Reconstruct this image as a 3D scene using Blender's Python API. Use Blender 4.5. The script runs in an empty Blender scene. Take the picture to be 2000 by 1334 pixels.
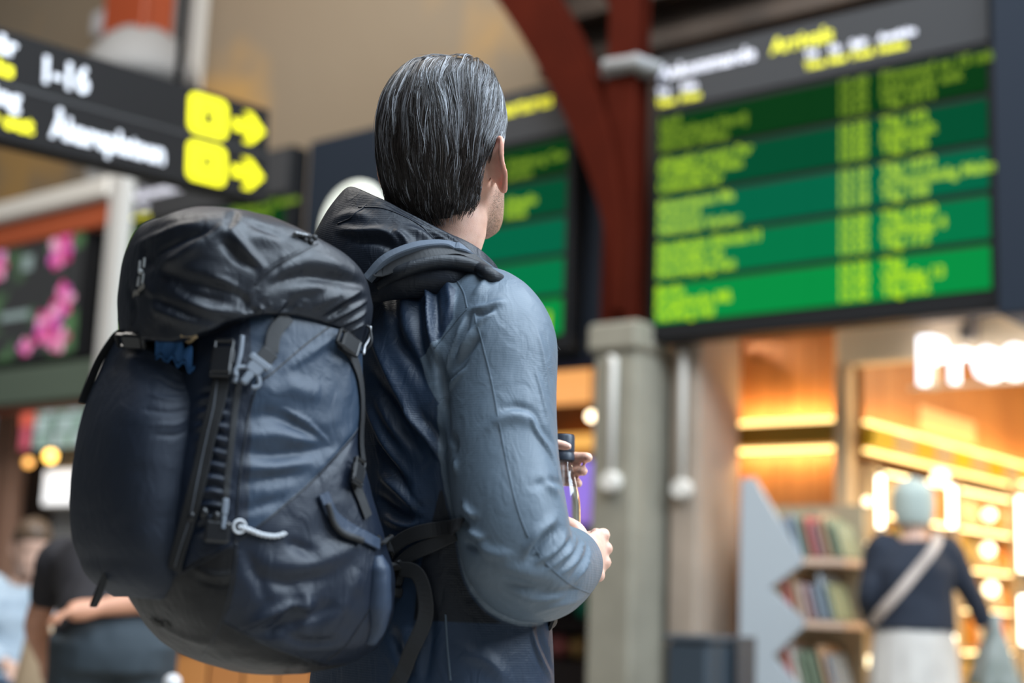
import bpy, bmesh, math, random
import numpy as np
from math import sin, cos, pi, radians, sqrt
from mathutils import Vector, Matrix
from mathutils.bvhtree import BVHTree

random.seed(7)
rng = np.random.default_rng(7)
SC = bpy.context.scene
COL = SC.collection

# ------------------------------------------------------------------ camera
CAM_H, PITCH, ROLL, FOCAL = 1.08, radians(10.2), radians(2.3), 2778.0   # focal length in pixels of the 2000 px frame
cF = np.array([0, cos(PITCH), sin(PITCH)])
cU0 = np.array([0, -sin(PITCH), cos(PITCH)])
cR = np.array([1., 0, 0]) * cos(ROLL) + cU0 * sin(ROLL)
cU = -np.array([1., 0, 0]) * sin(ROLL) + cU0 * cos(ROLL)
cam_d = bpy.data.cameras.new('camera')
cam = bpy.data.objects.new('camera', cam_d)
COL.objects.link(cam)
cam.matrix_world = Matrix(((cR[0], cU[0], -cF[0], 0), (cR[1], cU[1], -cF[1], 0), (cR[2], cU[2], -cF[2], CAM_H), (0, 0, 0, 1)))
cam_d.sensor_width = 36.0
cam_d.lens = FOCAL * 36.0 / 2000.0
cam_d.clip_start = 0.05
cam_d.clip_end = 200
cam_d.dof.use_dof = True
cam_d.dof.focus_distance = 2.09
cam_d.dof.aperture_fstop = 1.8
cam_d.dof.aperture_blades = 0
SC.camera = cam

# ------------------------------------------------------------------ world, lights, exposure
SC.view_settings.view_transform = 'Standard'
SC.view_settings.look = 'None'
SC.view_settings.gamma = 1.0
SC.view_settings.use_curve_mapping = False
SC.view_settings.exposure = 0.0
w = bpy.data.worlds.new('hall_daylight')
SC.world = w
w.use_nodes = True
bgn = w.node_tree.nodes['Background']
bgn.inputs[0].default_value = (0.74, 0.86, 1.0, 1)
bgn.inputs[1].default_value = 0.10


def area(name, loc, size, power, color, target=None, sy=None):
    l = bpy.data.lights.new(name, 'AREA')
    l.energy = power
    l.color = color
    l.shape = 'RECTANGLE'
    l.size = size
    l.size_y = sy or size
    o = bpy.data.objects.new(name, l)
    COL.objects.link(o)
    loc = [float(q) for q in loc]
    o.location = loc
    d = Vector(target if target is not None else (loc[0], loc[1], 0)) - Vector(loc)
    o.rotation_euler = d.to_track_quat('-Z', 'Y').to_euler()
    return o


area('skylight_lamp', (1.6, 0.6, 7.6), 3.2, 840, (0.72, 0.86, 1.0), (0, 2.2, 1.2), 5.0)
area('front_fill_lamp', (3.6, 4.6, 7.4), 2.5, 300, (0.80, 0.90, 1.0), (0.1, 2.25, 1.35))  # unseen fill light, added to brighten the hand, cheek and sleeve edge
area('rear_fill_lamp', (1.2, -4.5, 7.6), 3.5, 150, (0.78, 0.89, 1.0), (0, 2.2, 1.2))  # unseen fill light, added behind the viewer to lift the near sides
area('hall_lamp', (-3.0, 5.5, 8.2), 5.0, 560, (1.0, 0.95, 0.88), (-1.5, 9.5, 3.0), 4.0)
area('hall_window_lamp', (5.6, .9, 5.2), 4.0, 650, (0.74, 0.87, 1.0), (0, 2.2, 1.3), 3.0)

# ------------------------------------------------------------------ helpers
HA = radians(51)
hA = np.array([-sin(HA), cos(HA), 0])        # along the row of boards, away from the viewer
hB = np.array([cos(HA), sin(HA), 0])         # into the wall behind the boards
UP = np.array([0, 0, 1.0])
P0 = np.array([0.753, 7.5, 0])               # lower left corner of the near board, on the floor


def hall(s, d, z):
    """hall coordinates: s towards the right along the boards, d behind their plane, z up"""
    return P0 - hA * s + hB * d + UP * z


HALL_ROT = math.atan2(-hA[1], -hA[0])        # local x = +s, local y = +d
MATS = {}


def mat(name, color=(.5, .5, .5), rough=.6, metal=0., spec=.5, emit=None, strength=0., trans=0., ior=1.45,
        noise=None, bump=None, coat=0., sheen=0., alpha=1.):
    """noise = (scale, colour2, detail, lo, hi) mixes a second colour; bump = (scale, strength, distance, kind)"""
    if name in MATS:
        return MATS[name]
    m = bpy.data.materials.new(name)
    m.use_nodes = True
    nt = m.node_tree
    p = nt.nodes['Principled BSDF']
    p.inputs['Base Color'].default_value = (*color, 1)
    p.inputs['Roughness'].default_value = rough
    p.inputs['Metallic'].default_value = metal
    p.inputs['Specular IOR Level'].default_value = spec
    p.inputs['IOR'].default_value = ior
    p.inputs['Transmission Weight'].default_value = trans
    p.inputs['Coat Weight'].default_value = coat
    p.inputs['Sheen Weight'].default_value = sheen
    p.inputs['Alpha'].default_value = alpha
    if emit:
        p.inputs['Emission Color'].default_value = (*emit, 1)
        p.inputs['Emission Strength'].default_value = strength
    tc = nt.nodes.new('ShaderNodeTexCoord')
    if noise:
        n = nt.nodes.new('ShaderNodeTexNoise')
        n.inputs['Scale'].default_value = noise[0]
        n.inputs['Detail'].default_value = noise[2]
        nt.links.new(tc.outputs['Object'], n.inputs['Vector'])
        r = nt.nodes.new('ShaderNodeMapRange')
        r.inputs[1].default_value, r.inputs[2].default_value = noise[3], noise[4]
        nt.links.new(n.outputs['Fac'], r.inputs[0])
        mx = nt.nodes.new('ShaderNodeMix')
        mx.data_type = 'RGBA'
        mx.inputs[6].default_value = (*color, 1)
        mx.inputs[7].default_value = (*noise[1], 1)
        nt.links.new(r.outputs[0], mx.inputs[0])
        nt.links.new(mx.outputs[2], p.inputs['Base Color'])
        if emit:
            nt.links.new(mx.outputs[2], p.inputs['Emission Color'])
    if bump:
        if bump[3] == 'weave':
            t = nt.nodes.new('ShaderNodeTexVoronoi')
            t.inputs['Scale'].default_value = bump[0]
            t.inputs['Randomness'].default_value = 0.25
            out = t.outputs['Distance']
        else:
            t = nt.nodes.new('ShaderNodeTexNoise')
            t.inputs['Scale'].default_value = bump[0]
            t.inputs['Detail'].default_value = 5
            out = t.outputs['Fac']
        nt.links.new(tc.outputs['Object'], t.inputs['Vector'])
        b = nt.nodes.new('ShaderNodeBump')
        b.inputs['Strength'].default_value = bump[1]
        b.inputs['Distance'].default_value = bump[2]
        nt.links.new(out, b.inputs['Height'])
        nt.links.new(b.outputs[0], p.inputs['Normal'])
    MATS[name] = m
    return m


def tag(o, label=None, cat=None, group=None, kind=None):
    if label:
        o['label'] = label
    if cat:
        o['category'] = cat
    if group:
        o['group'] = group
    if kind:
        o['kind'] = kind
    return o


def empty(name, loc, label=None, cat=None, group=None, rotz=0., kind=None):
    o = bpy.data.objects.new(name, None)
    COL.objects.link(o)
    o.location = [float(v) for v in loc]
    o.rotation_euler = (0, 0, rotz)
    o.empty_display_size = .1
    return tag(o, label, cat, group, kind)


def world_mat(o):
    m = Matrix.LocRotScale(o.location, o.rotation_euler, o.scale)
    return (world_mat(o.parent) @ o.matrix_parent_inverse @ m) if o.parent else m


def obj(name, verts, faces, material=None, parent=None, smooth=False, local=False, sharp=None):
    """verts in world space; stored relative to the parent"""
    me = bpy.data.meshes.new(name)
    v = np.asarray(verts, float)
    if parent is not None and not local:
        inv = np.array(world_mat(parent).inverted())
        v = v @ inv[:3, :3].T + inv[:3, 3]
    me.from_pydata([tuple(q) for q in v.tolist()], [], [tuple(int(i) for i in f) for f in faces])
    me.validate()
    me.update()
    if smooth:
        me.polygons.foreach_set('use_smooth', [True] * len(me.polygons))
        if sharp:
            try:
                me.set_sharp_from_angle(angle=radians(sharp))
            except Exception:
                pass
    o = bpy.data.objects.new(name, me)
    COL.objects.link(o)
    if material is not None:
        for mm in (material if isinstance(material, (list, tuple)) else [material]):
            me.materials.append(mm)
    if parent is not None:
        o.parent = parent
    return o


class MB:
    """collects shapes, then links them as one mesh object"""

    def __init__(self):
        self.v, self.f, self.n = [], [], 0

    def add(self, v, f):
        v = np.asarray(v, float).reshape(-1, 3)
        self.f += [tuple(i + self.n for i in q) for q in f]
        self.v.append(v)
        self.n += len(v)
        return self

    def frame_box(self, c, X, Y, Z, sx, sy, sz, bev=0.):
        """box centred at c with half-size axes; bev chamfers the vertical and horizontal edges"""
        c, X, Y, Z = (np.asarray(q, float) for q in (c, X, Y, Z))
        hx, hy, hz = sx / 2, sy / 2, sz / 2
        b = min(bev, hx * .9, hy * .9, hz * .9)
        if b <= 0:
            p = [(x, y, z) for z in (-hz, hz) for x, y in ((-hx, -hy), (hx, -hy), (hx, hy), (-hx, hy))]
            f = [(0, 3, 2, 1), (4, 5, 6, 7), (0, 1, 5, 4), (1, 2, 6, 5), (2, 3, 7, 6), (3, 0, 4, 7)]
        else:
            def ring(z, ix):
                x, y = hx - ix, hy - ix
                q = b * .999 if ix == 0 else 0
                return [(-x + q, -y, z), (x - q, -y, z), (x, -y + q, z), (x, y - q, z), (x - q, y, z), (-x + q, y, z), (-x, y - q, z), (-x, -y + q, z)] if ix == 0 else \
                    [(-x + b * .4, -y, z), (x - b * .4, -y, z), (x, -y + b * .4, z), (x, y - b * .4, z), (x - b * .4, y, z), (-x + b * .4, y, z), (-x, y - b * .4, z), (-x, -y + b * .4, z)]
            p = ring(-hz, b) + ring(-hz + b, 0) + ring(hz - b, 0) + ring(hz, b)
            f = [tuple(reversed(range(8))), tuple(range(24, 32))]
            for k in range(3):
                for i in range(8):
                    j = (i + 1) % 8
                    f.append((k * 8 + i, k * 8 + j, k * 8 + 8 + j, k * 8 + 8 + i))
        p = np.array(p)
        return self.add(c + p[:, :1] * X + p[:, 1:2] * Y + p[:, 2:] * Z, f)

    def hbox(self, s0, s1, d0, d1, z0, z1, bev=0.):
        """box in hall coordinates"""
        return self.frame_box(hall((s0 + s1) / 2, (d0 + d1) / 2, (z0 + z1) / 2), -hA, hB, UP, s1 - s0, d1 - d0, z1 - z0, bev)

    def tube(self, pts, rad, n=12, cap=True, flat=None, closed=False):
        """round tube along pts; rad scalar or list; flat=(normal, w, t) sweeps a flat strip with that side up"""
        v, f = sweep(pts, rad, n, cap, flat, closed)
        return self.add(v, f)

    def ball(self, c, r, n=16, m=10, sc=(1, 1, 1)):
        v, f = ball(c, r, n, m, sc)
        return self.add(v, f)

    def build(self, name, material=None, parent=None, smooth=False, sharp=None):
        return obj(name, np.concatenate(self.v), self.f, material, parent, smooth, sharp=sharp)


def nrm(a):
    a = np.asarray(a, float)
    return a / (np.linalg.norm(a, axis=-1, keepdims=True) + 1e-12)


def spline(pts, n, closed=False):
    """Catmull-Rom through pts (any dimension), n samples evenly over the knots"""
    P = np.asarray(pts, float)
    k = len(P)
    if closed:
        Q = np.concatenate([P[-1:], P, P[:2]])
        t = np.linspace(0, k, n, endpoint=False)
    else:
        Q = np.concatenate([2 * P[:1] - P[1:2], P, 2 * P[-1:] - P[-2:-1]])
        t = np.linspace(0, k - 1, n)
    i = np.minimum(t.astype(int), (k - 1) if closed else (k - 2))
    u = (t - i)[:, None]
    a, b, c, d = Q[i], Q[i + 1], Q[i + 2], Q[i + 3]
    return .5 * (2 * b + (c - a) * u + (2 * a - 5 * b + 4 * c - d) * u ** 2 + (3 * b - a - 3 * c + d) * u ** 3)


def table(z, zs, rows):
    """smooth interpolation of a table of rows at zs"""
    rows = np.asarray(rows, float)
    zs = np.asarray(zs, float)
    z = np.atleast_1d(z)
    i = np.clip(np.searchsorted(zs, z) - 1, 0, len(zs) - 2)
    m = np.gradient(rows, zs, axis=0)
    h = (zs[i + 1] - zs[i])[:, None]
    u = ((z - zs[i]) / h[:, 0])[:, None]
    return ((2 * u ** 3 - 3 * u ** 2 + 1) * rows[i] + (u ** 3 - 2 * u ** 2 + u) * h * m[i] + (-2 * u ** 3 + 3 * u ** 2) * rows[i + 1] + (u ** 3 - u ** 2) * h * m[i + 1])


def grid_faces(nu, nv, wrap=True, o=0):
    f = []
    for j in range(nv - 1):
        for i in range(nu if wrap else nu - 1):
            k = (i + 1) % nu
            f.append((o + j * nu + i, o + j * nu + k, o + (j + 1) * nu + k, o + (j + 1) * nu + i))
    return f


def sweep(pts, rad, n=12, cap=True, flat=None, closed=False):
    P = np.asarray(pts, float)
    k = len(P)
    T = nrm(np.roll(P, -1, 0) - np.roll(P, 1, 0)) if closed else nrm(np.gradient(P, axis=0))
    if flat is None:
        r = np.broadcast_to(np.asarray(rad, float), (k,))
        N = np.zeros((k, 3))
        a = np.array([0, 0, 1.]) if abs(T[0][2]) < .9 else np.array([1., 0, 0])
        N[0] = nrm(a - T[0] * (a @ T[0]))
        for i in range(1, k):
            q = N[i - 1] - T[i] * (N[i - 1] @ T[i])
            N[i] = nrm(q)
        B = np.cross(T, N)
        ang = np.linspace(0, 2 * pi, n, endpoint=False)
        V = P[:, None] + r[:, None, None] * (np.cos(ang)[None, :, None] * N[:, None] + np.sin(ang)[None, :, None] * B[:, None])
    else:
        nor, w, t = flat
        nor = np.broadcast_to(np.asarray(nor, float), (k, 3))
        w = np.broadcast_to(np.asarray(w, float), (k,))
        N = nrm(nor - T * np.sum(nor * T, 1, keepdims=True))
        B = np.cross(T, N)
        prof = np.array([(-.5, -.3), (-.42, -.5), (.42, -.5), (.5, -.3), (.5, .3), (.42, .5), (-.42, .5), (-.5, .3)])
        n = 8
        V = P[:, None] + (prof[None, :, :1] * w[:, None, None]) * B[:, None] + prof[None, :, 1:] * t * N[:, None]
    f = grid_faces(n, k)
    if closed:
        f += [((k - 1) * n + i, (k - 1) * n + (i + 1) % n, (i + 1) % n, i) for i in range(n)]
    elif cap:
        f += [tuple(reversed(range(n))), tuple((k - 1) * n + i for i in range(n))]
    return V.reshape(-1, 3), f


def ball(c, r, n=16, m=10, sc=(1, 1, 1)):
    c = np.asarray(c, float)
    v = [c + np.array([0, 0, -r * sc[2]])]
    for j in range(1, m):
        th = -pi / 2 + pi * j / m
        for i in range(n):
            a = 2 * pi * i / n
            v.append(c + r * np.array([cos(th) * cos(a) * sc[0], cos(th) * sin(a) * sc[1], sin(th) * sc[2]]))
    v.append(c + np.array([0, 0, r * sc[2]]))
    f = [(0, 1 + (i + 1) % n, 1 + i) for i in range(n)]
    f += grid_faces(n, m - 1, True, 1)
    o = 1 + (m - 2) * n
    f += [(o + i, o + (i + 1) % n, len(v) - 1) for i in range(n)]
    return np.array(v), f


def hashn(ix, iy, iz):
    h = (ix * 374761393 + iy * 668265263 + iz * 2147483647) & 0xffffffff
    h = ((h ^ (h >> 13)) * 1274126177) & 0xffffffff
    return ((h ^ (h >> 16)) & 0xffff) / 65535.0 * 2 - 1


def vnoise(p):
    p = np.asarray(p, float)
    i = np.floor(p).astype(np.int64)
    u = p - i
    u = u * u * u * (u * (u * 6 - 15) + 10)
    r = 0
    for dx in (0, 1):
        for dy in (0, 1):
            for dz in (0, 1):
                wgt = (u[:, 0] if dx else 1 - u[:, 0]) * (u[:, 1] if dy else 1 - u[:, 1]) * (u[:, 2] if dz else 1 - u[:, 2])
                r = r + wgt * hashn(i[:, 0] + dx, i[:, 1] + dy, i[:, 2] + dz)
    return r


def fbm(p, oct=3):
    r, a = 0, 1.
    for k in range(oct):
        r = r + a * vnoise(p * 2 ** k + 17.3 * k)
        a *= .5
    return r


def strokes_offset(V, N, strokes):
    """height of hand-laid folds and seams; each stroke = (points, width, height, kind)"""
    D = np.zeros(len(V))
    for pts, wd, h, kind in strokes:
        P = spline(pts, max(2, (len(pts) - 1) * 5 + 1)) if len(pts) > 2 else np.asarray(pts, float)
        lo, hi = P.min(0) - 2.6 * wd, P.max(0) + 2.6 * wd
        idx = np.where(np.all((V > lo) & (V < hi), 1))[0]
        if not len(idx):
            continue
        v, nn = V[idx], N[idx]
        best = np.full(len(idx), 1e9)
        sgn = np.zeros(len(idx))
        tt = np.zeros(len(idx))
        L = np.concatenate([[0], np.cumsum(np.linalg.norm(np.diff(P, axis=0), axis=1))])
        for k in range(len(P) - 1):
            a, e = P[k], P[k + 1] - P[k]
            q = v - a
            t = np.clip(q @ e / (e @ e + 1e-12), 0, 1)
            dv = q - t[:, None] * e
            d = np.linalg.norm(dv, axis=1)
            m = d < best
            best[m] = d[m]
            sgn[m] = np.sign(np.sum(np.cross(nn[m], e) * dv[m], 1))
            tt[m] = (L[k] + t[m] * (L[k + 1] - L[k])) / L[-1]
        x = best / wd
        if kind == 'seam':
            D[idx] += h * np.exp(-x ** 4)
        elif kind == 'fold':                       # steep on one side
            tp = np.sqrt(np.clip(np.sin(pi * np.clip(tt, 0.02, .98)), 0, 1))
            xx = np.where(sgn > 0, x, x * 2.4)
            D[idx] += h * tp * np.exp(-xx ** 2)
        elif kind == 'foldr':
            tp = np.sqrt(np.clip(np.sin(pi * np.clip(tt, 0.02, .98)), 0, 1))
            xx = np.where(sgn < 0, x, x * 2.4)
            D[idx] += h * tp * np.exp(-xx ** 2)
        else:                                      # soft ridge or valley
            tp = np.sqrt(np.clip(np.sin(pi * np.clip(tt, 0.02, .98)), 0, 1))
            D[idx] += h * tp * np.exp(-x ** 2)
    return D


def get_co(me):
    v = np.zeros(len(me.vertices) * 3)
    me.vertices.foreach_get('co', v)
    n = np.zeros(len(me.vertices) * 3)
    me.vertices.foreach_get('normal', n)
    return v.reshape(-1, 3), n.reshape(-1, 3)


def set_co(me, v):
    me.vertices.foreach_set('co', np.asarray(v, float).ravel())
    me.update()


def remeshed(o, voxel, smooth_it=4, fac=.5):
    """union of the shapes inside o as one continuous skin"""
    md = o.modifiers.new('r', 'REMESH')
    md.mode = 'VOXEL'
    md.voxel_size = voxel
    md.use_smooth_shade = True
    if smooth_it:
        sm = o.modifiers.new('s', 'SMOOTH')
        sm.factor = fac
        sm.iterations = smooth_it
    dg = bpy.context.evaluated_depsgraph_get()
    dg.update()
    me = bpy.data.meshes.new_from_object(o.evaluated_get(dg))
    o.modifiers.clear()
    mats = list(o.data.materials)
    old = o.data
    o.data = me
    me.materials.clear()
    for m in mats:
        me.materials.append(m)
    me.polygons.foreach_set('use_smooth', [True] * len(me.polygons))
    bpy.data.meshes.remove(old)
    return o


def flat_text(body, size, origin, X, Y, name, material, parent=None, depth=.002, align='LEFT', squeeze=1.0, bold=0., res=2):
    """real lettering: a text curve turned into a thin raised mesh; X right, Y up, placed in world space"""
    cu = bpy.data.curves.new('t', 'FONT')
    cu.body = body
    cu.size = size
    cu.align_x = align
    cu.resolution_u = res
    cu.extrude = depth / 2
    cu.offset = bold
    to = bpy.data.objects.new('t', cu)
    COL.objects.link(to)
    dg = bpy.context.evaluated_depsgraph_get()
    dg.update()
    me = bpy.data.meshes.new_from_object(to.evaluated_get(dg))
    bpy.data.objects.remove(to)
    bpy.data.curves.remove(cu)
    v, _ = get_co(me)
    X, Y = nrm(X), nrm(Y)
    Z = np.cross(X, Y)
    W = np.asarray(origin, float) + v[:, :1] * squeeze * X + v[:, 1:2] * Y + v[:, 2:] * Z
    faces = [tuple(p.vertices) for p in me.polygons]
    bpy.data.meshes.remove(me)
    return (W, faces) if name is None else obj(name, W, faces, material, parent)


BAKED = {}
BAKED['lid'] = [
 ([(-0.3569,1.7414,1.5471),(-0.3535,1.7132,1.5283),(-0.3562,1.7037,1.5132)],0.00582,-0.00566,'valley'),
 ([(-0.3567,1.7048,1.5161),(-0.3724,1.6997,1.5031),(-0.3948,1.6963,1.4851),(-0.4237,1.7054,1.468),(-0.4473,1.7218,1.4625)],0.01011,0.00711,'ridge'),
 ([(-0.463,1.7406,1.4801),(-0.4158,1.6993,1.4496),(-0.3754,1.6904,1.4377),(-0.3338,1.7027,1.4332)],0.01027,-0.00722,'valley'),
 ([(-0.4827,1.7673,1.5038),(-0.4467,1.7304,1.5066),(-0.4178,1.7131,1.5138),(-0.3832,1.7044,1.5169)],0.00784,0.0049,'ridge'),
 ([(-0.4498,1.726,1.4804),(-0.4282,1.7117,1.4908),(-0.3953,1.7016,1.5013),(-0.3756,1.7012,1.5085)],0.00573,-0.00478,'valley'),
 ([(-0.3556,1.7038,1.5133),(-0.3329,1.7039,1.4876),(-0.317,1.7102,1.4703),(-0.3056,1.7166,1.4632)],0.00757,0.00631,'ridge'),
 ([(-0.3618,1.6989,1.4981),(-0.3397,1.7,1.4773),(-0.3114,1.7131,1.4648)],0.00691,-0.00629,'valley'),
 ([(-0.2542,1.7743,1.5157),(-0.2818,1.7373,1.4887),(-0.3041,1.7178,1.4668),(-0.3171,1.7101,1.4458)],0.00263,0.00217,'seam'),
 ([(-0.2576,1.7644,1.5063),(-0.2841,1.734,1.4826),(-0.3021,1.7189,1.4626),(-0.3143,1.7118,1.4463)],0.00522,-0.00408,'valley'),
 ([(-0.3091,1.7153,1.4447),(-0.2703,1.744,1.4651),(-0.2323,1.7787,1.4718),(-0.1951,1.8408,1.4756)],0.00946,-0.0071,'valley'),
 ([(-0.296,1.7238,1.4731),(-0.263,1.7535,1.4914),(-0.228,1.7877,1.4909),(-0.2021,1.829,1.4879)],0.01399,0.00556,'ridge'),
 ([(-0.2562,1.7623,1.4287),(-0.2252,1.7849,1.4513),(-0.1953,1.8382,1.4722)],0.00841,0.00647,'ridge'),
 ([(-0.2829,1.7366,1.4406),(-0.2547,1.7568,1.456),(-0.2373,1.7721,1.4588)],0.00766,0.00399,'ridge'),
 ([(-0.3702,1.8471,1.4075),(-0.3284,1.7105,1.4094),(-0.3213,1.7094,1.4352)],0.00405,0.00422,'fold'),
 ([(-0.3568,1.8324,1.4095),(-0.3189,1.7151,1.4146),(-0.315,1.7135,1.4344)],0.00402,-0.00419,'valley'),
 ([(-0.3399,1.8037,1.4115),(-0.3095,1.7209,1.4187),(-0.3053,1.7202,1.433)],0.00396,0.00413,'fold'),
 ([(-0.3212,1.7672,1.4125),(-0.3006,1.7252,1.4264)],0.00388,0.00405,'fold'),
 ([(-0.2967,1.7341,1.4148),(-0.2838,1.7373,1.4323)],0.00381,0.00318,'fold'),
 ([(-0.2739,1.7491,1.422),(-0.2599,1.7557,1.4397)],0.00449,0.00401,'fold'),
 ([(-0.2893,1.7387,1.4167),(-0.2741,1.7453,1.433)],0.00319,-0.00319,'valley'),
 ([(-0.2445,1.7747,1.4231),(-0.2237,1.7878,1.4426),(-0.2029,1.8167,1.4645)],0.00455,0.00488,'fold'),
 ([(-0.2315,1.7886,1.419),(-0.2074,1.8091,1.4403),(-0.1936,1.8369,1.4568)],0.00459,0.00491,'fold'),
 ([(-0.2199,1.8039,1.4151),(-0.1987,1.8262,1.4345),(-0.1929,1.8377,1.4432)],0.00396,0.00413,'fold'),
 ([(-0.2362,1.7826,1.4223),(-0.2154,1.7975,1.4409)],0.00327,-0.00327,'valley'),
 ([(-0.2099,1.8186,1.4115),(-0.1948,1.8387,1.4269)],0.00333,0.00333,'fold'),
 ([(-0.3999,1.695,1.4205),(-0.3667,1.6952,1.4086),(-0.3273,1.711,1.4096)],0.00747,0.00622,'ridge'),
 ([(-0.4146,1.699,1.4367),(-0.3807,1.6912,1.4237),(-0.3507,1.6981,1.42)],0.00625,-0.00468,'valley'),
 ([(-0.3679,1.7935,1.4057),(-0.3419,1.775,1.4099),(-0.3162,1.7187,1.4116)],0.00591,0.0041,'ridge'),
 ([(-0.4426,1.7193,1.4142),(-0.4054,1.6997,1.3978),(-0.3624,1.7063,1.3894)],0.0082,0.00552,'ridge'),
 ([(-0.4519,1.7265,1.4283),(-0.4129,1.7006,1.4116),(-0.3859,1.6949,1.4001)],0.0057,-0.00396,'valley'),
 ([(-0.3388,1.7038,1.499),(-0.305,1.725,1.5091),(-0.271,1.7549,1.5114)],0.01135,0.00394,'ridge'),
 ([(-0.3375,1.7195,1.5293),(-0.312,1.7245,1.5185),(-0.2881,1.7394,1.5102)],0.00765,-0.00399,'valley'),
 ([(-0.4905,1.7706,1.4494),(-0.4757,1.7529,1.4198),(-0.4783,1.7617,1.3952)],0.00781,-0.00407,'valley'),
 ([(-0.4636,1.7382,1.4565),(-0.4437,1.7191,1.427),(-0.434,1.7142,1.4007)],0.00768,0.0032,'ridge'),
 ([(-0.4635,1.7472,1.5049),(-0.4703,1.7471,1.4714),(-0.4681,1.7424,1.4375)],0.00388,-0.00242,'valley'),
 ([(-0.3427,1.6976,1.4394),(-0.3276,1.7076,1.423),(-0.3332,1.7112,1.4043)],0.00624,-0.00468,'valley'),
 ([(-0.3703,1.6911,1.4496),(-0.3457,1.6963,1.4415),(-0.325,1.7083,1.4283)],0.0056,0.00467,'ridge'),
]
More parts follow.
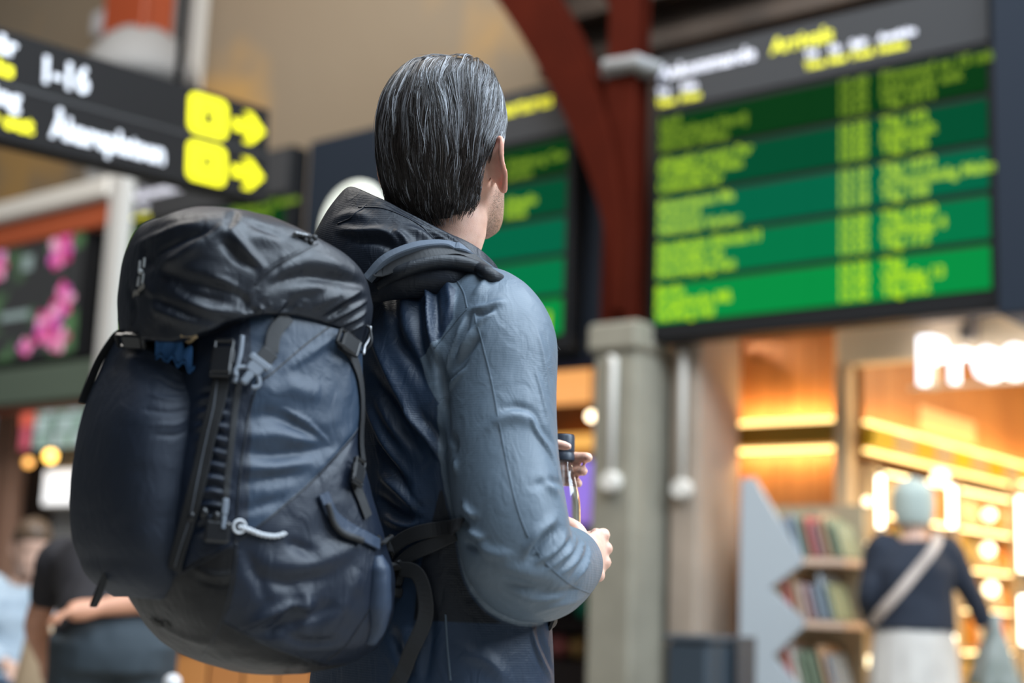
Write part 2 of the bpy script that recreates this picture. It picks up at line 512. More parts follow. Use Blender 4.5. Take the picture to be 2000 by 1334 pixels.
BAKED['main'] = [
 ([(-0.3083,1.7254,1.33),(-0.315,1.7183,1.2922),(-0.3182,1.7116,1.2414),(-0.3193,1.7069,1.1918),(-0.3182,1.7057,1.1311)],0.00282,0.00241,'seam'),
 ([(-0.331,1.7172,1.3165),(-0.3332,1.7087,1.2591),(-0.3343,1.7025,1.1909)],0.00187,-0.00206,'seam'),
 ([(-0.1942,1.8335,1.2887),(-0.2135,1.7918,1.2473),(-0.2397,1.7631,1.2117),(-0.2758,1.7283,1.1704),(-0.3171,1.706,1.1312)],0.00331,0.00292,'seam'),
 ([(-0.1927,1.8414,1.283),(-0.2114,1.7933,1.2411),(-0.2376,1.7642,1.2056),(-0.2738,1.7296,1.1644),(-0.315,1.7067,1.1253)],0.00333,-0.00293,'seam'),
 ([(-0.1976,1.8208,1.2772),(-0.2186,1.7856,1.2368),(-0.2447,1.7578,1.2016)],0.0046,-0.00329,'valley'),
 ([(-0.2217,1.8131,1.4289),(-0.258,1.7679,1.3856),(-0.2946,1.7333,1.3395),(-0.3082,1.7252,1.3281)],0.00332,0.00292,'seam'),
 ([(-0.2138,1.8207,1.4172),(-0.246,1.777,1.3811),(-0.2781,1.746,1.3485)],0.006,0.00417,'ridge'),
 ([(-0.3171,1.706,1.1312),(-0.3189,1.7074,1.0951),(-0.3343,1.7321,1.0346),(-0.3724,1.8292,0.9903)],0.00273,0.00234,'seam'),
 ([(-0.389,1.7245,1.0896),(-0.3527,1.7042,1.1087),(-0.3171,1.706,1.1312)],0.00275,0.00269,'seam'),
 ([(-0.3308,1.7286,1.0378),(-0.3042,1.7393,1.0236),(-0.2586,1.7719,1.0032),(-0.2156,1.8373,0.9866)],0.00274,0.00235,'seam'),
 ([(-0.3197,1.715,1.279),(-0.2905,1.7309,1.2872),(-0.2499,1.7611,1.2747),(-0.2205,1.7865,1.2659)],0.00992,-0.00543,'valley'),
 ([(-0.3151,1.7126,1.2385),(-0.2813,1.7325,1.24),(-0.2481,1.7597,1.2491),(-0.2144,1.7923,1.2603)],0.00864,-0.00617,'valley'),
 ([(-0.3189,1.7126,1.257),(-0.2832,1.7341,1.2639),(-0.2432,1.765,1.2614)],0.00865,0.00464,'ridge'),
 ([(-0.3177,1.7081,1.2011),(-0.2844,1.7261,1.2101),(-0.2517,1.7539,1.2199)],0.00858,-0.0046,'valley'),
 ([(-0.3192,1.7089,1.2195),(-0.2855,1.7272,1.2225),(-0.247,1.7592,1.2333)],0.00737,0.00461,'ridge'),
 ([(-0.3174,1.7066,1.1675),(-0.2875,1.7208,1.1787),(-0.2662,1.738,1.19)],0.00732,-0.00381,'valley'),
 ([(-0.2745,1.7446,1.2972),(-0.2506,1.7617,1.2844),(-0.2263,1.7807,1.2663)],0.00569,0.00474,'foldr'),
 ([(-0.3097,1.7226,1.3118),(-0.2763,1.7453,1.3228),(-0.2359,1.7779,1.3227)],0.01375,0.00469,'ridge'),
 ([(-0.3829,1.7267,1.3094),(-0.3654,1.719,1.3129),(-0.3455,1.715,1.3081)],0.00438,-0.00391,'valley'),
 ([(-0.3806,1.7218,1.2925),(-0.3634,1.7157,1.2961),(-0.3437,1.7123,1.2915)],0.00436,-0.0039,'valley'),
 ([(-0.3784,1.7178,1.2758),(-0.3614,1.7122,1.2795),(-0.3419,1.7095,1.275)],0.00435,-0.00388,'valley'),
 ([(-0.3764,1.7146,1.2592),(-0.3595,1.7093,1.263),(-0.3404,1.7077,1.2587)],0.00433,-0.00387,'valley'),
 ([(-0.3748,1.7129,1.243),(-0.3581,1.7083,1.2469),(-0.3389,1.7066,1.2425)],0.00432,-0.00386,'valley'),
 ([(-0.373,1.7104,1.2267),(-0.3565,1.7068,1.2307),(-0.3376,1.7059,1.2265)],0.00431,-0.00385,'valley'),
 ([(-0.3711,1.7076,1.2106),(-0.3549,1.7047,1.2147),(-0.3361,1.7044,1.2105)],0.00429,-0.00383,'valley'),
 ([(-0.3692,1.7046,1.1945),(-0.3531,1.7022,1.1986),(-0.3346,1.7029,1.1945)],0.00428,-0.00382,'valley'),
 ([(-0.3679,1.7043,1.1787),(-0.3517,1.7009,1.1828),(-0.3334,1.7024,1.1787)],0.00427,-0.00381,'valley'),
 ([(-0.3669,1.7056,1.163),(-0.3506,1.7017,1.1671),(-0.3322,1.7025,1.163)],0.00427,-0.00381,'valley'),
 ([(-0.3656,1.7049,1.1473),(-0.3494,1.702,1.1514),(-0.3311,1.7029,1.1474)],0.00426,-0.0038,'valley'),
 ([(-0.3817,1.724,1.3009),(-0.3631,1.7172,1.3045),(-0.3415,1.7137,1.2999)],0.00375,0.00312,'ridge'),
 ([(-0.3795,1.7197,1.2841),(-0.361,1.7134,1.2878),(-0.3398,1.7111,1.2833)],0.00373,0.00311,'ridge'),
 ([(-0.3774,1.7159,1.2674),(-0.3591,1.7101,1.2712),(-0.3381,1.7087,1.2669)],0.00372,0.0031,'ridge'),
 ([(-0.3756,1.7139,1.2511),(-0.3576,1.7087,1.255),(-0.3367,1.7075,1.2507)],0.00371,0.00309,'ridge'),
 ([(-0.3739,1.7117,1.2349),(-0.356,1.7073,1.2388),(-0.3353,1.7065,1.2347)],0.0037,0.00308,'ridge'),
 ([(-0.3721,1.7091,1.2187),(-0.3545,1.7057,1.2227),(-0.3339,1.7056,1.2186)],0.00369,0.00307,'ridge'),
 ([(-0.3701,1.706,1.2025),(-0.3528,1.7033,1.2067),(-0.3324,1.7041,1.2027)],0.00367,0.00306,'ridge'),
 ([(-0.3684,1.7038,1.1866),(-0.3511,1.701,1.1907),(-0.331,1.703,1.1868)],0.00366,0.00305,'ridge'),
 ([(-0.3674,1.705,1.1709),(-0.3499,1.7014,1.175),(-0.3299,1.7033,1.171)],0.00366,0.00305,'ridge'),
 ([(-0.3663,1.7055,1.1552),(-0.3488,1.7016,1.1593),(-0.3287,1.7032,1.1553)],0.00365,0.00305,'ridge'),
 ([(-0.3649,1.7045,1.1395),(-0.3477,1.7023,1.1437),(-0.3276,1.7035,1.1397)],0.00365,0.00304,'ridge'),
 ([(-0.2775,1.7252,1.1122),(-0.2493,1.7453,1.1077),(-0.2163,1.7741,1.119),(-0.1829,1.8071,1.1403)],0.01349,0.00613,'ridge'),
 ([(-0.2932,1.7164,1.0963),(-0.2592,1.7381,1.0858),(-0.215,1.7747,1.0972)],0.00975,-0.00609,'valley'),
 ([(-0.3101,1.7354,1.0295),(-0.2804,1.734,1.0457),(-0.2524,1.7466,1.0587),(-0.2357,1.761,1.0562)],0.00795,0.00688,'fold'),
 ([(-0.2982,1.7414,1.0208),(-0.2691,1.746,1.032),(-0.2354,1.7635,1.047),(-0.2077,1.7842,1.0634)],0.00858,-0.00613,'valley'),
 ([(-0.2806,1.7472,1.0183),(-0.2662,1.7451,1.037),(-0.2367,1.7566,1.0807)],0.00738,-0.00461,'valley'),
 ([(-0.2422,1.7518,1.0805),(-0.2357,1.761,1.0562),(-0.2408,1.765,1.0315)],0.00869,0.00543,'ridge'),
 ([(-0.2139,1.8191,0.9938),(-0.1836,1.8164,1.0264),(-0.1589,1.8308,1.0778),(-0.1493,1.8503,1.1107)],0.00319,0.00211,'seam'),
 ([(-0.2238,1.7838,1.0195),(-0.2017,1.7899,1.0573),(-0.1809,1.8053,1.1085)],0.01382,0.00628,'ridge'),
 ([(-0.3062,1.7099,1.1227),(-0.2932,1.7164,1.0963),(-0.2808,1.7276,1.0668)],0.00852,-0.00456,'valley'),
 ([(-0.2623,1.7366,1.1345),(-0.2394,1.7541,1.1268),(-0.2271,1.7635,1.112)],0.00742,-0.00464,'valley'),
 ([(-0.2576,1.7553,1.025),(-0.2351,1.7762,1.0162),(-0.2008,1.8022,1.0198)],0.00742,-0.00464,'valley'),
 ([(-0.4345,1.8178,1.0353),(-0.3966,1.798,1.0185),(-0.3511,1.7633,1.012)],0.00769,0.00321,'ridge'),
 ([(-0.3651,1.7089,1.0993),(-0.3395,1.7059,1.0913),(-0.3189,1.7074,1.0951)],0.00485,0.00303,'ridge'),
 ([(-0.3615,1.7109,1.0875),(-0.3362,1.7082,1.0813),(-0.3202,1.7091,1.0831)],0.00425,-0.00227,'valley'),
]
BAKED['pocket'] = [
 ([(-0.4928,1.7804,1.3717),(-0.4526,1.7546,1.3558),(-0.4124,1.7416,1.3296)],0.00779,-0.00357,'valley'),
 ([(-0.4391,1.7338,1.3305),(-0.4122,1.7307,1.3184),(-0.3943,1.7414,1.3175)],0.00378,-0.00208,'valley'),
 ([(-0.4393,1.7175,1.3059),(-0.4138,1.7167,1.3005),(-0.3927,1.7329,1.3049)],0.00374,0.00206,'ridge'),
 ([(-0.4414,1.7076,1.2856),(-0.4106,1.709,1.2833),(-0.3902,1.727,1.2902)],0.00371,-0.00204,'valley'),
 ([(-0.4257,1.7006,1.2668),(-0.4033,1.7095,1.2687),(-0.3908,1.7228,1.2771)],0.00369,0.00203,'ridge'),
 ([(-0.4243,1.6989,1.2543),(-0.402,1.7083,1.2562),(-0.3904,1.7203,1.2631)],0.00368,-0.00202,'valley'),
 ([(-0.4974,1.7898,1.3811),(-0.4479,1.7591,1.3632),(-0.4117,1.749,1.3404),(-0.3922,1.7622,1.3322)],0.00261,0.00287,'seam'),
 ([(-0.3974,1.7519,1.3285),(-0.3894,1.7206,1.2581),(-0.3903,1.7176,1.1775),(-0.3925,1.7286,1.0986)],0.00191,-0.0021,'seam'),
]
BAKED['jacket'] = [
 ([(-0.2021,2.0048,1.4452),(-0.1738,1.9657,1.388),(-0.1444,1.943,1.3356),(-0.1207,1.9361,1.2933)],0.01174,0.01064,'fold'),
 ([(-0.1745,1.9778,1.4486),(-0.1405,1.9405,1.3997),(-0.1128,1.9255,1.3557)],0.01014,-0.00945,'valley'),
 ([(-0.2017,1.9949,1.3915),(-0.1669,1.9601,1.337),(-0.1349,1.945,1.2866),(-0.1116,1.9373,1.2517)],0.0109,-0.01159,'valley'),
 ([(-0.2026,1.9967,1.3404),(-0.1766,1.976,1.2955),(-0.14,1.9541,1.238),(-0.1167,1.944,1.2068)],0.01086,0.01155,'fold'),
 ([(-0.1872,1.9783,1.3531),(-0.154,1.955,1.3011),(-0.1154,1.9385,1.2552)],0.00934,0.00937,'ridge'),
 ([(-0.1441,1.9437,1.3286),(-0.1135,1.9329,1.2932),(-0.0893,1.9292,1.2588)],0.00845,0.00919,'fold'),
 ([(-0.1219,1.9327,1.321),(-0.0994,1.9276,1.2967),(-0.0824,1.9144,1.2715)],0.007,-0.00812,'valley'),
 ([(-0.1799,1.9819,1.2817),(-0.1477,1.9586,1.2452),(-0.1244,1.947,1.2171)],0.00715,-0.00933,'valley'),
 ([(-0.174,1.982,1.239),(-0.1463,1.9606,1.2172),(-0.1195,1.9469,1.1895)],0.00997,0.01033,'fold'),
 ([(-0.1803,1.9914,1.211),(-0.1525,1.9684,1.1894),(-0.1224,1.9499,1.1757)],0.00857,-0.00932,'valley'),
 ([(-0.1673,1.9823,1.1826),(-0.1368,1.9592,1.1721),(-0.1152,1.9459,1.1744)],0.00638,0.00719,'ridge'),
 ([(-0.1524,2.0182,1.533),(-0.1541,1.9751,1.4785),(-0.1461,1.9481,1.4296)],0.01041,0.00755,'ridge'),
 ([(-0.1331,2.0033,1.5342),(-0.1213,1.9598,1.4914),(-0.1153,1.9318,1.4423),(-0.1042,1.9221,1.3981)],0.00665,0.00964,'fold'),
 ([(-0.1145,1.9822,1.5226),(-0.1088,1.9417,1.4735),(-0.1014,1.9227,1.4268)],0.00657,-0.00953,'valley'),
 ([(-0.1422,2.0027,1.5261),(-0.1342,1.954,1.4677),(-0.1252,1.9326,1.4133),(-0.1063,1.9226,1.3697)],0.00738,-0.00856,'valley'),
 ([(-0.0985,1.9791,1.5263),(-0.0875,1.9365,1.4806),(-0.0927,1.9244,1.449)],0.00657,0.00635,'ridge'),
 ([(-0.2011,2.0686,1.5268),(-0.1821,2.0039,1.4833),(-0.1745,1.9778,1.4486)],0.01066,0.00662,'ridge'),
 ([(-0.1718,2.0328,1.5278),(-0.169,1.9842,1.4723),(-0.157,1.9554,1.4232)],0.00898,-0.00651,'valley'),
 ([(-0.1081,1.9237,1.4053),(-0.0946,1.9194,1.3767),(-0.0854,1.915,1.3342),(-0.0802,1.9033,1.2912)],0.00702,-0.01018,'valley'),
 ([(-0.109,1.9995,1.5441),(-0.0874,1.9759,1.526),(-0.0703,1.9346,1.4954),(-0.0628,1.9111,1.467)],0.00162,0.00162,'seam'),
 ([(-0.0628,1.9111,1.467),(-0.0851,1.9195,1.4412),(-0.1063,1.9233,1.4124)],0.00154,0.00154,'seam'),
 ([(-0.0676,1.9074,1.4503),(-0.0733,1.906,1.4249),(-0.0828,1.9131,1.3974),(-0.0873,1.9167,1.3731)],0.0049,0.00811,'fold'),
 ([(-0.0588,1.9053,1.4595),(-0.0658,1.9009,1.4314),(-0.0758,1.9057,1.4035)],0.0042,-0.00811,'valley'),
 ([(-0.0528,1.8946,1.4378),(-0.0657,1.8981,1.4153),(-0.0737,1.9034,1.4032)],0.00486,0.00704,'fold'),
 ([(-0.0451,1.8881,1.4228),(-0.0601,1.8923,1.4019),(-0.0762,1.9038,1.382)],0.00484,-0.00801,'valley'),
 ([(-0.064,1.8923,1.3807),(-0.0753,1.9011,1.3662),(-0.0833,1.9117,1.3514)],0.00483,0.008,'fold'),
 ([(-0.0577,1.8898,1.3945),(-0.0708,1.8974,1.3756),(-0.0809,1.9082,1.3615)],0.00345,-0.006,'valley'),
 ([(-0.0577,1.9071,1.4649),(-0.0368,1.9013,1.4682),(-0.0127,1.9059,1.4787)],0.0056,0.00508,'ridge'),
 ([(-0.0539,1.9026,1.4592),(-0.0398,1.8974,1.4587),(-0.0263,1.8999,1.4683)],0.00419,-0.00607,'valley'),
 ([(-0.0493,1.893,1.4376),(-0.0393,1.8932,1.4487),(-0.0279,1.8954,1.4588)],0.00416,0.00503,'fold'),
 ([(-0.0553,1.9173,1.4851),(-0.0423,1.9299,1.5065),(-0.0395,1.9457,1.5211)],0.00635,0.00511,'ridge'),
 ([(-0.056,1.9037,1.4593),(-0.0451,1.8881,1.4228),(-0.0287,1.8734,1.3653),(-0.016,1.8585,1.309),(-0.0037,1.8431,1.2541),(0.0102,1.8288,1.2008),(0.0233,1.8263,1.1492)],0.00154,-0.00192,'seam'),
 ([(-0.0532,1.9022,1.4591),(-0.0423,1.8871,1.4227),(-0.0259,1.873,1.3653),(-0.0134,1.8584,1.3091),(-0.0011,1.843,1.2542),(0.0128,1.8289,1.2009),(0.028,1.8264,1.1623),(0.0462,1.834,1.1349)],0.00175,0.00138,'seam'),
 ([(0.0344,1.9071,1.4366),(0.0441,1.9073,1.4016),(0.0511,1.9071,1.3596)],0.00489,0.00307,'ridge'),
 ([(0.0325,1.8931,1.3848),(0.0459,1.8918,1.3364),(0.0563,1.8924,1.2955)],0.00414,0.00304,'fold'),
 ([(0.0242,1.869,1.3188),(0.0387,1.8694,1.2922),(0.0568,1.879,1.2667),(0.068,1.8825,1.2404)],0.0061,0.00522,'fold'),
 ([(0.0308,1.8756,1.3267),(0.0469,1.8807,1.3006),(0.0617,1.8973,1.2825)],0.00544,-0.00374,'valley'),
 ([(-0.0225,1.8576,1.3019),(-0.0027,1.8596,1.3131),(0.0175,1.8645,1.3145),(0.0349,1.8715,1.3059)],0.00941,0.00585,'ridge'),
 ([(-0.0065,1.8621,1.3235),(0.0136,1.867,1.3283),(0.0344,1.8765,1.3215)],0.00608,-0.00446,'valley'),
 ([(-0.0772,1.897,1.2906),(-0.0692,1.8833,1.2757),(-0.0721,1.8874,1.2624)],0.00548,-0.00596,'valley'),
 ([(-0.0681,1.8809,1.2551),(-0.0659,1.8774,1.238)],0.00542,0.00491,'ridge'),
 ([(-0.0548,1.8619,1.1971),(-0.0439,1.8499,1.1835),(-0.0371,1.8438,1.1802)],0.00534,0.00871,'fold'),
 ([(-0.0612,1.8766,1.181),(-0.0466,1.8543,1.1672)],0.0047,-0.00779,'valley'),
 ([(-0.0465,1.8545,1.1639),(-0.0326,1.8418,1.1541),(-0.026,1.8372,1.1542)],0.0053,0.00864,'fold'),
 ([(-0.0527,1.8687,1.1478),(-0.0319,1.8444,1.1379)],0.00533,-0.00773,'valley'),
 ([(0.0471,1.8506,1.2336),(0.0681,1.8634,1.2154)],0.00799,0.00512,'ridge'),
 ([(0.0339,1.8387,1.2222),(0.0574,1.8583,1.2313),(0.0759,1.8985,1.2284)],0.00594,-0.00436,'valley'),
 ([(0.034,1.8317,1.1272),(0.0495,1.8339,1.1505),(0.0691,1.8497,1.1716)],0.00522,-0.00932,'valley'),
 ([(0.0272,1.8289,1.1333),(0.0426,1.8307,1.1599),(0.0654,1.8483,1.1812)],0.00782,0.00716,'fold'),
 ([(0.044,1.8355,1.1245),(0.0666,1.8454,1.1419),(0.0798,1.8618,1.1627)],0.00522,0.00647,'fold'),
 ([(0.0609,1.846,1.1189),(0.0806,1.8605,1.1364),(0.0961,1.9199,1.1624)],0.0046,0.0065,'fold'),
 ([(0.0782,1.8626,1.1134),(0.0955,1.8877,1.1311),(0.1084,1.9518,1.1573)],0.00463,0.00583,'fold'),
 ([(0.0969,1.8982,1.1047),(0.1113,1.925,1.1258),(0.1184,1.9753,1.1516)],0.00404,0.00519,'fold'),
 ([(0.0521,1.8406,1.1197),(0.0736,1.8521,1.1378),(0.0873,1.8777,1.1603)],0.00327,-0.00504,'valley'),
 ([(0.0699,1.8542,1.1142),(0.0879,1.8717,1.1323),(0.1015,1.9271,1.1575)],0.0033,-0.00507,'valley'),
 ([(0.0876,1.8775,1.1087),(0.1033,1.9064,1.1285),(0.1141,1.9632,1.1524)],0.00333,-0.0044,'valley'),
 ([(0.0467,1.8338,1.1375),(0.0676,1.8506,1.1193),(0.0933,1.8924,1.1025),(0.1228,1.9858,1.0949)],0.00144,-0.0018,'seam'),
 ([(0.0449,1.8336,1.1342),(0.0657,1.8504,1.1159),(0.0921,1.8934,1.0985),(0.1209,1.987,1.0906)],0.00163,0.00144,'seam'),
 ([(-0.0148,1.8386,1.1222),(0.0182,1.8343,1.1138),(0.0513,1.8448,1.1088)],0.01047,0.00504,'ridge'),
 ([(-0.0042,1.8435,1.1033),(0.0256,1.8452,1.0948),(0.0656,1.863,1.0933)],0.00916,-0.00576,'valley'),
 ([(0.0062,1.8498,1.0909),(0.0397,1.8623,1.0793),(0.0802,1.888,1.0841)],0.00787,0.00505,'fold'),
 ([(0.0408,1.8845,1.0629),(0.0741,1.8934,1.074),(0.1106,1.9522,1.0854)],0.00667,0.0044,'ridge'),
 ([(-0.0357,1.8454,1.1476),(-0.0153,1.8348,1.135),(0.0109,1.8286,1.1327)],0.0079,0.00573,'ridge'),
 ([(0.0329,1.8573,1.0822),(0.0661,1.8689,1.0868),(0.1012,1.9116,1.0963)],0.00592,-0.00434,'valley'),
 ([(-0.0742,1.9352,1.0545),(-0.0694,1.9313,1.0146),(-0.063,1.9268,0.9687)],0.00274,0.00301,'seam'),
 ([(0.0401,1.9796,1.0413),(0.0482,1.9847,1.0141),(0.0599,1.9964,0.9901),(0.0717,2.0172,0.9723)],0.00629,0.00538,'fold'),
 ([(0.0508,1.9918,1.0449),(0.0605,2.0015,1.0174),(0.0754,2.031,0.9821)],0.00563,-0.00542,'valley'),
 ([(-0.1224,1.9516,1.0388),(-0.1271,1.9513,0.9982),(-0.1323,1.9529,0.9645)],0.0124,0.00799,'ridge'),
 ([(-0.0918,1.9392,1.0605),(-0.0942,1.9369,1.0134),(-0.0972,1.9349,0.9669)],0.00823,-0.00796,'valley'),
 ([(-0.1511,1.9722,1.0305),(-0.1267,1.9505,0.9916),(-0.118,1.944,0.9656)],0.00974,-0.00908,'valley'),
 ([(-0.0514,1.93,1.0087),(-0.017,1.9357,0.9965),(0.0114,1.9482,0.9704)],0.01087,0.00591,'ridge'),
 ([(-0.0691,1.9319,1.0212),(-0.0384,1.9327,1.0211),(-0.0237,1.936,1.0256)],0.0017,-0.00187,'seam'),
]
BAKED['hood'] = [
 ([(-0.2199,2.0013,1.6332),(-0.2368,1.9969,1.6121),(-0.2597,2.0069,1.6038)],0.00223,0.0018,'seam'),
 ([(-0.2312,2.0041,1.6297),(-0.1848,1.9873,1.6231),(-0.1385,1.9757,1.599),(-0.115,1.9674,1.5753)],0.00186,0.0018,'seam'),
 ([(-0.2015,1.9995,1.6396),(-0.1547,1.9847,1.616),(-0.1164,1.9799,1.5935),(-0.0783,1.9778,1.5643)],0.00372,-0.00327,'valley'),
 ([(-0.2585,2.0014,1.5932),(-0.2261,1.9796,1.5851),(-0.1882,1.966,1.5831),(-0.1648,1.9564,1.5667)],0.0089,0.00653,'fold'),
 ([(-0.2328,1.9802,1.5736),(-0.1946,1.9634,1.5709),(-0.1675,1.9535,1.5547)],0.0066,-0.00726,'valley'),
 ([(-0.1738,1.9654,1.5873),(-0.1578,1.9577,1.571),(-0.1531,1.953,1.5551)],0.00729,0.00641,'fold'),
 ([(-0.1633,1.9676,1.5921),(-0.1374,1.9675,1.5856),(-0.1143,1.9627,1.5666)],0.0073,0.00482,'ridge'),
 ([(-0.1385,1.9757,1.599),(-0.1082,1.9739,1.581),(-0.078,1.9752,1.5599)],0.00513,0.00564,'fold'),
 ([(-0.1271,1.9743,1.5916),(-0.1001,1.9687,1.5687),(-0.0812,1.9689,1.553)],0.00439,-0.00564,'valley'),
 ([(-0.1094,1.9853,1.5952),(-0.0789,1.9836,1.5733),(-0.0487,1.995,1.5509)],0.00442,0.00405,'fold'),
 ([(-0.2692,2.0197,1.613),(-0.2374,1.9997,1.6167),(-0.2128,1.982,1.6052)],0.00899,0.00495,'ridge'),
]
BAKED['p_side'] = [
 ([(-0.2235,1.8003,1.3941),(-0.2049,1.8236,1.3741),(-0.1948,1.8395,1.3331),(-0.188,1.8363,1.2461)],),
]
BAKED['p_side2'] = [
 ([(-0.1906,1.8247,1.2416),(-0.1943,1.8093,1.2205),(-0.185,1.8153,1.1953),(-0.1759,1.8222,1.1734)],),
]
BAKED['p_front'] = [
 ([(-0.35,1.7235,1.3548),(-0.3519,1.7156,1.3091),(-0.3599,1.7091,1.2518),(-0.3667,1.704,1.1958),(-0.3791,1.71,1.1349),(-0.3882,1.7209,1.0974)],),
]
BAKED['p_frontcord'] = [
 ([(-0.355,1.7186,1.3252),(-0.3561,1.7128,1.2898),(-0.3625,1.7088,1.2393),(-0.3674,1.7036,1.1896),(-0.3734,1.7076,1.1471),(-0.3854,1.7177,1.1017)],),
]
BAKED['p_zip'] = [
 ([(-0.331,1.7182,1.323),(-0.332,1.7096,1.2654),(-0.333,1.7047,1.2094),(-0.3331,1.7026,1.1757)],),
]
BAKED['p_tail'] = [
 ([(-0.4748,1.7611,1.3854),(-0.4977,1.792,1.3934)],),
]
BAKED['p_tlbuck'] = [
 ([(-0.5004,1.7973,1.393),(-0.475,1.7629,1.3824),(-0.4652,1.7863,1.3818)],),
]
BAKED['p_buck'] = [
 ([(-0.349,1.7282,1.3799),(-0.35,1.7235,1.3548),(-0.3504,1.719,1.3299)],),
]
BAKED['p_pipe'] = [
 ([(-0.332,1.7285,1.3807),(-0.3327,1.7229,1.3522),(-0.3351,1.7174,1.3214)],),
]
BAKED['p_clip'] = [
 ([(-0.3062,1.7297,1.3524),(-0.3168,1.7235,1.3383),(-0.3214,1.7202,1.3237)],),
]
BAKED['p_ubuck'] = [
 ([(-0.2356,1.7888,1.4002),(-0.2206,1.8037,1.3949),(-0.2056,1.8245,1.3843)],),
]
BAKED['p_mbuck'] = [
 ([(-0.1955,1.8174,1.2486),(-0.1962,1.8092,1.2302),(-0.1968,1.8046,1.2148)],),
]
BAKED['p_chain'] = [
 ([(-0.3167,1.7064,1.1505),(-0.305,1.7105,1.147),(-0.2906,1.7176,1.1424),(-0.2766,1.7266,1.1415),(-0.2663,1.7342,1.1453)],),
]
BAKED['p_lidcord'] = [
 ([(-0.2832,1.7469,1.5176),(-0.2664,1.765,1.5196)],),
]
BAKED['p_corner'] = [
 ([(-0.1927,1.8465,1.4257),(-0.1956,1.8567,1.4109),(-0.1995,1.8426,1.3863)],),
]
BAKED['p_trim'] = [
 ([(-0.2284,1.7707,1.1969),(-0.2169,1.7781,1.1725),(-0.1955,1.7959,1.1553),(-0.1763,1.8157,1.146),(-0.1627,1.8347,1.1395)],),
]
BAKED['p_trim2'] = [
 ([(-0.224,1.7723,1.1846),(-0.2144,1.7797,1.1601),(-0.1996,1.7914,1.1466),(-0.183,1.8072,1.1416)],),
]
BAKED['p_wing'] = [
 ([(-0.16,1.8346,1.126),(-0.1554,1.8343,1.0908),(-0.1549,1.8394,1.0524),(-0.1636,1.8498,1.0167)],),
]
BAKED['p_belt'] = [
 ([(-0.1512,1.9721,1.1352),(-0.1323,1.958,1.1535),(-0.0935,1.9381,1.1666),(-0.0535,1.8646,1.1674)],),
]
BAKED['p_belt2'] = [
 ([(-0.1467,1.9696,1.1076),(-0.1239,1.9543,1.1309),(-0.0926,1.939,1.1474),(-0.0655,1.9337,1.162)],),
]
BAKED['p_dangle'] = [
 ([(-0.1337,1.9607,1.1121),(-0.1105,1.9472,1.1086),(-0.0991,1.9423,1.0804),(-0.1001,1.9412,1.0466),(-0.1122,1.9438,1.0112),(-0.1256,1.9486,0.973),(-0.1317,1.9521,0.9546)],),
]
BAKED['p_shmesh'] = [
 ([(-0.2041,1.961,1.5119),(-0.181,1.9534,1.5378),(-0.1459,1.953,1.5554),(-0.1141,1.9611,1.5632),(-0.089,1.9709,1.5637),(-0.0744,1.9771,1.5591)],),
]
BAKED['p_shweb'] = [
 ([(-0.2114,1.9666,1.504),(-0.1801,1.9525,1.5213),(-0.1307,1.9509,1.5444),(-0.0991,1.9608,1.5533),(-0.074,1.9734,1.5529),(-0.0519,1.9851,1.5431)],),
]
BAKED['p_shpad'] = [
 ([(-0.1941,1.9609,1.502),(-0.1547,1.9485,1.5229),(-0.1159,1.9513,1.537),(-0.084,1.9612,1.5406),(-0.051,1.9635,1.5321),(-0.032,1.9377,1.5152)],),
]
BAKED['p_loop'] = [
 ([(-0.4848,1.7639,1.0882),(-0.4908,1.7787,1.082)],),
]
BAKED['p_logo'] = [
 ([(-0.4682,1.7447,1.4696),(-0.4657,1.7402,1.4535),(-0.4558,1.7308,1.4616)],),
]
BAKED['p_name'] = [
 ([(-0.4352,1.8217,1.0327),(-0.4059,1.7932,1.0294)],),
]
BAKED['p_blue'] = [
 ([(-0.4479,1.7591,1.3632),(-0.4254,1.7738,1.3601),(-0.3943,1.7415,1.3418)],),
]
BAKED['p_tan'] = [
 ([(-0.4033,1.7028,1.3794),(-0.3827,1.7022,1.3795),(-0.4054,1.7585,1.3792)],),
]
BAKED['p_toggle'] = [
 ([(-0.3746,1.7084,1.1592),(-0.3593,1.7033,1.1644),(-0.3439,1.7014,1.1601)],),
]
BAKED['p_load'] = [
 ([(-0.2838,1.7542,1.4148),(-0.2964,1.7419,1.3923),(-0.2981,1.7365,1.3655)],),
]


# ================================================================== the hall
def structure(name, mb, m, parent=None, **k):
    o = mb.build(name, m, parent, **k)
    if parent is None:
        o['kind'] = 'structure'
    return o


M_FLOOR = mat('floor_stone', (.36, .33, .29), .35, noise=(1.3, (.28, .26, .23), 4, .35, .7))
M_PLASTER = mat('old_plaster', (.27, .21, .145), .85, noise=(.62, (.47, .28, .10), 4, .50, .64), bump=(3, .3, .02, 'n'))
M_TIMBER = mat('dark_timber', (.055, .034, .022), .6, noise=(2.2, (.03, .02, .014), 3, .35, .65))
M_NAVYPANEL = mat('navy_cladding', (.017, .023, .034), .6, spec=.15)
M_STONE = mat('pier_stone', (.255, .232, .178), .8, noise=(5, (.21, .19, .145), 4, .35, .7), bump=(30, .2, .004, 'n'))
M_STONEG = mat('grey_stone', (.21, .22, .22), .75, noise=(4, (.17, .18, .18), 4, .35, .7))
M_STONEP = mat('pink_stone', (.36, .28, .215), .8, noise=(4, (.30, .235, .18), 4, .35, .7))
M_RED = mat('red_iron', (.060, .0075, .0028), .75, spec=.06, noise=(3, (.044, .0055, .0022), 3, .3, .7))
M_WHITEP = mat('cream_paint', (.66, .62, .56), .6)
M_GREYP = mat('grey_paint', (.27, .265, .26), .7)
M_WOOD = mat('warm_wood', (.42, .18, .055), .5, noise=(3, (.33, .13, .038), 4, .35, .7))
M_WOOD2 = mat('dark_warm_wood', (.20, .085, .03), .5, noise=(3, (.14, .06, .022), 4, .35, .7))
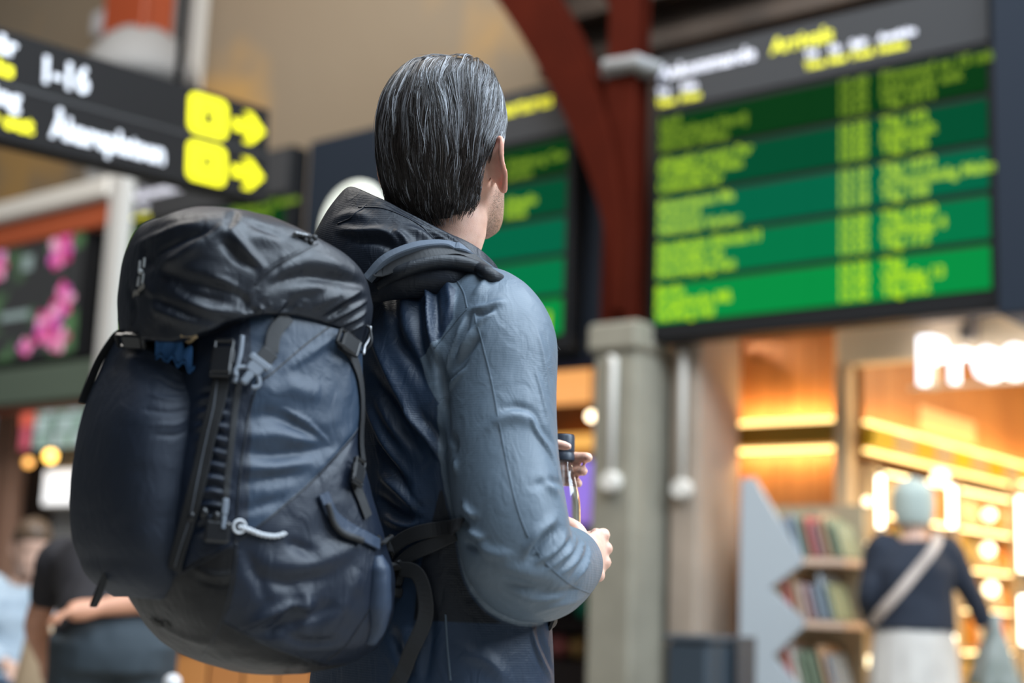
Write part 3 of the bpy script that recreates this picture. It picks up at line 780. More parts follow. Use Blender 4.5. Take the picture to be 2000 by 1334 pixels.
M_BLACK = mat('black_frame', (.010, .010, .011), .6, spec=.2)
M_STEEL = mat('dull_steel', (.4, .4, .4), .35, metal=1.)
M_FASCIA = mat('beige_fascia', (.74, .61, .42), .6)

m = MB(); m.hbox(-14, 8, -16, 8, -.1, 0); structure('floor', m, M_FLOOR)
m = MB(); m.hbox(-14, -1.35, 1.2, 1.5, 2.9, 10); structure('wall_back', m, M_PLASTER)
m = MB(); m.hbox(-1.35, 6, .75, 1.05, 2.75, 10); structure('wall_right', m, M_TIMBER)  # timber wall; its dark colour also carries the shade towards the right
m = MB(); m.hbox(-14, 8, 6.0, 6.2, 0, 3.6); structure('wall_far', m, mat('far_wall', (.13, .075, .045), .7))
m = MB(); m.hbox(-14, 8, -16, 1.6, 9.6, 9.8); structure('ceiling', m, M_TIMBER)
# timber rails across the dark wall over the boards
for k, (z, d) in enumerate(((4.42, .62), (4.72, .55), (5.1, .60))):
    m = MB(); m.hbox(-1.35, 6, d, .75, z, z + .12, .01); structure('trim_%d' % (k + 1), m, M_TIMBER)
# white pilaster and its string course on the plaster wall
m = MB(); m.hbox(-5.92, -5.55, 1.08, 1.2, 2.9, 9.5, .01); structure('trim_4', m, M_WHITEP)
# navy cladding wall that carries the boards
m = MB(); m.hbox(-2.98, -.42, .16, .40, 2.42, 4.14, .01); structure('trim_5', m, M_NAVYPANEL)
m = MB(); m.hbox(1.88, 2.9, -.05, .40, 2.42, 4.3, .01); structure('trim_6', m, M_NAVYPANEL)

# ------------------------------------------------------------------ information boards
M_HEAD = mat('board_header', (.048, .048, .050), .6, spec=.15)
M_TXW = mat('white_lettering', (.8, .8, .85), .5, emit=(.80, .80, 1.0), strength=.55)
M_TXY = mat('yellow_lettering', (.8, .75, .05), .5, emit=(.88, .86, .02), strength=.6)


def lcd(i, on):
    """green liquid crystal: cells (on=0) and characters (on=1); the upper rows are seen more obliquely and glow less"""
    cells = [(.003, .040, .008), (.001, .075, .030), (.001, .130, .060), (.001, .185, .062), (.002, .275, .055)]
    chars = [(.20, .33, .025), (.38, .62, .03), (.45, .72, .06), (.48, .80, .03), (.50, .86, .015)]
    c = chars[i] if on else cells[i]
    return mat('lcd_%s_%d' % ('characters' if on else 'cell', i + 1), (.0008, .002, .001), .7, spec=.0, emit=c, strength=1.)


BX, BY, BN = -hA, UP, -hB      # right, up, outwards on the boards


def on_board(s, z, d=-.004):
    return hall(s, d, z)


def letters(parts, name, material, parent, squeeze=.95, bold=.0):
    """parts = list of (text, size, s, z, d); one mesh of raised lettering"""
    for t, size, s, z, d in parts:
        words = t.split(' ')
        for i, wd in enumerate(words):              # every word is a piece of its own
            x = 0.
            if i:
                a_ = flat_text(' '.join(words[:i]) + ' l', size, (0, 0, 0), (1, 0, 0), (0, 1, 0), None, None, squeeze=squeeze)[0][:, 0].max()
                x = a_ - flat_text('l', size, (0, 0, 0), (1, 0, 0), (0, 1, 0), None, None, squeeze=squeeze)[0][:, 0].max()
            flat_text(wd, size, on_board(s + x, z, d), BX, BY, name, material, parent, depth=.003, squeeze=squeeze, bold=bold)


ROWS_L = [['Laxå', 'Vänersborg Herrlj', 'Skövde Falköp'], ['Alingsås Lerum Par', 'Trollhättan Älvän', 'Uddevalla Str'], ['Köpenhamn Ma', 'Öresund', 'Halmstad Varber'], ['Stockholm Skövde H', 'Södertälje Lin', 'Norrköping Kat'], ['Borås', 'Kungsbacka Må', 'Varberg Hal']]
ROWS_N = [['12.40', '12.45', '12.52'], ['12.55', '13.02', '13.05'], ['13.10', '13.12', '13.18'], ['13.20', '13.25', '13.32'], ['13.35', '13.40', '13.42']]
ROWS_R = [['Försenad ca 15 minute', 'Nytt spår ank', 'Tåg 3214'], ['Tåg 192', 'Regionalt', 'Tåg 346'], ['Tåg 1072', 'Öresundståg Malmö', 'Tåg 108'], ['Tåg 4180', 'Snabbtåg 4', 'Tåg 172'], ['Tåg', 'Västtåg 13', 'Tåg 832']]


def info_board(s0, s1, label, title, sub_l, sub_r, left, num, right, xn, xr, z0=2.50, ztop=4.08, tiles=6):
    root = empty('information_board', hall(s0, 0, z0), label, 'information board')
    m = MB(); m.hbox(s0 - .03, s1 + .03, .005, .16, z0 - .04, ztop, .012); m.build('housing', M_BLACK, root)
    m = MB(); m.hbox(s0, s1, -.006, .006, 3.75, ztop - .02, .003); hd = m.build('header_panel', M_HEAD, root)
    for name, lst, mt in (('white_heading', [q for q in title if q[5]], M_TXW), ('yellow_heading', [q for q in title if not q[5]], M_TXY)):
        if lst:
            letters([(t, sz, s0 + s, z, -.010) for t, sz, s, z, _, _ in lst], name, mt, hd, bold=.002)
    for i in range(5):
        zt = 3.71 - i * .2375
        zb = zt - .2035
        row = None
        n = tiles
        for k in range(n):
            a, b_ = s0 + .012 + (s1 - s0 - .024) * k / n, s0 + .012 + (s1 - s0 - .024) * (k + 1) / n
            m = MB(); m.hbox(a + .002, b_ - .002, -.005, .006, zb, zt, .002)
            o = m.build('display_cell', lcd(i, 0), root)
            if row is None:
                row = o
        lst = []
        for j in range(3):
            z = zt - .066 * (j + 1) + .008
            if left and left[i][j]:
                lst.append((left[i][j], .078, s0 + .02, z, -.008))
            if num:
                lst.append((num[i][j], .078, s0 + xn, z, -.008))
            if right and right[i][j]:
                lst.append((right[i][j], .078, s0 + xr, z, -.008))
        if lst:
            letters(lst, 'display_characters', lcd(i, 1), row, bold=.0022)
    return root


T1 = [('Ankommande', .112, .01, 3.925, 0, 1), ('Arrivals', .118, .705, 3.93, 0, 0),
      ('Tid', .06, .0, 3.835, 0, 1), ('Från', .06, .155, 3.835, 0, 1), ('Time', .06, .0, 3.775, 0, 0), ('From', .06, .155, 3.775, 0, 0),
      ('Tid', .055, .90, 3.865, 0, 1), ('Ny', .055, 1.035, 3.865, 0, 1), ('Spår', .055, 1.15, 3.865, 0, 1), ('Anmärkn', .055, 1.30, 3.865, 0, 1),
      ('Time', .055, .90, 3.805, 0, 0), ('New', .055, 1.03, 3.805, 0, 0), ('Track', .055, 1.15, 3.805, 0, 0), ('Notice', .055, 1.30, 3.805, 0, 0)]
info_board(.0, 1.85, 'green lit arrivals board with grey header, nearest, above the lit shop front', T1, 0, 0, ROWS_L, ROWS_N, ROWS_R, 1.08, 1.31)
T2 = [('Avgående', .125, .9, 3.925, 0, 1), ('Departures', .125, 1.44, 3.925, 0, 0)]
R2 = [['', 'Göteborg Cen', 'Lerum'], ['', 'Alingsås', 'Floda'], ['', '', ''], ['', '', ''], ['', '', '']]
b2 = info_board(-1.95, -.60, 'green lit departures board partly hidden behind the man\'s head', [(t, sz, s - .19, z, 0, c) for t, sz, s, z, _, c in (('Avgående', .125, .30, 3.925, 0, 1), ('Departures', .125, .86, 3.925, 0, 0))], 0, 0, None, None, R2, 0, .89, tiles=5)
letters([('1', .13, -.74, 2.59, -.009)], 'track_number', lcd(4, 1), b2, bold=.008)
T3 = [('Ankommande', .125, .06, 3.925, 0, 1), ('Arrivals', .125, .82, 3.925, 0, 0), ('Tid', .06, .02, 3.835, 0, 1), ('Från', .06, .175, 3.835, 0, 1), ('Time', .06, .02, 3.775, 0, 0), ('From', .06, .175, 3.775, 0, 0), ('Notice', .06, 1.2, 3.805, 0, 0)]
info_board(-4.80, -3.0, 'green lit arrivals board farthest away, behind the hanging direction sign', T3, 0, 0, ROWS_L, None, ROWS_R, 1.0, 1.25)

# ------------------------------------------------------------------ stone pier with red iron column and brace
ic = empty('iron_column', hall(-.14, 0, 0), 'red iron column with a curved brace on a pale stone pier', 'column')
m = MB(); m.hbox(-.30, -.02, -.12, .5, 0, 2.40, .02); m.build('stone_pier', M_STONE, ic)
m = MB(); m.hbox(-.33, .0, -.15, .4, 2.40, 2.56, .02); m.build('pier_cap', M_STONE, ic)
m = MB()
m.hbox(-.255, -.115, -.09, .02, 2.56, 6.2, .012)
m.hbox(-.275, -.085, -.11, -.09, 2.56, 6.2, .006)
m.hbox(-.275, -.085, .02, .04, 2.56, 6.2, .006)
m.build('iron_shaft', M_RED, ic)
m = MB()
m.tube([hall(-.33, -.03, 4.03), hall(-.24, -.16, 4.02), hall(-.03, -.16, 4.0), hall(.02, -.03, 3.99)], .036, 12)
m.hbox(-.31, -.05, -.13, .06, 3.97, 4.07, .02)
m.build('collar_ring', M_GREYP, ic)
bz = spline([(-.135, 2.62, .055), (-.145, 2.95, .085), (-.20, 3.25, .13), (-.34, 3.68, .22), (-.55, 4.10, .265), (-.84, 4.56, .29), (-1.20, 5.02, .31), (-1.75, 5.55, .33)], 40)
V, F_ = [], []
for i, (s, z, w_) in enumerate(bz):
    t = nrm(bz[min(i + 1, 39), :2] - bz[max(i - 1, 0), :2])
    n2 = np.array([-t[1], t[0]])
    for k, (u, d) in enumerate(((-.5, -.18), (-.5, -.15), (-.42, -.13), (-.42, -.06), (-.5, -.04), (-.5, -.014), (.5, -.014), (.5, -.04), (.42, -.06), (.42, -.13), (.5, -.15), (.5, -.18))):
        V.append(hall(s + n2[0] * u * w_, d, z + n2[1] * u * w_))
F_ = grid_faces(12, 40) + [tuple(reversed(range(12))), tuple(39 * 12 + i for i in range(12))]
obj('curved_brace', V, F_, M_RED, ic)
bz = spline([(-.16, 4.0), (-.22, 4.25), (-.36, 4.52), (-.60, 4.85), (-.95, 5.2)], 16)
m = MB(); m.tube([hall(s, .1, z) for s, z in bz], .06, 8); m.build('upper_brace', M_RED, ic)
# flanking stone
m = MB(); m.hbox(.02, .20, .16, .6, 0, 2.56, .015); structure('trim_7', m, M_STONEP)
m = MB(); m.hbox(-.30, -.12, .55, 1.0, 0, 2.75, .015); structure('trim_8', m, M_STONEP)
m = MB(); m.hbox(-.12, .10, .60, 1.0, 0, 2.75, .015); structure('trim_9', m, M_STONEG)
for (s, d, z0, z1, lab) in ((-.145, -.15, 1.72, 2.36, 'white conduit with a round end box on the front of the stone pier'), (.115, .13, 1.70, 2.42, 'thin white conduit on the stone beside the shop')):
    t = empty('conduit', hall(s, d, z0), lab, 'pipe')
    m = MB(); m.tube([hall(s, d, z0), hall(s, d, z1 - .05), hall(s, d, z1 - .01), hall(s - .03, d + .01, z1)], .022, 12); m.build('pipe', M_WHITEP, t, True)
    m = MB(); m.tube([hall(s, d - .03, z0 - .02), hall(s, d - .012, z0 - .02), hall(s, d + .03, z0 - .02)], [.045, .055, .055], 20); m.build('end_box', M_WHITEP, t)

# left column far back
lc = empty('iron_column', hall(-5.4, .3, 0), 'red iron column standing on a grey rounded stone cap, above the hanging sign', 'column')
m = MB(); m.hbox(-5.78, -5.02, .25, .75, 0, 5.12, .02); m.build('stone_pier', M_GREYP, lc)
m = MB(); m.tube([hall(-5.42, .45, z) for z in (5.12, 5.20, 5.34, 5.50, 5.58)], [.46, .48, .43, .32, .22], 28); m.build('pier_cap', M_GREYP, lc, True)
m = MB(); m.hbox(-5.70, -5.22, .30, .60, 5.50, 9.6, .02); m.hbox(-5.74, -5.18, .26, .30, 5.50, 9.6, .01); m.build('iron_shaft', mat('red_iron_bright', (.30, .055, .018), .5), lc)
m = MB(); m.hbox(-6.9, -6.35, .9, 1.2, 6.05, 6.3, .03); o = m.build('wall_lamp', mat('lamp_housing', (.55, .55, .58), .5)); tag(o, 'small pale grey lamp box high on the plaster wall, top left corner', 'lamp')

# ------------------------------------------------------------------ hanging direction sign
SG0 = hall(-.88, -2.0, 3.095)
sx = nrm(hB + UP * .058)                 # hangs a touch out of level
sn = nrm(np.cross(sx, np.cross(UP, sx) * -1)) if False else nrm(np.cross(sx, UP))
su = nrm(np.cross(sn, sx))


def SGP(x, y, o=0.):
    """x metres left of the sign's right end (negative), y up from its middle, o out of its face"""
    return SG0 + sx * x + su * y + sn * o


sign = empty('direction_sign', SG0, 'black hanging direction sign with white and yellow lettering, pictograms and arrows', 'sign')
m = MB(); m.frame_box(SGP(-1.4, 0, -.06), sx, sn, su, 2.8, .12, .455, .006); m.build('housing', mat('sign_black', (.014, .0125, .012), .6, spec=.12), sign)
m = MB(); m.frame_box(SGP(-1.4, .0, .001), sx, sn, su, 2.8, .006, .012); m.build('divider_strip', mat('sign_strip', (.03, .027, .026), .5), sign)
M_SW = mat('sign_white', (.8, .8, .82), .5, emit=(.75, .75, .88), strength=.38)
M_SY = mat('sign_yellow', (.85, .76, .0), .5, emit=(.90, .80, .0), strength=.5)
for body_, size, x, y, mt in (('Spår', .105, -1.53, .125, M_SW), ('Tracks', .088, -1.60, .035, M_SY), ('1-16', .155, -1.245, .055, M_SW), ('Utgång', .105, -1.62, -.085, M_SW), ('Way out', .088, -1.60, -.175, M_SY), ('Åkareplatsen', .135, -1.175, -.165, M_SW)):
    sq = {'Åkareplatsen': .80, 'Utgång': 1.0, 'Way out': 1.08, 'Tracks': 1.0, 'Spår': .95, '1-16': .85}[body_]
    flat_text(body_, size, SGP(x, y, .004), sx, su, 'sign_lettering', M_SW if mt is M_SW else M_SY, sign, depth=.004, squeeze=sq, bold=.0045)


def rounded(cx, cy, w_, h_, r, o0, o1, n=8):
    p = []
    for (ax, ay, a0) in ((1, 1, 0), (-1, 1, 90), (-1, -1, 180), (1, -1, 270)):
        for k in range(n + 1):
            a = radians(a0 + 90 * k / n)
            p.append((cx + ax * (w_ / 2 - r) + r * cos(a), cy + ay * (h_ / 2 - r) + r * sin(a)))
    k = len(p)
    V = [SGP(x, y, o0) for x, y in p] + [SGP(x, y, o1) for x, y in p]
    return V, [tuple(range(k, 2 * k)), tuple(reversed(range(k)))] + [(i, (i + 1) % k, k + (i + 1) % k, k + i) for i in range(k)]


for y, kind in ((.108, 'lift'), (-.112, 'stairs')):
    pc = obj('pictogram_panel', *rounded(-.372, y, .225, .185, .04, .001, .006), M_SY, sign)
    mb = MB()
    if kind == 'lift':
        mb.add(*rounded(-.372, y - .012, .05, .055, .006, .006, .008)); mb.add(*rounded(-.372, y + .030, .022, .022, .01, .006, .008))
    else:
        mb.add(*rounded(-.372, y, .055, .03, .012, .006, .008)); mb.add(*rounded(-.372, y + .025, .03, .016, .007, .006, .008))
    mb.build('pictogram', M_BLACK, pc)
    mb = MB()
    pts = [(-.225, .028), (-.120, .028), (-.165, .075), (-.115, .075), (-.030, .0), (-.115, -.075), (-.165, -.075), (-.120, -.028), (-.225, -.028)]
    k = len(pts)
    V = [SGP(x, y + yy, .001) for x, yy in pts] + [SGP(x, y + yy, .006) for x, yy in pts]
    mb.add(V, [(k + 1, k, k + 8, k + 7), (k + 1, k + 7, k + 4), (k + 2, k + 1, k + 4, k + 3), (k + 7, k + 6, k + 5, k + 4)] + [(i, (i + 1) % k, k + (i + 1) % k, k + i) for i in range(k)])
    mb.build('arrow', M_SY, sign)
for x in (-.5, -2.3):
    m = MB(); m.tube([SGP(x, .22, -.06), SGP(x, .22, -.06) * (1, 1, 0) + np.array([0, 0, 9.6])], .018, 10); m.build('hanger_rod', M_BLACK, sign, True)

# ------------------------------------------------------------------ round white lamp on the navy wall
rl = empty('round_wall_lamp', hall(-2.30, -.02, 3.41), 'round white glowing lamp ring on the navy wall, behind the jacket hood', 'lamp')
m = MB(); m.tube([hall(-2.30 + .245 * cos(t), -.03, 3.41 + .245 * sin(t)) for t in np.linspace(0, 2 * pi, 48, endpoint=False)], .042, 12, closed=True)
m.build('glowing_ring', mat('lamp_white', (.8, .82, .75), .5, emit=(.80, .86, .72), strength=.62), rl, True)
m = MB(); m.tube([hall(-2.30, .16, 3.41), hall(-2.30, .0, 3.41)], [.235, .235], 40); m.build('lamp_plate', mat('lamp_plate', (.30, .34, .30), .5), rl)

# ------------------------------------------------------------------ kiosk with the flower screen (left)
kk = empty('kiosk', hall(-5.3, -.3, 0), 'kiosk front with cream cornice, red stripe, cream post and green fascia, left edge', 'kiosk')
m = MB(); m.hbox(-9.0, -4.56, -.36, -.22, 3.86, 4.02, .02); m.build('cornice', M_WHITEP, kk)
m = MB(); m.hbox(-9.0, -4.56, -.30, -.2, 3.66, 3.86, .01); m.build('red_stripe', mat('kiosk_red', (.40, .085, .030), .5), kk)
m = MB(); m.hbox(-4.555, -4.36, -.34, -.24, 0, 4.02, .02); m.build('corner_post', mat('kiosk_post', (.55, .53, .50), .6), kk)
m = MB(); m.hbox(-9.0, -4.56, -.20, -.1, 2.60, 3.66); m.build('black_surround', M_BLACK, kk)
m = MB(); m.hbox(-9.0, -4.56, -.30, -.1, 2.38, 2.66, .01); m.build('green_fascia', mat('kiosk_green', (.10, .13, .095), .6), kk)
m = MB(); m.hbox(-9.0, -4.56, -.26, -.1, 2.34, 2.38, .01); m.build('red_edge', mat('kiosk_red2', (.22, .06, .03), .6), kk)
scr = empty('advertising_screen', hall(-5.4, -.3, 2.72), 'large dark screen showing pink flowers, under the red stripe of the kiosk', 'screen')
m = MB(); m.hbox(-6.75, -4.84, -.26, -.20, 2.70, 3.72, .008); m.build('screen_frame', M_BLACK, scr)
m = MB(); m.hbox(-6.72, -4.92, -.266, -.255, 2.74, 3.70); pic = m.build('screen_picture', mat('screen_leaf', (.02, .02, .02), .3, emit=(.075, .070, .070), strength=1., noise=(2.6, (.07, .17, .06), 3, .5, .72)), scr)
M_PET = [mat('petal_%d' % k, (.1, .02, .05), .4, emit=c, strength=1.) for k, c in enumerate(((.60, .04, .22), (.72, .22, .42), (.40, .02, .13), (.80, .40, .55), (.55, .10, .42)))]
fr_ = random.Random(3)
for cx, cz, R_, n in ((-5.22, 3.56, .20, 9), (-5.12, 3.16, .17, 8), (-5.30, 2.98, .19, 9), (-5.12, 2.84, .15, 7), (-5.55, 2.82, .12, 6), (-6.05, 3.5, .16, 7)):
    for k in range(n):
        a = 2 * pi * k / n + fr_.uniform(-.3, .3)
        r_ = R_ * fr_.uniform(.35, .6)
        px, pz = cx + r_ * cos(a), cz + r_ * sin(a)
        px, pz = min(max(px, -6.64), -5.0), min(max(pz, 2.80), 3.64)
        V = [hall(px + R_ * .5 * (cos(t) * cos(a) * 1.2 - sin(t) * sin(a) * .75) * .62, -.268 - .0004 * k, pz + R_ * .5 * (cos(t) * sin(a) * 1.2 + sin(t) * cos(a) * .75) * .62) for t in np.linspace(0, 2 * pi, 14, endpoint=False)]
        if min((q - P0) @ -hA for q in V) < -6.7 or max((q - P0) @ -hA for q in V) > -4.925:
            continue
        obj('petal', V, [tuple(range(14))], M_PET[(k + n) % 5], scr)
for q in ((-5.72, -5.58, 3.44, 3.56), (-5.95, -5.55, 3.06, 3.12)):
    m = MB(); m.hbox(q[0], q[1], -.268, -.266, q[2], q[3]); m.build('screen_caption', mat('caption_glow', (.1, .1, .1), .4, emit=(.17, .24, .23), strength=1.), scr)

# what stands under the kiosk fascia
m = MB(); m.hbox(-12, -4.7, 3.6, 3.8, 0, 3.2); structure('wall_left', m, mat('cafe_wall', (.16, .075, .035), .7, noise=(1.2, (.10, .05, .028), 3, .35, .7)))
po_ = MB(); po_.hbox(-6.50, -6.16, .1, .24, 0, 2.60, .02); o = po_.build('wooden_post', mat('post_brown', (.26, .14, .09), .6)); tag(o, 'brown wooden post at the left edge beside the coloured screen', 'post')
ds = empty('menu_screen', hall(-5.7, .1, 2.2), 'wide lit menu screen with a red block and pale green columns', 'screen')
m = MB(); m.hbox(-6.14, -4.9, .12, .18, 2.08, 2.48, .01); m.build('screen_frame', M_BLACK, ds)
for s0, s1, z0, z1, c in ((-6.12, -5.93, 2.28, 2.47, (.95, .16, .10)), (-6.10, -5.95, 2.09, 2.27, (.72, .12, .18))):
    m = MB(); m.hbox(s0, s1, .11, .12, z0, z1); m.build('red_block', mat('menu_red_%d' % int(z0 * 100), (.1, .1, .1), .4, emit=c, strength=.8), ds)
for i in range(9):
    for j in range(3):
        s0 = -5.91 + i * .11
        c = [(.30, .42, .38), (.42, .52, .52), (.22, .34, .28)][(i * 2 + j) % 3]
        m = MB(); m.hbox(s0, s0 + .10, .11, .12, 2.095 + j * .125, 2.205 + j * .125); m.build('menu_tile', mat('menu_tile_%d' % ((i * 2 + j) % 3), (.1, .1, .1), .4, emit=c, strength=1.), ds)
for s, z, r_, c, st, lab in ((-5.49, 2.01, .046, (1, .55, .08), 6., 'glowing yellow globe lamp under the menu screen'), (-5.78, 1.97, .036, (1, .40, .03), 2.2, 'smaller orange globe lamp left of the yellow one')):
    t = empty('globe_lamp', hall(s, .1, z), lab, 'lamp')
    m = MB(); m.ball(hall(s, .0, z), r_, 20, 12); m.build('glass_globe', mat('globe_%d' % int(r_ * 1000), (1, .8, .5), .4, emit=c, strength=st), t, True)
    m = MB(); m.tube([hall(s, .0, z + r_ * .9), hall(s, .0, 2.34)], .008, 8); m.build('lamp_stem', M_BLACK, t)
ws = empty('white_screen', hall(-5.4, .1, 1.7), 'bright white lit screen above the seated travellers, left', 'screen')
m = MB(); m.hbox(-5.73, -4.9, .12, .18, 1.63, 1.93, .01); m.build('screen_frame', M_WHITEP, ws)
m = MB(); m.hbox(-5.71, -4.92, .11, .12, 1.65, 1.91); m.build('lit_face', mat('white_screen', (.8, .8, .8), .4, emit=(1, 1, 1), strength=1.1), ws)

# ------------------------------------------------------------------ gap between the man and the pier
gw = MB(); gw.hbox(-3.2, -.6, 3.2, 3.3, 0, 3.2); structure('wall_gap', gw, mat('gap_wood', (.40, .16, .05), .6, noise=(2, (.28, .10, .03), 3, .35, .7)))
t = empty('box_lamp', hall(-2.1, 2.2, 2.6), 'large glowing orange lamp shade behind the man\'s arm', 'lamp')
m = MB(); m.hbox(-2.75, -1.95, 2.2, 2.6, 2.58, 2.88, .06); m.build('lamp_shade', mat('orange_shade', (.9, .5, .2), .6, emit=(.95, .42, .13), strength=.95), t)
m = MB(); m.tube([hall(-2.3, 2.4, 2.88), hall(-2.3, 2.4, 3.5)], .012, 8); m.build('lamp_cord', M_BLACK, t)
t = empty('small_lamp', hall(-1.75, 1.9, 2.4), 'small round cream bulb lamp right of the man\'s sleeve', 'lamp')
m = MB(); m.ball(hall(-1.75, 1.9, 2.375), .033, 18, 12); m.build('bulb', mat('bulb_cream', (1, .9, .7), .4, emit=(1, .80, .52), strength=7.), t, True)
m = MB(); m.tube([hall(-1.75, 1.9, 2.40), hall(-1.75, 1.9, 3.3)], .008, 8); m.build('lamp_cord', M_BLACK, t)
m = MB(); m.hbox(-3.0, -1.9, 3.08, 3.18, 2.30, 2.42, .01); o = m.build('light_strip', mat('amber_strip', (1, .7, .3), .4, emit=(1.0, .52, .12), strength=.9)); tag(o, 'amber strip of light on the wood wall right of the sleeve', 'lamp')
t = empty('purple_screen', hall(-2.2, 2.4, 1.7), 'lilac glowing screen beside the man\'s hands', 'screen')
m = MB(); m.hbox(-2.55, -1.98, 2.40, 2.46, 1.62, 2.14, .01); m.build('screen_frame', M_BLACK, t)
m = MB(); m.hbox(-2.53, -2.0, 2.39, 2.40, 1.64, 2.12); m.build('lit_face', mat('lilac', (.3, .2, .8), .4, emit=(.34, .25, .78), strength=1., noise=(4, (.30, .16, .50), 2, .4, .7)), t)
for k, (s, z, r_, c, nm, lab) in enumerate(((-2.10, 1.42, .07, (.66, .38, .33), 'pink_ball', 'pale pink ball below the lilac screen'), (-1.92, 1.42, .085, (.45, .24, .22), 'brown_ball', 'dusky brown ball just above the man\'s hand'), (-2.20, .93, .10, (.02, .32, .20), 'green_ball', 'dark green ball below the sleeve'), (-2.03, .93, .055, (.35, .62, .58), 'mint_ball', 'small mint ball below the cuff'), (-2.46, .64, .09, (.50, .16, .16), 'red_ball', 'dull red ball low down behind the jacket'), (-2.26, .64, .09, (.45, .28, .10), 'ochre_ball', 'ochre ball low down behind the jacket'), (-2.04, .64, .09, (.36, .18, .19), 'maroon_ball', 'maroon ball at the end of the lowest shelf'))):
    m = MB(); m.ball(hall(s, 2.56, z + r_), r_, 18, 12)
    o = m.build(nm, mat('display_ball_%d' % k, c, .5), None, True); tag(o, lab, 'ball')
m = MB(); m.hbox(-3.0, -1.7, 2.38, 2.75, 0, .64, .01)
for z in (.93, 1.42):
    m.hbox(-3.0, -1.7, 2.38, 2.75, z - .03, z, .004)
m.hbox(-3.0, -1.7, 2.75, 2.78, 0, 1.7); m.hbox(-3.0, -2.97, 2.38, 2.75, .64, 1.7)
o = m.build('display_shelf', mat('shelf_black', (.03, .02, .02), .6)); tag(o, 'dark display shelf with coloured balls behind the man\'s arm', 'shelf')

# ------------------------------------------------------------------ the lit shop
FD = .6
sf = empty('shop_facade', hall(1.6, FD, 0), 'shop front with beige fascia and glowing white letters', 'shop front')
m = MB(); m.hbox(.765, 4.2, FD, FD + .12, 2.37, 2.60, .01); m.build('fascia', M_FASCIA, sf)
m = MB(); m.hbox(.10, 4.2, FD - .05, FD + .02, 2.60, 2.66, .01); m.build('wood_edge', mat('lit_wood_edge', (.62, .26, .08), .5), sf)
m = MB(); m.hbox(.76, .84, FD, FD + .10, 0, 2.37, .005); m.build('corner_post', mat('pale_post', (.55, .38, .22), .5), sf)
m = MB(); m.hbox(.01, .13, FD - .02, FD + .5, 0, 2.60, .02); m.build('lit_jamb', mat('pink_jamb', (.86, .62, .48), .6), sf)
area('jamb_fill_lamp', hall(-.03, FD - .30, 2.70), .10, 9.0, (1, .72, .48), hall(.08, FD - .02, 1.7), .10)  # hidden lamp, added only to brighten the jamb
M_NEON = mat('neon_white', (1, 1, 1), .4, emit=(.92, .92, 1.0), strength=2.4)
flat_text('Pressbyrån', .345, hall(1.255, FD - .08, 2.225), BX, BY, 'glowing_lettering', M_NEON, sf, depth=.05, squeeze=.92, bold=.006)
m = MB(); m.hbox(1.20, 4.0, FD - .045, FD - .02, 2.205, 2.222); m.hbox(1.3, 1.34, FD - .04, FD + .0, 2.2, 2.4); m.hbox(3.7, 3.74, FD - .04, FD, 2.2, 2.4); m.build('letter_rail', M_FASCIA, sf)
o = MB(); o.ball(hall(1.36, FD - .1, 2.585), .05, 18, 10, (1.3, 1, .75)); o = o.build('oval_lamp', mat('oval_glow', (1, 1, 1), .4, emit=(.80, .75, 1.), strength=1.3), None, True); tag(o, 'small oval white lamp just above the glowing shop letters', 'lamp')
o = MB(); o.ball(hall(1.73, FD - .1, 2.565), .04, 18, 10); o = o.build('round_spotlight', mat('peach_glow', (1, .9, .8), .4, emit=(1, .75, .52), strength=1.5), None, True); tag(o, 'round peach spotlight under the navy panel, right edge', 'lamp')
o = MB(); o.hbox(1.52, 1.56, FD - .1, FD, 2.44, 2.60, .01); o.hbox(1.51, 1.57, FD - .16, FD - .1, 2.42, 2.50, .01); o = o.build('security_camera', mat('camera_shell', (.25, .22, .2), .5)); tag(o, 'small dark camera bracket on the shop fascia', 'camera')

M_LED = mat('warm_led', (1, .8, .4), .4, emit=(1.0, .70, .26), strength=3.2)
M_OCHRE = mat('ochre_band', (.30, .155, .008), .5)


def led_light(name, loc, size, sy, power, target, col=(1, .66, .28)):
    return area(name, loc, size, power, col, target, sy)


# wood wall to the left of the entrance, built from boards, with an ochre band between two light strips
wl = empty('wood_panel_wall', hall(.45, FD + .1, 0), 'wood panelled wall with ochre band between two glowing strips', 'wall panel')
nb = 6
for k in range(nb):
    for z0, z1 in ((0, 1.95), (2.075, 2.60)):
        s0 = .14 + (.76 - .14) * k / nb
        m = MB(); m.hbox(s0, s0 + .62 / nb - .004, FD + .10, FD + .13, z0, z1, .002)
        m.build('wood_board', M_WOOD if k % 2 else mat('warm_wood_b', (.39, .165, .05), .5, noise=(3, (.30, .12, .035), 4, .35, .7)), wl)
m = MB(); m.hbox(.12, .77, FD + .02, FD + .12, 1.955, 2.068, .005); m.build('ochre_band', M_OCHRE, wl)
for z0, z1 in ((1.925, 1.945), (2.08, 2.10)):
    m = MB(); m.hbox(.14, .76, FD + .06, FD + .09, z0, z1); m.build('light_strip', M_LED, wl)
led_light('strip_lamp_a', hall(.45, FD + .03, 2.11), .58, .05, 3.4, hall(.45, FD + .13, 2.35))
led_light('strip_lamp_b', hall(.45, FD + .03, 1.92), .58, .05, 3.4, hall(.45, FD + .13, 1.6))

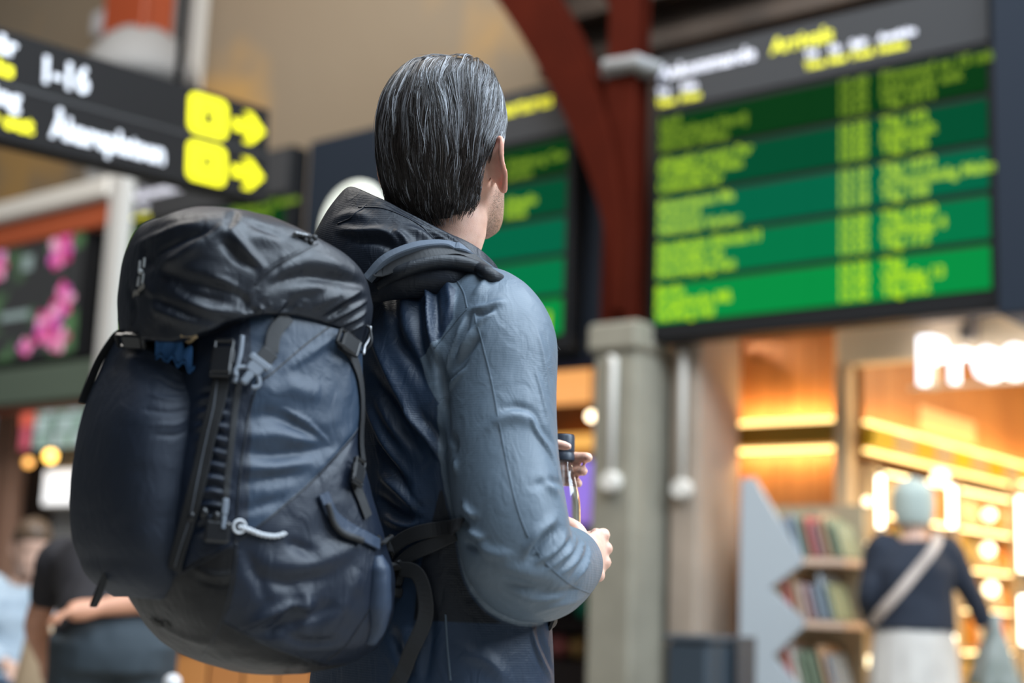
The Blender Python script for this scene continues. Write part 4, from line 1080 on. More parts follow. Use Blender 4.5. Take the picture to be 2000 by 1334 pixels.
# inner left wall of the shop
il = empty('shop_side_wall', hall(.85, 2.2, 0), 'inner shop wall with a checkered ochre band under glowing wood', 'wall panel')
DI0, DI1 = FD + .12, 4.6
nb = 16
for k in range(nb):
    d0 = DI0 + (DI1 - DI0) * k / nb
    m = MB(); m.hbox(.84, .87, d0, d0 + (DI1 - DI0) / nb - .006, 2.08, 2.9, .002); m.build('wood_board', M_WOOD, il)
m = MB(); m.hbox(.80, .84, DI0, DI1, 1.90, 2.9); m.hbox(.62, .66, DI0 + .05, DI1, 0, 1.95); m.build('backing', M_WOOD2, il)
nb = 14
for k in range(nb):
    d0 = DI0 + (DI1 - DI0) * k / nb
    m = MB(); m.hbox(.87, .93, d0, d0 + (DI1 - DI0) / nb - .004, 1.945, 2.05, .002)
    m.build('band_tile', [mat('tile_yellow', (.62, .42, .01), .5), mat('tile_beige', (.46, .33, .18), .5), mat('tile_amber', (.58, .36, .01), .5), mat('tile_beige2', (.42, .31, .19), .5)][k % 4], il)
for z0, z1 in ((2.065, 2.08), (1.915, 1.93)):
    m = MB(); m.hbox(.87, .90, DI0, DI1, z0, z1); m.build('light_strip', M_LED, il)
m = MB(); m.hbox(.875, .88, 1.45, 2.3, 2.12, 2.26); m.build('sign_plate', mat('plate_peach', (.70, .40, .20), .5), il)
led_light('strip_lamp_c', hall(.93, 2.6, 2.09), 3.8, .05, 7, hall(.85, 2.6, 2.5))
led_light('strip_lamp_d', hall(.98, 2.6, 1.90), 3.8, .05, 4, hall(.9, 2.6, 1.2))
m = MB(); m.hbox(.84, 5.0, 4.6, 4.7, 0, 2.9); structure('wall_shop', m, mat('shop_back', (.55, .38, .18), .6))
m = MB(); m.hbox(.84, 5.0, FD + .3, 4.6, 2.9, 2.95); structure('ceiling_shop', m, mat('shop_ceiling', (.45, .22, .09), .6))
area('shop_lamp', hall(2.6, 2.4, 2.85), 2.4, 230, (1, .80, .50), hall(2.4, 2.4, 0), 2.6)

# shelving: bays along the inner wall and on a free-standing unit, every product its own object
PC = [(.85, .55, .10), (.90, .72, .30), (.80, .33, .06), (.88, .80, .58), (.70, .20, .05), (.92, .62, .12), (.30, .34, .10), (.85, .85, .75)]
M_PROD = [mat('product_%d' % k, c, .5) for k, c in enumerate(PC)]
M_SHELF = mat('shelf_board', (.62, .45, .26), .5)
pr = random.Random(11)


ORD = ['first', 'second', 'third', 'fourth', 'fifth', 'sixth', 'seventh', 'eighth', 'ninth', 'tenth', 'eleventh', 'twelfth', 'thirteenth', 'fourteenth', 'fifteenth', 'sixteenth', 'seventeenth', 'eighteenth', 'nineteenth', 'twentieth', 'twenty-first', 'twenty-second', 'twenty-third', 'twenty-fourth']
PN = ['amber', 'straw yellow', 'burnt orange', 'cream', 'brick red', 'orange', 'olive', 'off-white']
LV = ['bottom', 'second lowest', 'middle', 'second highest', 'top']


def product(c, X, Y, w_, d_, h_, kind, group, label, mi):
    """kinds: carton, bottle, pouch"""
    c = np.asarray(c, float)
    m = MB()
    if kind == 0:
        m.frame_box(c + UP * h_ / 2, X, Y, UP, w_, d_, h_, .008)
    elif kind == 1:
        r_ = min(w_, d_) * .46
        m.tube([c + UP * z for z in (0, h_ * .04, h_ * .62, h_ * .78, h_ * .98, h_)], [r_ * .9, r_, r_, r_ * .42, r_ * .4, r_ * .34], 10)
    else:
        V = []
        for z, ww, dd in ((0, 1, .9), (.25, .98, 1), (.75, .95, .7), (.93, .98, .12), (1, 1, .1)):
            for x, y in ((-1, -.6), (0, -1), (1, -.6), (1, .6), (0, 1), (-1, .6)):
                V.append(c + X * x * w_ / 2 * ww + Y * y * d_ / 2 * dd + UP * h_ * z)
        m.add(V, grid_faces(6, 5) + [(5, 4, 3, 2, 1, 0), tuple(range(24, 30))])
    o = m.build('product', M_PROD[mi])
    return tag(o, label, ['carton', 'bottle', 'pouch'][kind], group)


def shelf_unit(name, label, org, X, Y, width, depth, levels, height, group, plab, tube=None):
    """X along the unit, Y into it, org = lower front corner"""
    t = empty(name, org, label, 'shelf')
    m = MB(); m.frame_box(org + X * width / 2 + Y * (depth - .01) + UP * height / 2, X, Y, UP, width, .02, height); m.build('back_panel', M_SHELF, t)
    for sd in (0, width):
        m = MB(); m.frame_box(org + X * sd + Y * depth / 2 + UP * height / 2, X, Y, UP, .025, depth, height, .003); m.build('side_panel', M_SHELF, t)
    for k, z in enumerate(levels):
        m = MB(); m.frame_box(org + X * width / 2 + Y * depth / 2 + UP * (z - .012), X, Y, UP, width - .03, depth - .02, .022, .003); m.build('shelf', M_SHELF, t)
        m = MB(); m.frame_box(org + X * width / 2 + Y * .03 + UP * ((levels + [height])[k + 1] - .032), X, Y, UP, width - .08, .02, .012); m.build('shelf_fill_strip', mat('shelf_fill_glow', (1, .85, .5), .4, emit=(1, .76, .36), strength=5.), t)  # glowing strip added under each level to brighten the goods
        x, cnt = .03, 0
        top = (levels + [height])[k + 1] - z - .06
        while x < width - .09:
            w_ = pr.uniform(.06, .12)
            if x + w_ > width - .03:
                break
            h_ = top * pr.uniform(.6, .98)
            kd = pr.choice((0, 0, 1, 2))
            mi = pr.randrange(8)
            product(org + X * (x + w_ / 2) + Y * pr.uniform(.09, .11) + UP * z, X, Y, w_ * .9, min(.10, depth * .5), h_, kd, group, '%s %s, %s from the left, %s shelf, %s' % (PN[mi], ('carton', 'bottle', 'pouch')[kd], ORD[cnt], LV[k], plab), mi)
            cnt += 1
            x += w_ + .008
    return t


lev = [.66, .90, 1.14, 1.38, 1.62]
shelf_unit('shop_shelf', 'lit shelf bay along the inner shop wall, beside the corner post', hall(.93, FD + .16, 0), hB, hA, 1.1, .24, lev, 1.85, 'goods on the wall shelf by the post', 'bay beside corner post')
shelf_unit('shop_shelf', 'lit shelf bay deeper along the inner shop wall', hall(.93, FD + 1.30, 0), hB, hA, 1.1, .24, lev, 1.85, 'goods on the deeper wall shelf', 'deeper wall bay')
shelf_unit('shop_shelf', 'lit free-standing shelf behind the shopper in navy', hall(1.22, FD + 1.35, 0), -hA, hB, 1.8, .3, lev, 1.88, 'goods on the shelf behind the shopper', 'unit behind shopper')
M_TUBE = mat('tube_white', (1, 1, .95), .4, emit=(1, .93, .74), strength=6.)
for k, (px, d, z0, z1, lab) in enumerate(((.985, .68, 1.50, 1.79, 'vertical tube lamp left of the shopper\'s head'), (1.24, 1.0, 1.52, 1.76, 'vertical tube lamp right of the shopper\'s head'), (1.60, 1.0, 1.30, 1.70, 'long vertical tube lamp at the right edge'), (1.23, 1.0, .76, .99, 'low vertical tube lamp beside the shopper\'s skirt'), (1.60, 1.0, .94, 1.20, 'low vertical tube lamp at the right edge'))):
    t = empty('tube_lamp', hall(px, d, z0), lab, 'lamp')
    m = MB(); m.tube([hall(px, d, z0 + .01), hall(px, d, z1 - .01)], .017, 14); m.build('glowing_tube', M_TUBE, t, True)
    for z in (z0, z1):
        m = MB(); m.tube([hall(px, d, z - .012), hall(px, d, z + .012)], .021, 14); m.build('end_cap', M_STEEL, t)
    m = MB(); m.hbox(px - .008, px + .008, d + (.022 if k < 3 else .045), d + (.04 if k < 3 else .06), 0.0, z1 + .03); m.build('mounting_rail', M_SHELF, t)
for k, (s, d, z, r_, lab) in enumerate(((1.17, 1.02, 1.80, .045, 'large glowing globe behind the shopper\'s cap'), (.90, .70, 1.65, .022, 'small round glow beside the corner post, uppermost'), (.91, .70, 1.41, .03, 'small round glow beside the corner post, second from top'), (.90, .70, 1.04, .024, 'small round glow beside the corner post, third from top'), (.91, .70, .83, .03, 'small round glow beside the corner post, lowest'), (1.43, 1.02, 1.60, .034, 'round glow right of the shopper, uppermost'), (1.42, 1.02, 1.42, .036, 'round glow right of the shopper, middle'), (1.43, 1.02, 1.22, .038, 'round glow right of the shopper, lowest'))):
    t = empty('globe_lamp', hall(s, d, z), lab, 'lamp')
    m = MB(); m.ball(hall(s, d, z), r_, 18, 12); m.build('glass_globe', mat('globe_cream', (1, .9, .7), .4, emit=(1, .84, .52), strength=3.2), t, True)
    m = MB(); m.tube([hall(s, d, z - r_ * .9), hall(s, d + .03, z - r_ - .03)], .008, 8); m.build('lamp_stem', M_STEEL, t)

# zigzag magazine rack in front of the wood wall
mr = empty('magazine_rack', hall(.45, FD - .2, 0), 'pale grey zigzag magazine rack in front of the wood wall', 'rack')
side = [(.40, 0), (.40, 1.74), (.47, 1.745), (.745, 1.34), (.745, 1.30), (.57, 1.18), (.755, 1.03), (.755, .99), (.59, .84), (.755, .68), (.755, .64), (.60, .50), (.755, .3), (.755, 0)]
# the side panel faces the viewer; shelves run deep behind it towards the right
M_RACK = mat('rack_grey', (.40, .44, .47), .5)
k = len(side)
V = [hall(s, FD - .34, z) for s, z in side] + [hall(s, FD - .31, z) for s, z in side]
obj('side_panel', V, [tuple(range(k)), tuple(reversed(range(k, 2 * k)))] + [(i, k + i, k + (i + 1) % k, (i + 1) % k) for i in range(k)], M_RACK, mr)
m = MB(); m.hbox(.40, .95, FD - .05, FD - .02, 0, 1.62); m.build('back_panel', mat('rack_back', (.42, .34, .22), .6), mr)
for z in (1.30, .99, .64):
    m = MB(); m.hbox(.60, .97, FD - .31, FD - .05, z, z + .035, .004); m.build('shelf', mat('rack_shelf', (.70, .50, .38), .5), mr)
mg = random.Random(5)
MN = ['slate blue', 'beige', 'red', 'dark green', 'pale pink', 'navy', 'orange brown', 'plum']
MC = [(.30, .36, .42), (.55, .42, .36), (.50, .12, .11), (.20, .25, .17), (.66, .57, .50), (.16, .20, .26), (.48, .30, .18), (.36, .22, .23)]
for z, n, lv in ((1.335, 8, 'top'), (1.025, 7, 'middle'), (.675, 7, 'bottom')):
    for j in range(n):
        s0 = .64 + j * .040
        hgt = mg.uniform(.17, .23)
        m = MB()
        c = hall(s0 + .012, FD - .20, z + hgt / 2 + .006)
        ly = nrm(UP + hA * .28)
        m.frame_box(c, -hA * .96 + UP * .27, hB, ly, .016, .20, hgt, .002)
        mi = mg.randrange(8)
        o = m.build('magazine', mat('magazine_%d' % mi, MC[mi], .4))
        tag(o, '%s magazine, %s from the left on the %s shelf of the zigzag rack' % (MN[mi], ORD[j], lv), 'magazine', 'magazines on the %s rack shelf' % lv)

bn = empty('waste_bin', hall(.09, -.33, 0), 'dark blue-grey bin at the foot of the pier', 'bin')
m = MB(); m.hbox(0.440, 0.670, -.50, -.18, 0, 0.910, .02); m.build('bin_body', mat('bin_blue', (.030, .042, .055), .5), bn)
m = MB(); m.hbox(0.430, 0.680, -.51, -.17, 0.910, 0.940, .01); m.build('bin_lid', mat('bin_lid', (.04, .052, .066), .5), bn)
m = MB(); m.hbox(0.700, 0.710, -.30, -.12, 0, 0.940, .015); o = m.build('dark_cabinet', mat('cabinet_grey', (.05, .05, .055), .5)); tag(o, 'dark grey cabinet beside the blue-grey bin', 'cabinet')

# ================================================================== people farther back
def super_ring(cx, cy, hw, fb, ff, z, n, e=2.4):
    """closed section: half width hw, back at fb, front at ff"""
    a = np.linspace(0, 2 * pi, n, endpoint=False)
    c, s = np.cos(a), np.sin(a)
    x = np.sign(c) * np.abs(c) ** (2 / e) * hw + cx
    mid = (fb + ff) / 2
    y = np.sign(s) * np.abs(s) ** (2 / e) * (ff - fb) / 2 + mid + cy
    return np.stack([x, y, np.full(n, z)], 1)


def loft(rings):
    n = len(rings[0])
    V = np.concatenate(rings)
    f = grid_faces(n, len(rings))
    f += [tuple(reversed(range(n))), tuple((len(rings) - 1) * n + i for i in range(n))]
    return V, f


def head_rings(sc=1.):
    zs = [-.106, -.099, -.086, -.070, -.052, -.03, -.005, .02, .045, .07, .095, .115, .130, .137]
    rows = [(.016, .055, .082, 2.0), (.030, .030, .097, 2.1), (.045, -.01, .103, 2.2), (.056, -.05, .102, 2.3), (.0635, -.075, .100, 2.3),
            (.067, -.085, .098, 2.3), (.070, -.092, .095, 2.3), (.0725, -.096, .096, 2.3), (.0745, -.098, .097, 2.2), (.074, -.096, .094, 2.2),
            (.067, -.087, .082, 2.1), (.053, -.068, .062, 2.0), (.030, -.042, .036, 2.0), (.010, -.016, .012, 2.0)]
    hz = np.linspace(zs[0], zs[-1], 36)
    out = []
    for z, (hw, fb, ff, e) in zip(hz, table(hz, zs, rows)):
        R_ = super_ring(0, 0, hw, fb, ff, z, 40, e)
        x, y = R_[:, 0], R_[:, 1]
        front = np.clip(y / .1, 0, 1)
        R_[:, 1] += np.exp(-(x / .012) ** 2) * front ** 4 * np.interp(z, [-.06, -.045, -.036, -.02, .01, .03], [0, .012, .026, .02, .009, 0])
        R_[:, 1] += front ** 3 * np.exp(-((np.abs(x) - .030) / .020) ** 2) * np.interp(z, [-.02, 0, .012, .03, .045, .06], [0, -.006, -.010, .006, .004, 0])
        out.append(R_ * sc)
    return out


def simple_skin(name, c):
    return mat(name, c, .5, noise=(40, tuple(q * .85 for q in c), 4, .35, .7))


def bystander(label, base, face, joints, look, cols, hat=None, voxel=.009):
    """joints in the figure's own frame (right, forward, up); face = heading in degrees, 0 away from the viewer, positive to the right"""
    a = radians(face)
    f_ = np.array([sin(a), cos(a), 0])
    r_ = np.array([cos(a), -sin(a), 0])
    base = np.array(base, float)

    def W(p):
        p = np.atleast_2d(np.asarray(p, float))
        return base + p[:, :1] * r_ + p[:, 1:2] * f_ + p[:, 2:] * UP
    root = empty('person', base, label, 'person')
    J = {k: np.array(v, float) for k, v in joints.items()}
    # head
    la = radians(face + look[0])
    hf_ = np.array([sin(la), cos(la), 0]); hr_ = np.array([cos(la), -sin(la), 0])
    hu_ = UP * cos(radians(look[1])) - hf_ * sin(radians(look[1]))
    hf2 = hf_ * cos(radians(look[1])) + UP * sin(radians(look[1]))
    hc = W(J['head'])[0]
    Hh = lambda p: hc + np.asarray(p)[:, :1] * hr_ + np.asarray(p)[:, 1:2] * hf2 + np.asarray(p)[:, 2:] * hu_
    b_ = MB()
    b_.add(*loft([Hh(R_) for R_ in head_rings()]))
    for sd in (1, -1):
        b_.tube(Hh(spline([(sd * .074, .008, -.030), (sd * .086, -.012, -.015), (sd * .090, -.020, .010), (sd * .086, -.010, .034), (sd * .074, .010, .026)], 12)), .007, 8)
    b_.tube(spline([W(J['chest'])[0], W(J['neck'])[0], hc - hu_ * .05 - hf2 * .02, hc], 16), [.075] * 5 + [.058] * 11, 20)
    sp = spline([J['hip'], J['waist'], J['chest'], J['neck'] * .75 + J['chest'] * .25], 16)
    wid = np.interp(np.linspace(0, 1, 16), [0, .35, .7, .92, 1], [.155, .135, .16, .13, .06])
    dep = np.interp(np.linspace(0, 1, 16), [0, .35, .7, .92, 1], [.11, .10, .12, .09, .06])

    def trunk(sp, wid, dep):
        T = nrm(np.gradient(sp, axis=0))
        rings = []
        for p, t, w_, d_ in zip(sp, T, wid, dep):
            n_ = nrm(np.cross((1., 0, 0), t))
            x_ = nrm(np.cross(t, n_))
            an = np.linspace(0, 2 * pi, 36, endpoint=False)
            cc, ss = np.cos(an), np.sin(an)
            rings.append(W(p + (np.sign(cc) * np.abs(cc) ** .85 * w_)[:, None] * x_ + (np.sign(ss) * np.abs(ss) ** .85 * d_)[:, None] * n_))
        return loft(rings)
    b_.add(*trunk(sp, wid, dep))
    for sd in 'rl':
        S, E, Wr = J['sh_' + sd], J['el_' + sd], J['wr_' + sd]
        b_.tube(W(spline([S * .7 + J['neck'] * .3 - np.array((0, 0, .03)), S, (S + E) / 2, E, E * .5 + Wr * .5, Wr], 28)), spline([[.05], [.055], [.046], [.04], [.038], [.026]], 28)[:, 0], 16)
        d_ = nrm(Wr - E)
        side_ = nrm(np.cross(d_, (0.3 if sd == 'r' else -.3, .2, 1)))
        pn = np.cross(d_, side_)
        b_.tube(W(spline([Wr - d_ * .01, Wr + d_ * .04, Wr + d_ * .085], 8)), [.026, .028, .030, .032, .033, .032, .03, .026], 14)
        for k in range(4):
            o = Wr + d_ * .08 + side_ * (.024 - .016 * k)
            ln_ = (.07, .078, .072, .056)[k]
            b_.tube(W(spline([o, o + d_ * ln_ * .5 + pn * .004, o + d_ * ln_ * .8 + pn * .02, o + d_ * ln_ * .9 + pn * .034], 9)), np.linspace(.0095, .0075, 9), 10)
        o = Wr + d_ * .03 + side_ * .024
        b_.tube(W(spline([o, o + d_ * .03 + side_ * .022, o + d_ * .058 + side_ * .026 + pn * .008], 8)), np.linspace(.0125, .009, 8), 10)
        b_.tube(W(spline([J['hip'] + np.array(((.085 if sd == 'r' else -.085), 0, 0)), J['kn_' + sd], J['kn_' + sd] * .5 + J['an_' + sd] * .5 + np.array((0, -.015, 0)), J['an_' + sd]], 24)), spline([[.085], [.056], [.052], [.036]], 24)[:, 0], 16)
        b_.tube(W(spline([J['an_' + sd] + np.array((0, -.05, -.04)), J['an_' + sd] + np.array((0, .06, -.035)), J['an_' + sd] + np.array((0, .15, -.05))], 8)), [.034, .036, .038, .038, .036, .034, .03, .022], 12)
    bo_ = b_.build('body', cols['skin'], root, True)
    remeshed(bo_, voxel, 2)
    # top
    t_ = MB()
    k0 = cols.get('hem', .0)
    sp2 = spline([J['hip'] * (1 - k0) + J['waist'] * k0, J['waist'] * .6 + J['chest'] * .4, J['chest'], J['neck'] * .8 + J['chest'] * .2], 20)
    loose = cols.get('loose', 1.)
    u = np.linspace(0, 1, 20)
    t_.add(*trunk(sp2, np.interp(u, [0, .3, .65, .88, 1], [.185, .175, .19, .155, .075]) * loose, np.interp(u, [0, .3, .65, .88, 1], [.14, .13, .14, .11, .075]) * loose))
    for sd in 'rl':
        S, E, Wr = J['sh_' + sd], J['el_' + sd], J['wr_' + sd]
        end = E * .1 + Wr * .9 if cols.get('long', True) else S * .35 + E * .65
        mid = [E] if cols.get('long', True) else []
        t_.tube(W(spline([S * .55 + J['neck'] * .45 - np.array((0, 0, .045)), S, (S + E) / 2] + mid + [end], 28)), np.interp(np.linspace(0, 1, 28), [0, .25, .6, 1], [.065, .076, .062, .048]), 20)
    to2 = t_.build('top', cols['top'], root, True)
    remeshed(to2, .010, 4)
    wrinkle_simple(to2, .006)
    # trousers or skirt
    l_ = MB()
    if cols.get('skirt'):
        rr = [(J['waist'] * .3 + J['hip'] * .7 + np.array((0, 0, .04)), .17, .13), (J['hip'], .195, .155), (J['hip'] * .6 + np.array((0, 0, .25)) * .4, .22, .18), (np.array((J['hip'][0], J['hip'][1], .14)), .25, .20)]
        P = np.array([np.concatenate([p, (a_, c_)]) for p, a_, c_ in rr])
        P = spline(P, 20)
        an = np.linspace(0, 2 * pi, 60, endpoint=False)
        l_.add(*loft([W(np.stack([p[0] + np.cos(an) * p[3] * (1 + .04 * k / 19 * np.sin(an * 11)), p[1] + np.sin(an) * p[4] * (1 + .05 * k / 19 * np.sin(an * 13)), np.full(60, p[2])], 1)) for k, p in enumerate(P)]))
        l_.build('skirt', cols['legs'], root, True)
    else:
        for sd in 'rl':
            h_ = J['hip'] + np.array(((.08 if sd == 'r' else -.08), 0, 0))
            l_.tube(W(spline([h_ + np.array((0, 0, .04)), h_ * .5 + J['kn_' + sd] * .5, J['kn_' + sd], J['kn_' + sd] * .1 + J['an_' + sd] * .9], 24)), spline([[.118], [.098], [.078], [.066]], 24)[:, 0], 20)
        l_.add(*trunk(spline([J['hip'] - np.array((0, 0, .06)), J['hip'], J['hip'] * .6 + J['waist'] * .4], 8), np.full(8, .172), np.full(8, .13)))
        lo_ = l_.build('trousers', cols['legs'], root, True)
        remeshed(lo_, .010, 4)
        wrinkle_simple(lo_, .005)
    for sd in 'rl':
        A_ = J['an_' + sd]
        m = MB(); m.tube(W(spline([A_ + np.array((0, -.075, -A_[2] + .045)), A_ + np.array((0, .0, -A_[2] + .05)), A_ + np.array((0, .12, -A_[2] + .042)), A_ + np.array((0, .20, -A_[2] + .03))], 12)), np.interp(np.linspace(0, 1, 12), [0, .1, .6, .9, 1], [.03, .045, .048, .04, .022]), 14)
        m.build('shoe', cols['shoe'], root, True)
    # hair or hat
    rows = [(-.06, .060, -.095, -.02), (-.03, .075, -.105, .0), (.01, .082, -.110, .02), (.05, .084, -.110, .085), (.09, .080, -.10, .098), (.12, .066, -.08, .085), (.142, .045, -.052, .056), (.154, .014, -.018, .02)]
    if hat:
        rows = [(-.055, .080, -.100, .03), (-.02, .092, -.115, .06), (.03, .102, -.128, .114), (.06, .101, -.132, .112), (.10, .096, -.132, .10), (.135, .078, -.11, .078), (.160, .050, -.075, .048), (.174, .014, -.034, .0)]
    z_ = np.linspace(rows[0][0], rows[-1][0], 30)
    tb = table(z_, [q[0] for q in rows], [q[1:] for q in rows])
    an = np.linspace(0, 1, 48, endpoint=False)
    V, F_ = loft([Hh(super_ring(0, 0, p[0] * (1 + (.012 if hat else .03) * np.sin(7 * z)), p[1], p[2], z, 48, 2.1)) for z, p in zip(z_, tb)])
    obj('knit_cap' if hat else 'hair', V, F_, cols['head'], root, True)
    return root, W


def wrinkle_simple(o, amp):
    v, n = get_co(o.data)
    off = np.array(world_mat(o).translation)
    q = (v + off) * np.array((14, 14, 9))
    q = q + .4 * np.stack([vnoise(q * .6 + 3), vnoise(q * .6 + 8), vnoise(q * .6 + 15)], 1)
    set_co(o.data, v + n * (amp * fbm(q, 2))[:, None])


SK1, SK2 = simple_skin('skin_pale', (.62, .38, .28)), simple_skin('skin_tan', (.58, .27, .16))
sh, SHW = bystander('shopper in pale knit cap, navy jumper and light skirt, seen from behind', (1.97, 6.9, 0), 4,
                    dict(hip=(0, 0, .93), waist=(0, -.01, 1.10), chest=(0, -.01, 1.30), neck=(0, -.015, 1.46), head=(-.0, .0, 1.556), sh_r=(.15, -.01, 1.385), el_r=(.27, .01, 1.19), wr_r=(.355, .05, 1.03),
                         sh_l=(-.15, -.01, 1.385), el_l=(-.215, -.02, 1.15), wr_l=(-.15, .17, 1.02), kn_r=(.10, .02, .48), kn_l=(-.10, .0, .48), an_r=(.11, -.01, .09), an_l=(-.11, -.03, .09)),
                    (6, 0), dict(skin=SK1, top=mat('navy_jumper', (.012, .017, .030), .8), legs=mat('light_skirt', (.50, .47, .43), .85, noise=(6, (.40, .37, .34), 3, .4, .7)), head=mat('pale_knit', (.42, .48, .44), .9, bump=(220, .6, .003, 'weave')), shoe=mat('dark_shoe', (.03, .03, .03), .6), hem=.45, loose=1.03, skirt=True), hat=True)
st = spline([(.085, -.01, 1.468), (.095, -.10, 1.44), (.05, -.165, 1.37), (-.02, -.165, 1.28), (-.10, -.160, 1.18), (-.17, -.11, 1.09), (-.205, -.02, 1.02)], 30)
nst = np.array([SHW(p + np.array((0, -.1, .02)))[0] - SHW(p)[0] for p in st])
m = MB(); m.tube(SHW(st), None, flat=(nst, .046, .006)); m.build('shoulder_strap', mat('beige_strap', (.46, .38, .33), .7), sh)
bq = empty('bouquet', SHW((.39, .02, .70))[0], 'grey-green wrapped bouquet with a yellow flower in the shopper\'s hand', 'bouquet')
V = []
an = np.linspace(0, 2 * pi, 28, endpoint=False)
bx = SHW((.385, .03, 1.0))[0]
for z, r_ in ((.10, .03), (.02, .035), (-.08, .075), (-.20, .115), (-.30, .135)):
    V.append(bx + np.stack([np.cos(an) * r_ * (1 + .1 * np.sin(5 * an)), np.sin(an) * r_ * (1 + .1 * np.sin(5 * an)), np.full(28, z)], 1))
obj('paper_wrap', *loft(V), mat('wrap_paper', (.16, .18, .16), .7, noise=(9, (.30, .32, .30), 4, .4, .7)), bq, True)
for k in range(9):
    a_ = 2 * pi * k / 9
    m = MB(); m.ball(bx + np.array([cos(a_) * .095, sin(a_) * .095, -.31 + .02 * (k % 3)]), .042, 12, 8, (1, 1, .7))
    m.build('flower_head', mat('yellow_petal', (.70, .48, .03), .6) if k in (5, 7) else mat('pale_petal', (.50, .56, .54), .6) if k % 2 else mat('leaf_green', (.10, .14, .09), .6), bq, True)

bp, _ = bystander('person in dark top and dark jeans bending over, seen from behind below the backpack', (-1.20, 4.55, 0), -14,
                  dict(hip=(0, -.05, .87), waist=(-.01, .02, 1.00), chest=(-.03, .16, 1.13), neck=(-.06, .27, 1.22), head=(-.08, .36, 1.28), sh_r=(.13, .17, 1.17), el_r=(.15, -.10, 1.04), wr_r=(-.06, -.17, 1.0),
                       sh_l=(-.20, .18, 1.14), el_l=(-.26, .30, .93), wr_l=(-.22, .42, .80), kn_r=(.10, .06, .48), kn_l=(-.10, .03, .48), an_r=(.10, -.03, .09), an_l=(-.10, -.06, .09)),
                  (-10, -35), dict(skin=SK2, top=mat('dark_top', (.017, .014, .016), .85), legs=mat('dark_jeans', (.028, .038, .046), .8), head=mat('black_hair', (.008, .007, .007), .45), shoe=mat('dark_shoe', (.03, .03, .03), .6), hem=.2, long=False))
sp_, _ = bystander('seated traveller in a pale blue-grey jacket, at the left edge', (-2.16, 6.6, 0), 150,
                   dict(hip=(0, -.05, .52), waist=(0, -.10, .70), chest=(0, -.10, .92), neck=(0, -.07, 1.09), head=(0, -.02, 1.205), sh_r=(.17, -.10, 1.03), el_r=(.24, .02, .80), wr_r=(.10, .22, .70),
                        sh_l=(-.17, -.10, 1.03), el_l=(-.24, .02, .80), wr_l=(-.10, .22, .72), kn_r=(.12, .42, .50), kn_l=(-.12, .42, .50), an_r=(.12, .40, .09), an_l=(-.12, .40, .09)),
                   (0, -12), dict(skin=SK1, top=mat('pale_jacket', (.44, .50, .54), .8, noise=(5, (.30, .36, .42), 3, .4, .65)), legs=mat('blue_jeans', (.07, .10, .15), .8), head=mat('brown_hair', (.10, .06, .035), .5), shoe=mat('dark_shoe', (.03, .03, .03), .6), hem=-.05))
m = MB(); m.frame_box((-2.16, 6.75, .22), (1, 0, 0), (0, 1, 0), UP, 1.3, .45, .06, .01)
bch = empty('bench', (-2.16, 6.75, 0), 'low wooden bench under the seated traveller', 'bench')
m.v[0][:, 2] += .14; m.build('seat', M_WOOD2, bch)
for x in (-2.7, -1.62):
    m = MB(); m.frame_box((x, 6.75, .165), (1, 0, 0), (0, 1, 0), UP, .06, .40, .33, .005); m.build('leg', M_BLACK, bch)
# low wooden counter and a bottle behind the pack
ct = empty('counter', (-.55, 4.9, 0), 'orange wooden counter below the backpack', 'counter')
for k in range(8):
    x = -1.02 + .115 * k
    m = MB(); m.frame_box((x, 4.85, .44), (1, 0, 0), (0, 1, 0), UP, .108, .03, .84, .004); m.build('front_board', mat('counter_wood_%d' % (k % 2), ((.50, .19, .05), (.44, .16, .042))[k % 2], .45), ct)
m = MB(); m.frame_box((-.62, 5.1, .89), (1, 0, 0), (0, 1, 0), UP, 1.0, .56, .05, .006); m.build('top', mat('counter_top', (.46, .19, .06), .4), ct)
m = MB(); m.frame_box((-.62, 5.1, .44), (1, 0, 0), (0, 1, 0), UP, .94, .44, .86, .006); m.build('body', M_WOOD2, ct)
sb = empty('bottle', (-1.0, 4.2, 0), 'slim bollard post with a pale round top beside the bending person', 'post')
sb.name = 'bollard'
m = MB(); m.tube([(-.935, 4.2, z) for z in (0, .02, .03, .76)], [.06, .06, .022, .022], 16); m.build('post', mat('bollard_brown', (.16, .08, .05), .6), sb, True, 40)
m = MB(); m.ball((-.935, 4.2, .80), .026, 18, 12); m.build('round_top', mat('bollard_top', (.60, .58, .58), .4), sb, True)
# tan bag and paper cup near the seated traveller
tb_ = empty('shoulder_bag', (-1.72, 5.6, .0), 'tan shoulder bag standing in front of the seated traveller', 'bag')
V = []
for z, w_, d_ in ((.42, .10, .07), (.45, .13, .10), (.70, .125, .095), (.86, .10, .06), (.90, .095, .05)):
    V.append(np.array([-1.72, 5.6, 0]) + super_ring(0, 0, w_, -d_, d_, z, 28, 3.))
obj('bag_body', *loft(V), mat('tan_leather', (.40, .28, .17), .6), tb_, True)
m = MB(); m.tube(spline([(-1.80, 5.6, .86), (-1.76, 5.6, 1.02), (-1.68, 5.6, 1.10), (-1.63, 5.6, 1.0), (-1.62, 5.6, .86)], 20), None, flat=((0, -1, 0), .03, .006)); m.build('strap', mat('tan_leather', (.40, .28, .17), .6), tb_)
stl = empty('stool', (-1.72, 5.6, 0), 'small dark stool carrying the tan shoulder bag', 'stool')
m = MB(); m.frame_box((-1.72, 5.6, .405), (1, 0, 0), (0, 1, 0), UP, .36, .36, .03, .006); m.build('seat', M_BLACK, stl)
for x in (-.15, .15):
    for y in (-.15, .15):
        m = MB(); m.tube([(-1.72 + x * 1.1, 5.6 + y * 1.1, 0), (-1.72 + x, 5.6 + y, .39)], .014, 10); m.build('leg', M_BLACK, stl)

